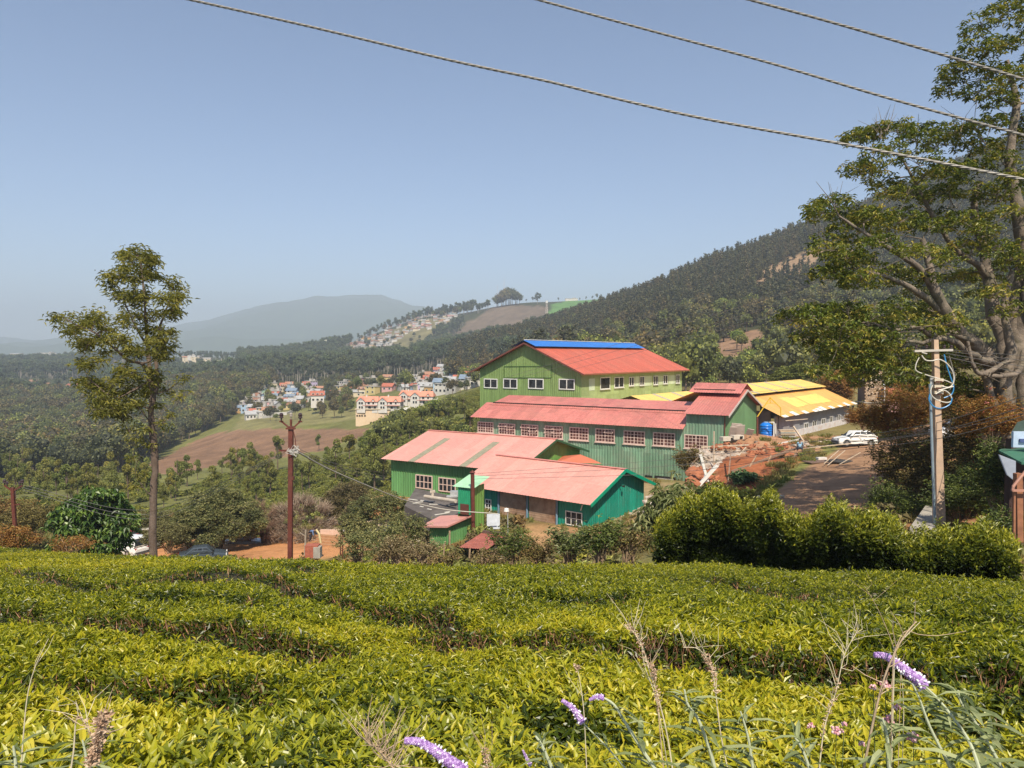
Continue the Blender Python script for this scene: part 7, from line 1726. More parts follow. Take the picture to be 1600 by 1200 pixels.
for i, (x, y, w_, h_, r_) in enumerate([(1150, 670, 1.1, 1.5, .25), (1157, 671, .9, 1.3, -.2), (1145, 672, .7, 1.1, .1), (1172, 673, .7, .8, .5)]):
    q = P(x, y, 74.5 - i * .2); m = MB(); ca, sa = cos(.3 + .1 * i), sin(.3 + .1 * i); r_ = r_ * .35; R_ = np.array([[cos(r_), 0, sin(r_)], [0, 1, 0], [-sin(r_), 0, cos(r_)]]) @ np.array([[1, 0, 0], [0, ca, -sa], [0, sa, ca]])
    m.box(q, (w_, .06, h_), R=R_); tag(m.build('leaning_sheet', plain('pale_pink_sheet', (.55, .45, .38), .8, dirt=(.35, .25, .2))), ['wide pale sheet leaning on the green wall near the yellow frame', 'pale sheet leaning beside the widest one at the green wall', 'small pale sheet leaning leftmost at the green wall', 'tilted pale sheet between the stack of sheets and the yellow frame'][i], 'sheet')
# concrete rings / slabs
for x, y, w_, lab in [(1138, 683.5, 1.6, 'pale hollow concrete block at the corner of the long shed'), (1152, 681, 1.2, 'short pale concrete block right of the hollow one')]:
    m = MB(); q = P(x, y, 72.5); m.box(q, (w_, .7, .4), rz=.3); m.box(q + [-.2, -.37, 0], (.35, .04, .25), rz=.3, mat=1); m.box(q + [.35, -.33, 0], (.3, .04, .25), rz=.3, mat=1); tag(m.build('concrete_block', [plain('pale_concrete', (.58, .50, .40), .9, bump=.3), DARK]), lab, 'block')
m = MB(); a, b = P(1182, 690, 71), P(1235, 690, 71); m.beam(a, b, 1.2, .22); tag(m.build('concrete_slab', plain('wet_grey_slab', (.22, .20, .17), .7)), 'long grey concrete slab in front of the blue tank', 'slab')
m = MB(); a, b = P(1180, 696, 68), P(1228, 699, 68); m.beam(a, b, .25, .2); tag(m.build('concrete_beam', plain('pale_concrete', (.58, .50, .40), .9)), 'pale concrete beam lying before the grey slab', 'beam')
m = MB(); m.beam(P(1212, 694, 68), P(1250, 685, 73), .12, .3); tag(m.build('white_kerb', M_white()), 'white edging board leading to the workshop wall', 'board')
# poles and timbers
TM = [plain('timber_a', (.36, .24, .15), .85, var=.25, scale=5), plain('timber_b', (.24, .16, .11), .85, var=.25, scale=5), plain('timber_c', (.50, .40, .29), .85, var=.2, scale=5)]
TP_ = [((1144, 735, 58), (1256, 694, 62), .16, 1, 'long dark timber pole sloping down the red bank'), ((1200, 718, 60), (1238, 700, 62), .12, 0, 'brown plank beside the long dark pole on the red bank'), ((1172, 728, 58.5), (1183, 709, 60), .09, 0, 'upright stick leaning against the rubble bank'),
       ((1155, 710, 60), (1166, 697, 61), .08, 2, 'short pale stick on top of the rubble'), ((1199, 723, 59.5), (1206, 709, 60), .08, 0, 'short prop against the red bank'), ((1232, 722, 60), (1246, 706, 61), .14, 1, 'dark prop near the right end of the red bank'),
       ((1096, 697, 66), (1170, 693, 66), .12, 2, 'pale pole lying along the top of the rubble'), ((1110, 702, 65), (1190, 700, 65), .1, 0, 'brown pole lying just below the pale pole'), ((1138, 758, 55), (1143, 700, 60), .09, 1, 'thin dark upright pole in front of the rubble'),
       ((1116, 728, 61), (1116, 672, 61), .09, 2, 'tall thin grey upright pipe at the corner of the long shed'), ((1288, 722, 55), (1312, 700, 58), .05, 2, 'white rod lying left of the dark panel'), ((1312, 723, 55), (1345, 704, 58), .05, 2, 'white rod lying right of the dark panel'),
       ((1294, 724, 55), (1321, 701, 58), .05, 2, 'white rod crossing the dark panel'), ((1255, 698, 62), (1330, 690, 63.5), .07, 2, 'long pale rod near the crouching man'), ((1240, 664, 75), (1258, 690, 73), .14, 2, 'pale prop slanting from the workshop eave'),
       ((1258, 690, 73), (1292, 694, 70), .12, 2, 'pale board on the scrap heap by the workshop'), ((1252, 684, 74), (1296, 690, 71), .08, 1, 'dark bar on the scrap heap by the workshop'), ((1228, 655, 77), (1262, 652, 79), .08, 2, 'pale batten hanging under the workshop eave')]
for a, b, w_, k, lab in TP_:
    m = MB(); m.beam(P(*a), P(*b), w_); tag(m.build('timber_pole', TM[k]), lab, 'pole')
m = MB(); m.beam(P(1095, 709, 57), P(1103.5, 740, 57), .2); m.beam(P(1103.5, 740, 57), P(1108, 762, 56.8), .22); tag(m.build('white_post', M_white()), 'bent white post crossing the white beam below the rubble', 'post')
m = MB(); m.beam(P(1121.5, 725, 56.7), P(1092.5, 757, 56.7), .24); tag(m.build('white_beam', M_white()), 'slanting white beam propped below the rubble beside the long shed', 'beam')
m = MB(); m.beam(P(1095, 709, 57.2), P(1084, 721, 57.4), .08); tag(m.build('thin_strut', TM[1]), 'thin dark strut from the top of the bent white post', 'strut')
m = MB(); q = P(1313, 712, 56.5); m.box((q[0], q[1], gz2(q[0], q[1]) + .12), (1.7, 1.6, .08), rz=.6); tag(m.build('formwork_sheet', plain('dark_formwork', (.05, .045, .04), .8)), 'dark flat panel lying on the grass by the track', 'panel')
m = MB(); q = P(1280, 712, 58); m.box((q[0], q[1], gz2(q[0], q[1]) + .08), (2.4, 1.2, .06), rz=.3); tag(m.build('formwork_sheet', plain('brown_formwork', (.16, .10, .07), .8)), 'brown flat panel lying left of the dark panel', 'panel')
m = MB(); q = P(1284, 707.5, 59); m.box((q[0], q[1], gz2(q[0], q[1]) + .2), (.8, .4, .25), rz=.2); tag(m.build('white_sack', plain('white_sack', (.62, .58, .54), .8)), 'crumpled white sack beside the brown panel', 'sack')
m = MB(); q = P(1205, 764, 44); m.box((q[0], q[1], gz2(q[0], q[1]) + .12), (1.6, .7, .3), rz=.4); tag(m.build('stone_slab', CONC), 'grey stone slab lying on the red earth above the hedge', 'slab')
# rubble and red bank: stones
ROCK = plain('rubble_stone', (.40, .34, .28), .95, var=.35, scale=2.5, bump=.6, dirt=(.34, .16, .08), dirt_amt=.7, dscale=.9)
rub = MB(); rs = np.random.RandomState(8)
def rocks(n, x0, x1, y0, y1, Y0, Y1, s0, s1, mat=0):
    for i in range(n):
        x, y = rs.uniform(x0, x1), rs.uniform(y0, y1); t_ = (y - y0) / (y1 - y0); Y = Y1 + (Y0 - Y1) * t_ + rs.uniform(-.5, .5); c_ = P(x, y, Y)
        v, f = ICO1; s = rs.uniform(s0, s1); rub.add(v * s * np.array([1.3, 1, .75]) * (1 + rs.uniform(-.35, .35, (len(v), 1))) @ np.array([[cos(x), -sin(x), 0], [sin(x), cos(x), 0], [0, 0, 1]]) + c_, f, mat)
rocks(300, 1078, 1168, 702, 732, 61, 66, .15, .5); rocks(120, 1165, 1240, 703, 730, 60, 64, .12, .35, 1); rocks(90, 1110, 1262, 690, 700, 64, 69, .08, .22, 1); rocks(50, 1076, 1125, 728, 756, 57, 62, .2, .5, 1); rocks(60, 1240, 1300, 686, 696, 66, 72, .08, .25); rocks(30, 1010, 1080, 770, 800, 50, 60, .15, .35)
tag(rub.build('rubble', [ROCK, plain('red_clay', (.34, .125, .06), .95, var=.3, scale=2, bump=.5)]), kind='stuff')
# brick chimney and tank behind the workshop
YK = 112
ch = thing('brick_chimney', 'square unfinished brick chimney stack rising behind the workshop', 'chimney', P(1358, 690, YK))
m = MB(); zt = P(1358, 577, YK)[2]; zb = P(1358, 700, YK)[2]; w_ = 26 / FPX * YK; rowh = .26; q = P(1357.5, 640, YK); rs = np.random.RandomState(2); z = zb; k = 0
m.box((q[0], q[1] + .1, (zt + zb) / 2), (w_ - .25, w_ - .25, zt - zb - .1))
while z < zt:
    n_ = 9
    for side in range(2):
        for i in range(n_):
            u0 = -w_ / 2 + w_ * (i + (.5 if k % 2 else 0)) / n_; u1 = min(u0 + w_ / n_ - .035, w_ / 2)
            if rs.rand() < .12: continue
            o_ = rs.uniform(0, .03)
            if side == 0: m.box((q[0] + (u0 + u1) / 2, q[1] - w_ / 2 + .07 - o_, z + rowh / 2), (u1 - u0, .16, rowh - .05), mat=1, rnd=rs.rand())
            else: m.box((q[0] + w_ / 2 - .07 + o_, q[1] + (u0 + u1) / 2, z + rowh / 2), (.16, u1 - u0, rowh - .05), mat=1, rnd=rs.rand())
    z += rowh; k += 1
m.build('brickwork', [plain('mortar_dark', (.12, .09, .07), .95), foliage('brick_blocks', [(0, (.28, .19, .12)), (.5, (.42, .30, .20)), (1, (.55, .42, .30))], 0, .9)], ch)
m = MB(); 
for y in (590, 625): m.box((q[0], q[1], P(1358, y, YK)[2]), (w_ + .3, w_ + .3, .16))
m.build('band', CONC, ch)
bt2 = thing('black_water_tank', 'black plastic water tank with a white inlet behind the orange shrubs', 'tank', P(1380, 620, 108)); q = P(1380, 620, 108); m = MB(); m.lathe(q, [(0, 0), (.68, 0), (.72, .3), (.68, .5), (.72, .8), (.68, 1.0), (.66, 1.3), (.3, 1.55), (0, 1.6)], 18); m.build('body', plain('black_plastic', (.03, .033, .038), .5), bt2); m = MB(); m.beam(q + [-.2, -.75, -1], q + [-.2, -.75, 2.0], .12); m.lathe(q + [-.3, -.7, 1.9], [(0, .4), (.2, .3), (.15, 0), (0, 0)], 8); m.build('inlet_pipe', M_white(), bt2)
house(1398, 632, 118, 5, 4, 2.2, .8, 'pink', 'red tiled', 0, 1, 'small house with a dark red roof beside the black tank', None, 'house')
# right edge: shed with green awning, white sheet, rusty post
rs_ = thing('roadside_shed', 'dark shed under a green awning at the right edge of the photo', 'shed', P(1590, 790, 24), 0)
m = MB(); m.box(P(1640, 750, 25.5) + [0, .8, 0], (1.9, .3, 3.0)); m.build('wall', plain('dark_red_boards', (.05, .025, .02), .9), rs_)
GA = plain('green_awning_cloth', (.035, .13, .08), .7, dirt=(.12, .16, .12))
m = MB(); v = [P(1561, 699, 24), P(1597, 718, 23), P(1640, 722, 23), P(1640, 690, 26), P(1565, 697, 26.5)]; m.add([np.array(q) for q in v] + [np.array(q) - UP * .07 for q in v], [(0, 1, 2, 3, 4), (9, 8, 7, 6, 5), (0, 5, 6, 1), (1, 6, 7, 2)]); m.build('awning', GA, rs_)
m = MB(); v = [P(1580, 672, 26), P(1640, 655, 26), P(1640, 640, 29), P(1590, 655, 29)]; m.add([np.array(q) for q in v] + [np.array(q) - UP * .12 for q in v], [(0, 1, 2, 3), (7, 6, 5, 4), (0, 4, 5, 1), (3, 7, 4, 0)]); m.build('upper_roof', plain('green_grey_roof', (.06, .10, .08), .7), rs_)
m = MB(); v = [P(1562, 706, 23.6), P(1588, 716, 23.2), P(1588, 748, 23.2), P(1575, 738, 23.4)]; m.add([np.array(q) for q in v] + [np.array(q) + [0, .06, 0] for q in v], [(0, 1, 2, 3), (7, 6, 5, 4), (0, 4, 5, 1), (1, 5, 6, 2), (2, 6, 7, 3), (3, 7, 4, 0)]); m.build('hanging_cloth', plain('white_cloth', (.62, .66, .72), .9), rs_)
m = MB(); m.box(P(1605, 682, 24.5), (1.0, .1, .55)); m.build('sign_panel', plain('pale_blue_board', (.40, .50, .62), .6), rs_)
m = MB(); m.box(P(1605, 684, 24.4), (.5, .06, .12)); m.build('sign_stripe', plain('dark_blue_board', (.05, .08, .2), .6), rs_)
gp_ = thing('gate_post', 'rusty square steel gate post with bent rail at the right edge', 'post', P(1593, 838, 17)); m = MB(); m.beam(P(1593, 842, 17), P(1591, 735, 17), .14); m.beam(P(1585.5, 842, 16.9), P(1585.5, 762, 16.9), .05); m.build('post', plain('rusty_steel', (.28, .12, .06), .8, var=.3, scale=5, dirt=(.16, .06, .03)), gp_)
m = MB(); m.tube([P(1583, 762, 16.8), P(1584, 756, 16.8), P(1590, 748, 16.8), P(1600, 736, 16.8), P(1612, 722, 16.8)], .035, 6); m.beam(P(1582, 762, 16.8), P(1612, 762, 16.8), .05); m.build('rail', plain('pinkish_rust', (.40, .20, .14), .7), gp_)

# ---------------------------------------------------------------- shrubs
def shrub(px, pyb, w, h, Y, mat, label, seed, L=.12, Wl=.05, dens=1., kind='rosette', stems=10, flowers=None, fmat=None, cat='shrub', name='shrub', zt=(-.3, .8), group=None, nl=5):
    rs = np.random.RandomState(seed); base = P(px, pyb, Y); k = Y / FPX; W_, H_ = w * k, h * k
    t = thing(name, label, cat, base, 0, group); tb = MB(); lb = MB(); fb = MB(); tips = []
    for i in range(int(stems * 2)):
        a = rs.uniform(0, 6.28); r = rs.uniform(.1, 1) ** .6; e = base + np.array([cos(a) * W_ / 2 * r, sin(a) * W_ / 2 * .7 * r, H_ * rs.uniform(.45, 1) * (1.05 - .35 * r * r)])
        m_ = base * .5 + e * .5 + [0, 0, H_ * .12]; tb.tube([base + rs.normal(0, .1, 3) * [1, 1, 0] - [0, 0, .3], m_, e], [.03, .02, .008], 4, cap=False); tips.append(e); tips.append(m_ * .4 + e * .6)
    tips = np.array(tips); n = int(dens * 150 * W_ * H_ / (L * 9)); n = min(n, 4200)
    c_ = tips[rs.randint(len(tips), size=n)] + rs.normal(0, 1, (n, 3)) * np.array([W_, W_, H_]) * .085
    c_[:, 2] = np.maximum(c_[:, 2], base[2] + .05)
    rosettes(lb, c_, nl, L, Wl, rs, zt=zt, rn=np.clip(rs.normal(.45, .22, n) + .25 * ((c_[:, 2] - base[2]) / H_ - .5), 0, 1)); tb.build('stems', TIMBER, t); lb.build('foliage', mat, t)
    if flowers:
        q = c_[rs.rand(n) < flowers]; q = q[q[:, 2] > base[2] + H_ * .35]
        if len(q): rosettes(fb, q + [0, -.05, .04], 5, L * .55, L * .4, rs, zt=(.1, .9), spread=.03); tag(fb.build('blossom', fmat, t), kind='stuff')
    return t
LF_G = foliage('shrub_green', [(0, (.03, .05, .012)), (.5, (.10, .14, .03)), (1, (.25, .28, .07))], .25, .5)
LF_M = foliage('long_pale_leaves', [(0, (.06, .08, .025)), (.5, (.17, .20, .07)), (1, (.36, .36, .16))], .25, .45)
LF_O = foliage('orange_brown_leaves', [(0, (.13, .065, .02)), (.4, (.30, .15, .04)), (.75, (.45, .24, .07)), (1, (.32, .30, .08))], .3, .6)
LF_B = foliage('bronze_leaves', [(0, (.06, .05, .02)), (.5, (.19, .14, .05)), (.8, (.27, .24, .07)), (1, (.38, .22, .12))], .25, .6)
LF_Y = foliage('dry_weed_leaves', [(0, (.10, .075, .035)), (.5, (.25, .19, .09)), (1, (.42, .35, .20))], .2, .7)
FLW = foliage('white_dry_flowers', [(0, (.45, .36, .26)), (1, (.75, .66, .52))], .1, .8); FLP = foliage('pink_flowers', [(0, (.55, .10, .12)), (1, (.80, .28, .30))], .2, .6)
SH = [(620, 872, 60, 34, 26, LF_Y, 'dry brown weeds with white seed heads below the green shed', .09, .04, .02, FLW), (660, 876, 70, 34, 25, LF_Y, 'taller dry weeds with white seed heads left of the rusty hut', .09, .04, .03, FLW), (700, 882, 60, 20, 23, LF_B, 'bronze weedy shrub in front of the rusty hut', .09, .04, None, None),
      (768, 882, 50, 24, 23, LF_B, 'brownish green shrub just right of the rusty hut', .09, .04, .01, FLW), (800, 880, 70, 60, 25, LF_G, 'mid green shrub in front of the rusty shutters', .11, .045, None, None), (846, 878, 60, 40, 25, LF_B, 'sparse brown shrub below the shutters', .09, .04, None, None),
      (893, 874, 70, 54, 24, LF_M, 'pale leafy shrub under the corner window of the teal shed', .17, .05, None, None), (940, 876, 84, 62, 22.5, LF_G, 'bushy green shrub below the teal gable corner', .13, .055, None, None), (985, 872, 60, 56, 23, LF_B, 'dark bronze shrub left of the drooping leafed shrub', .11, .045, None, None),
      (560, 870, 70, 40, 34, UMB, 'low green shrub in front of the cream house', .12, .06, None, None), (600, 868, 70, 44, 30, UMB, 'green shrub below the olive umbrella tree', .12, .06, None, None), (640, 850, 70, 46, 40, UMB, 'rounded green shrub left of the low pink roofed shed', .14, .07, None, None),
      (22, 862, 80, 36, 34, LF_O, 'orange leaved shrub at the left edge behind the tea', .14, .06, None, None), (110, 866, 70, 24, 34, LF_O, 'low orange leaved shrub beneath the dark leafy tree', .12, .05, None, None), (60, 845, 130, 60, 60, DRYF, 'brown scrub slope shrub behind the left steel pole', .2, .09, None, None), (10, 842, 90, 64, 62, DRYF, 'brown shrub touching the left edge', .2, .09, None, None), (235, 840, 90, 40, 72, DRYF, 'dry bushy shrub behind the slim silver oak trunk', .2, .09, None, None), (265, 858, 70, 36, 60, DRYF, 'dry shrub beside the yard right of the silver oak trunk', .18, .08, None, None)]
for i, (x, y, w_, h_, Y, mt, lab, L, Wl, fl_, fm) in enumerate(SH): shrub(x, y + 4, w_, h_ + 4, Y, mt, lab, 700 + i, L, Wl, 1.1, flowers=fl_, fmat=fm)
# drooping long-leaved shrub
shrub(1050, 868, 100, 112, 25, LF_M, 'tall shrub with long drooping pale leaves between the teal shed and hedge', 730, .34, .075, 1.7, zt=(-1.3, .1), nl=6)
shrub(1118, 795, 60, 38, 50, LF_G, 'low green leafy plant on the red earth near the rubble', 731, .3, .16, 1.4); shrub(1158, 758, 50, 24, 54, foliage('blue_green_leaves', [(0, (.03, .06, .02)), (1, (.14, .24, .09))], .2, .5), 'blue green leafy plant on the red earth, right of the white post', 732, .3, .18, 1.5)
shrub(1082, 745, 50, 50, 62, LF_B, 'tangle of brown creepers hanging on the rubble corner', 733, .2, .09, 1.3)
# flowering shrubs on the right bank
shrub(1400, 700, 100, 84, 44, LF_O, 'orange brown shrub between the white hatchback and the concrete pole', 740, .17, .075, 1.5, flowers=.01, fmat=FLP); shrub(1350, 668, 60, 40, 75, LF_O, 'small orange shrub at the far end of the workshop', 741, .2, .09, 1.3)
shrub(1420, 790, 110, 120, 38, LF_B, 'bronze green bush left of the concrete pole', 742, .15, .065, 1.5, flowers=.012, fmat=FLP); shrub(1510, 770, 130, 150, 36, LF_B, 'large bronze bush with pink flowers behind the concrete pole', 743, .15, .065, 1.6, flowers=.03, fmat=FLP)
shrub(1545, 700, 100, 90, 32, LF_O, 'orange tinted bush with pink flowers under the big tree', 744, .13, .055, 1.4, flowers=.05, fmat=FLP); shrub(1505, 836, 110, 110, 33, LF_G, 'dark green bush at the foot of the concrete pole', 745, .14, .06, 1.7); shrub(1400, 822, 100, 70, 36, LF_G, 'dark green low bush beside the dirt track', 746, .14, .06, 1.3)
shrub(1558, 800, 90, 110, 28, LF_G, 'dark green bush under the hanging cloth of the shed', 760, .13, .055, 1.6)
shrub(1570, 842, 60, 60, 24, LF_G, 'small green bush left of the rusty gate post', 747, .12, .05, 1.3); shrub(1440, 655, 120, 60, 66, LF_O, 'orange shrub on the far bank behind the concrete pole', 748, .2, .09, 1.4); shrub(1560, 650, 120, 70, 60, LF_O, 'orange shrub behind the trunk of the big tree', 749, .2, .09, 1.2)
shrub(1330, 590, 90, 60, 125, F_LIGHT, 'green tree crown behind the chimney', 750, .5, .25, 1.6, cat='tree', name='leafy_tree'); shrub(1310, 640, 60, 60, 122, LF_O, 'reddish brown tree left of the chimney', 751, .4, .2, 1.5, cat='tree', name='brown_tree'); shrub(1420, 620, 90, 60, 120, F_LIGHT, 'bright green tree behind the black tank', 752, .5, .25, 1.6, cat='tree', name='leafy_tree')
shrub(1240, 600, 70, 30, 135, F_LIGHT, 'bright green tree crown just above the yellow roof', 753, .5, .25, 1.6, cat='tree', name='leafy_tree')
m = MB(); q = P(1425, 822, 30); m.beam(P(1440, 828, 29), P(1463, 792, 33), .8, .3); tag(m.build('stone_kerb', CONC), 'slanting grey stone kerb left of the foot of the concrete pole', 'kerb')

# ---------------------------------------------------------------- weeds in the foreground
SAL = foliage('silvery_leaves', [(0, (.09, .12, .04)), (.5, (.20, .24, .10)), (1, (.38, .41, .21))], .25, .6)
SALS = plain('silvery_stem', (.42, .45, .30), .8, var=.1, scale=20); PUR = foliage('purple_blossom', [(0, (.26, .12, .38)), (.5, (.45, .28, .60)), (1, (.66, .50, .76))], .2, .7); WBL = plain('white_blossom', (.78, .74, .78), .7)
DRYS = plain('dry_stalk', (.42, .31, .20), .85, var=.25, scale=20); DRYP = plain('pale_dry_stalk', (.58, .50, .34), .85, var=.2, scale=20)
def curve(pts, Ys, k=8):
    pts = [P(x, y, Y) for (x, y), Y in zip(pts, Ys)]; out = []; n = len(pts)
    for i in range(n - 1):
        p0, p1, p2, p3 = pts[max(i - 1, 0)], pts[i], pts[i + 1], pts[min(i + 2, n - 1)]
        for t in np.linspace(0, 1, k + 1)[:-1]: out.append(.5 * ((2 * p1) + (-p0 + p2) * t + (2 * p0 - 5 * p1 + 4 * p2 - p3) * t * t + (-p0 + 3 * p1 - 3 * p2 + p3) * t ** 3))
    out.append(pts[-1]); return np.array(out)
def salvia(label, pts, Ys, seed, spike=None, leaf=1., r=.004, n=9):
    """pts from the ground up"""
    rs = np.random.RandomState(seed); c_ = curve(pts, Ys); base = c_[0].copy(); low = base.copy(); low[2] = teaz(base[0], base[1]) - .3; low[1] += .02
    t = thing('salvia_plant', label, 'plant', low); m = MB(); path = np.concatenate([[low], c_]); r *= .78; m.tube(path, np.linspace(r * 1.3, r * .55, len(path)), 7); m.build('stem', SALS, t)
    lb = MB(); L = len(c_); PP, DD, NN, LL = [], [], [], []
    for i in range(n):
        p = c_[int((L - 1) * (i + .3) / n * (.8 if spike else 1.))]; a0 = rs.uniform(0, 6.28)
        for s in (0, pi):
            for kk in range(2):
                a = a0 + s + rs.normal(0, .3); D = np.array([cos(a), sin(a) * .8, .55 + rs.normal(0, .2)]); PP.append(p + rs.normal(0, .004, 3)); DD.append(D); NN.append([-cos(a) * .5, -sin(a) * .5, 1]); LL.append(leaf * rs.uniform(.05, .12) * (1.1 - .5 * i / n) * (1 if kk == 0 else .5))
    leaves(lb, np.array(PP), np.array(DD), np.array(NN), np.array(LL), np.array(LL) * .17, rs.rand(len(PP)), 'curve', droop=.5); lb.build('leaves', SAL, t)
    if spike:
        sp, sY, sw = spike; c2 = curve(sp, sY, 14); fb = MB(); wb = MB(); m = len(c2); T = unit(np.gradient(c2, axis=0))
        fb.tube(c2, np.linspace(sw * .25, sw * .12, m), 6, rnd=.2)
        for i in range(0, m, 1):
            w_ = sw * (1 - .55 * i / m)
            for k in range(7):
                a = k * 2 * pi / 7 + i * .5; side = unit(np.cross(T[i], [0, 0, 1.])); o_ = side * cos(a) + np.cross(side, T[i]) * sin(a); v, f = ICO1
                cc = c2[i] + o_ * w_ * .62; q = v * w_ * np.array([.42, .42, .42]) * rs.uniform(.7, 1.2); q = q + np.outer(v @ o_, o_) * w_ * .35; fb.add(q + cc, f, 0, rs.rand())
                if rs.rand() < .16 and i < m * .75: q = v * w_ * .28; wb.add(q + np.outer(v @ o_, o_) * w_ * .4 + cc + o_ * w_ * .6 + T[i] * 0, f)
        fb.build('flower_spike', PUR, t, smooth=True)
        if wb.n: tag(wb.build('white_petals', WBL, t, smooth=True), kind='stuff')
    return t
salvia('silver stemmed salvia with the long drooping purple spike at the lower right', [(1545, 1235), (1520, 1160), (1490, 1115), (1465, 1085), (1445, 1066)], [1.55, 1.6, 1.62, 1.64, 1.65], 1, ([(1445, 1066), (1425, 1050), (1405, 1035), (1388, 1023), (1369, 1020)], [1.65] * 5, .0115), 1.15, .0045, 12)
salvia('thin salvia with a small purple spike left of the pale budding stem', [(1010, 1240), (985, 1205), (950, 1165), (925, 1140), (912, 1127)], [1.8] * 5, 2, ([(912, 1127), (903, 1113), (894, 1103), (881, 1094)], [1.8] * 4, .0085), .7, .003, 5)
salvia('purple flower spike leaning in from the bottom edge left of centre', [(790, 1260), (760, 1235), (742, 1215), (728, 1204)], [1.35] * 4, 3, ([(728, 1206), (705, 1190), (680, 1172), (658, 1160), (636, 1158)], [1.35] * 5, .0108), .8, .004, 5)
salvia('pale salvia stem with a nodding lilac bud near the centre', [(1060, 1250), (1030, 1205), (1000, 1160), (978, 1125), (962, 1100), (945, 1089)], [1.7] * 6, 4, ([(945, 1089), (935, 1088), (924, 1093)], [1.7] * 3, .006), 1., .0055, 9)
salvia('upright silvery stem left of the tall dry stalk cluster', [(1130, 1240), (1115, 1180), (1095, 1125), (1078, 1100), (1072, 1076)], [1.75] * 5, 5, None, 1.1, .0055, 11)
salvia('silvery stem in the lower right, below the pink flowers', [(1190, 1240), (1180, 1200), (1172, 1150), (1160, 1110)], [1.75] * 4, 6, None, 1.1, .005, 9)
salvia('short silvery stem at the bottom edge below the small purple spike', [(885, 1240), (866, 1200), (850, 1165), (840, 1150)], [1.6] * 4, 7, ([(832, 1195), (828, 1188), (820, 1172)], [1.6] * 3, .004), 1., .0055, 7)
salvia('broad clump of silvery leaves in the lower right corner', [(1590, 1240), (1560, 1180), (1530, 1130), (1505, 1095), (1500, 1075)], [1.7] * 5, 8, None, 1.3, .005, 14)
salvia('silvery stem under the long purple spike', [(1510, 1240), (1480, 1180), (1455, 1130), (1440, 1090), (1428, 1065)], [1.62] * 5, 9, None, 1.1, .0045, 10)
salvia('silvery stem with narrow leaves below the right pink flower', [(1400, 1240), (1392, 1190), (1390, 1150), (1382, 1120)], [1.6] * 4, 10, None, 1.2, .005, 8)
salvia('silvery stem at the bottom between the two dry stalks', [(1275, 1240), (1268, 1200), (1255, 1165), (1245, 1150)], [1.6] * 4, 11, None, 1.1, .005, 8)
salvia('low silvery stem at the bottom left corner', [(30, 1240), (28, 1200), (24, 1170)], [1.5] * 3, 12, None, 1.0, .005, 6)
salvia('low silvery stem near the dry seed spike at the lower left', [(140, 1240), (138, 1190), (132, 1160)], [1.5] * 3, 13, None, .8, .004, 6)
def stalk(label, pts, Y, r, mat=DRYS, twigs=0, seeds=None, seed=0, fuzz=0.):
    rs = np.random.RandomState(seed + 50); c_ = curve(pts, [Y] * len(pts)); low = c_[0].copy(); low[2] = teaz(low[0], low[1]) - .3; t = thing('dry_stalk', label, 'plant', low); m = MB(); path = np.concatenate([[low], c_]); r *= .72; m.tube(path, np.linspace(r, r * .4, len(path)), 6)
    for i in range(twigs):
        p = c_[rs.randint(len(c_) // 3, len(c_))]; e = p + np.array([rs.normal(0, .035), rs.normal(0, .03), rs.uniform(.01, .09)]); m.tube([p, (p + e) / 2 + rs.normal(0, .006, 3), e], [r * .4, r * .3, r * .15], 4, cap=False)
    m.build('stem', mat, t)
    if seeds:
        lb = MB(); a, b, n, s = seeds; s *= .75; k = np.clip((rs.uniform(a, b, n) * (len(c_) - 1)).astype(int), 0, len(c_) - 1); pp = c_[k] + rs.normal(0, s * .35, (n, 3)); leaves(lb, pp, rdir(n, -.4, .8, rs), rdir(n, rs=rs), s, s * .5, rs.rand(n), 'fold'); tag(lb.build('seed_heads', foliage('seed_husks', [(0, (.32, .20, .13)), (.5, (.52, .36, .24)), (1, (.72, .56, .42))], .15, .8), t), kind='stuff')
    return t
stalk('thick brown dry stalk crossing in front of the purple spike', [(1345, 1240), (1362, 1150), (1375, 1090), (1390, 1040), (1412, 995), (1434, 967)], 1.6, .0045, twigs=10, seed=1)
stalk('thin pale twig crossing the top of the thick brown dry stalk', [(1400, 1010), (1420, 988), (1440, 968)], 1.62, .002, DRYP, seed=2)
stalk('thin arching twig reaching right from the brown dry stalk', [(1398, 1020), (1415, 984), (1440, 988), (1470, 989), (1512, 982)], 1.6, .0016, seed=3)
stalk('pale dry stalk with nodding tip left of the centre right', [(1060, 1240), (1046, 1150), (1030, 1085), (1018, 1050), (1006, 1010), (990, 984), (978, 976)], 1.75, .003, DRYP, 14, (.55, .95, 90, .011), 4)
stalk('second thin stalk beside the nodding pale one', [(1050, 1220), (1030, 1100), (1010, 1040), (1003, 1000), (992, 986)], 1.78, .002, DRYP, 4, None, 5)
stalk('arching pale stalk with dry seed husks right of centre', [(1150, 1240), (1130, 1150), (1118, 1060), (1108, 1030), (1092, 1012), (1070, 1010)], 1.75, .0026, DRYP, 12, (.35, .7, 120, .012), 6)
stalk('upright dry seed spike beside the arching stalk', [(1040, 1200), (1032, 1120), (1026, 1060), (1018, 1035)], 1.72, .0022, DRYS, 10, (.4, 1., 150, .011), 7)
stalk('short dry flower head on a thin stalk above the small purple spike', [(920, 1200), (915, 1110), (908, 1060), (903, 1038)], 1.8, .002, DRYP, 3, (.85, 1., 50, .011), 8)
stalk('feathery brown dry stalk left of the pink flowers', [(1280, 1240), (1290, 1140), (1308, 1080), (1322, 1020), (1342, 984)], 1.7, .0026, DRYP, 30, (.2, .6, 60, .012), 9)
stalk('tall thin straw stalk at the lower left', [(34, 1240), (40, 1150), (46, 1090), (58, 1045), (78, 1002)], 1.55, .0024, DRYP, 2, None, 10)
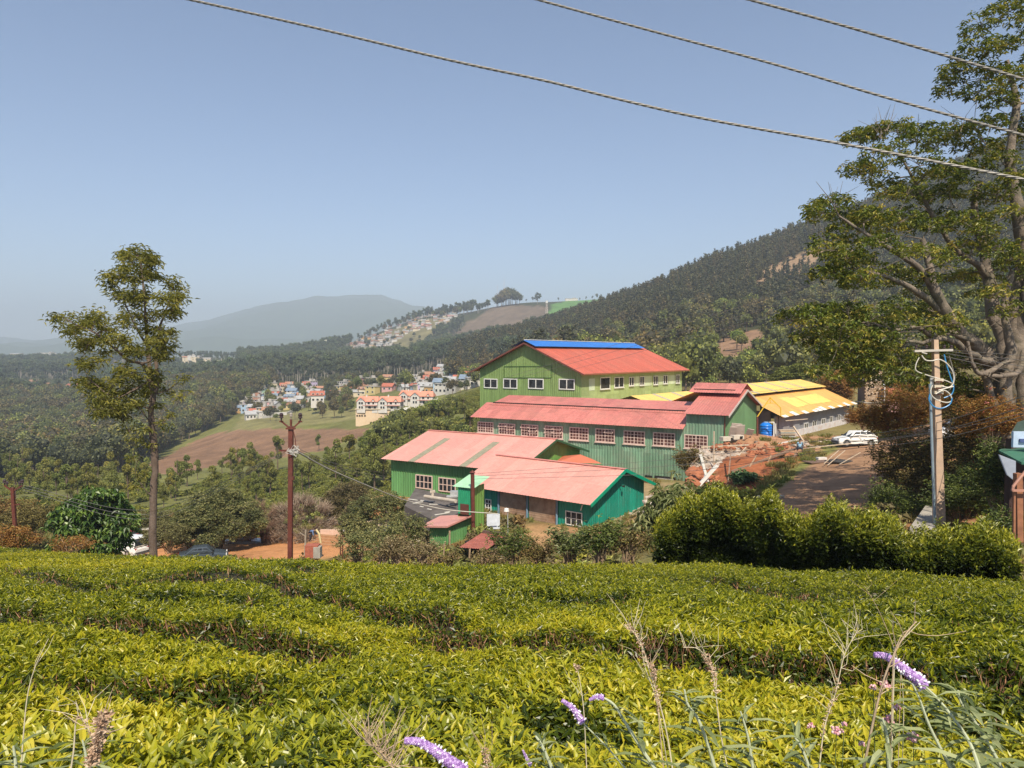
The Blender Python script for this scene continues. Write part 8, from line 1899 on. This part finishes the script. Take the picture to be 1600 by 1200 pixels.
stalk('thick fuzzy brown seed spike at the lower left', [(130, 1240), (148, 1190), (160, 1150), (164, 1120)], 1.3, .004, DRYS, 6, (.3, 1., 420, .016), 11)
stalk('curled dry stalk beside the fuzzy seed spike', [(110, 1230), (118, 1180), (122, 1130), (132, 1128), (146, 1152)], 1.4, .0028, DRYP, 8, (.5, 1., 60, .008), 12)
stalk('fine dry spray of brown twigs in the bottom edge left of centre', [(640, 1250), (620, 1205), (595, 1175), (575, 1160)], 1.4, .0035, DRYS, 60, None, 13)
stalk('brown dry stalk with seed husks near the bottom centre', [(770, 1240), (765, 1200), (760, 1170)], 1.6, .002, DRYS, 14, (.5, 1., 60, .012), 14)
stalk('pair of bent dry twigs left of the thick brown stalk', [(1410, 1040), (1390, 985), (1372, 945), (1352, 912)], 2.0, .0016, DRYS, 6, None, 15)
stalk('thin straw twig standing right of centre', [(1415, 1110), (1412, 1060), (1405, 1030), (1398, 1012)], 1.9, .0014, DRYP, 2, None, 16)
PKF = foliage('small_pink_blossom', [(0, (.60, .22, .30)), (.6, (.78, .45, .50)), (1, (.85, .68, .66))], .2, .7)
for i, (x, y, s) in enumerate([(1386, 1068, .012), (1367, 1071, .008), (1392, 1124, .014), (1430, 1150, .015), (1310, 1140, .014), (1269, 1132, .009), (1404, 1103, .009), (1350, 1160, .008), (1322, 1130, .008)]):
    rs = np.random.RandomState(i); Y = 1.75; c_ = P(x, y, Y); low = c_ + [.01, .03, 0]; low[2] = teaz(low[0], low[1]) - .2
    t = thing('pink_flower', 'small cluster of pink blossom among the weeds at the lower right', 'flower', low, 0, 'pink blossom clusters at the lower right'); m = MB(); m.tube([low, (low + c_) / 2 + rs.normal(0, .01, 3), c_], [.0018, .0015, .001], 5); m.build('stem', plain('green_stem', (.12, .16, .05), .7), t)
    m = MB(); v, f = ICO1
    for k in range(22): m.add(v * s * .3 * rs.uniform(.7, 1.2) + c_ + rdir(1, -.3, 1, rs)[0] * s * rs.uniform(.4, 1.1), f, 0, rs.rand())
    m.build('blossom', PKF, t)
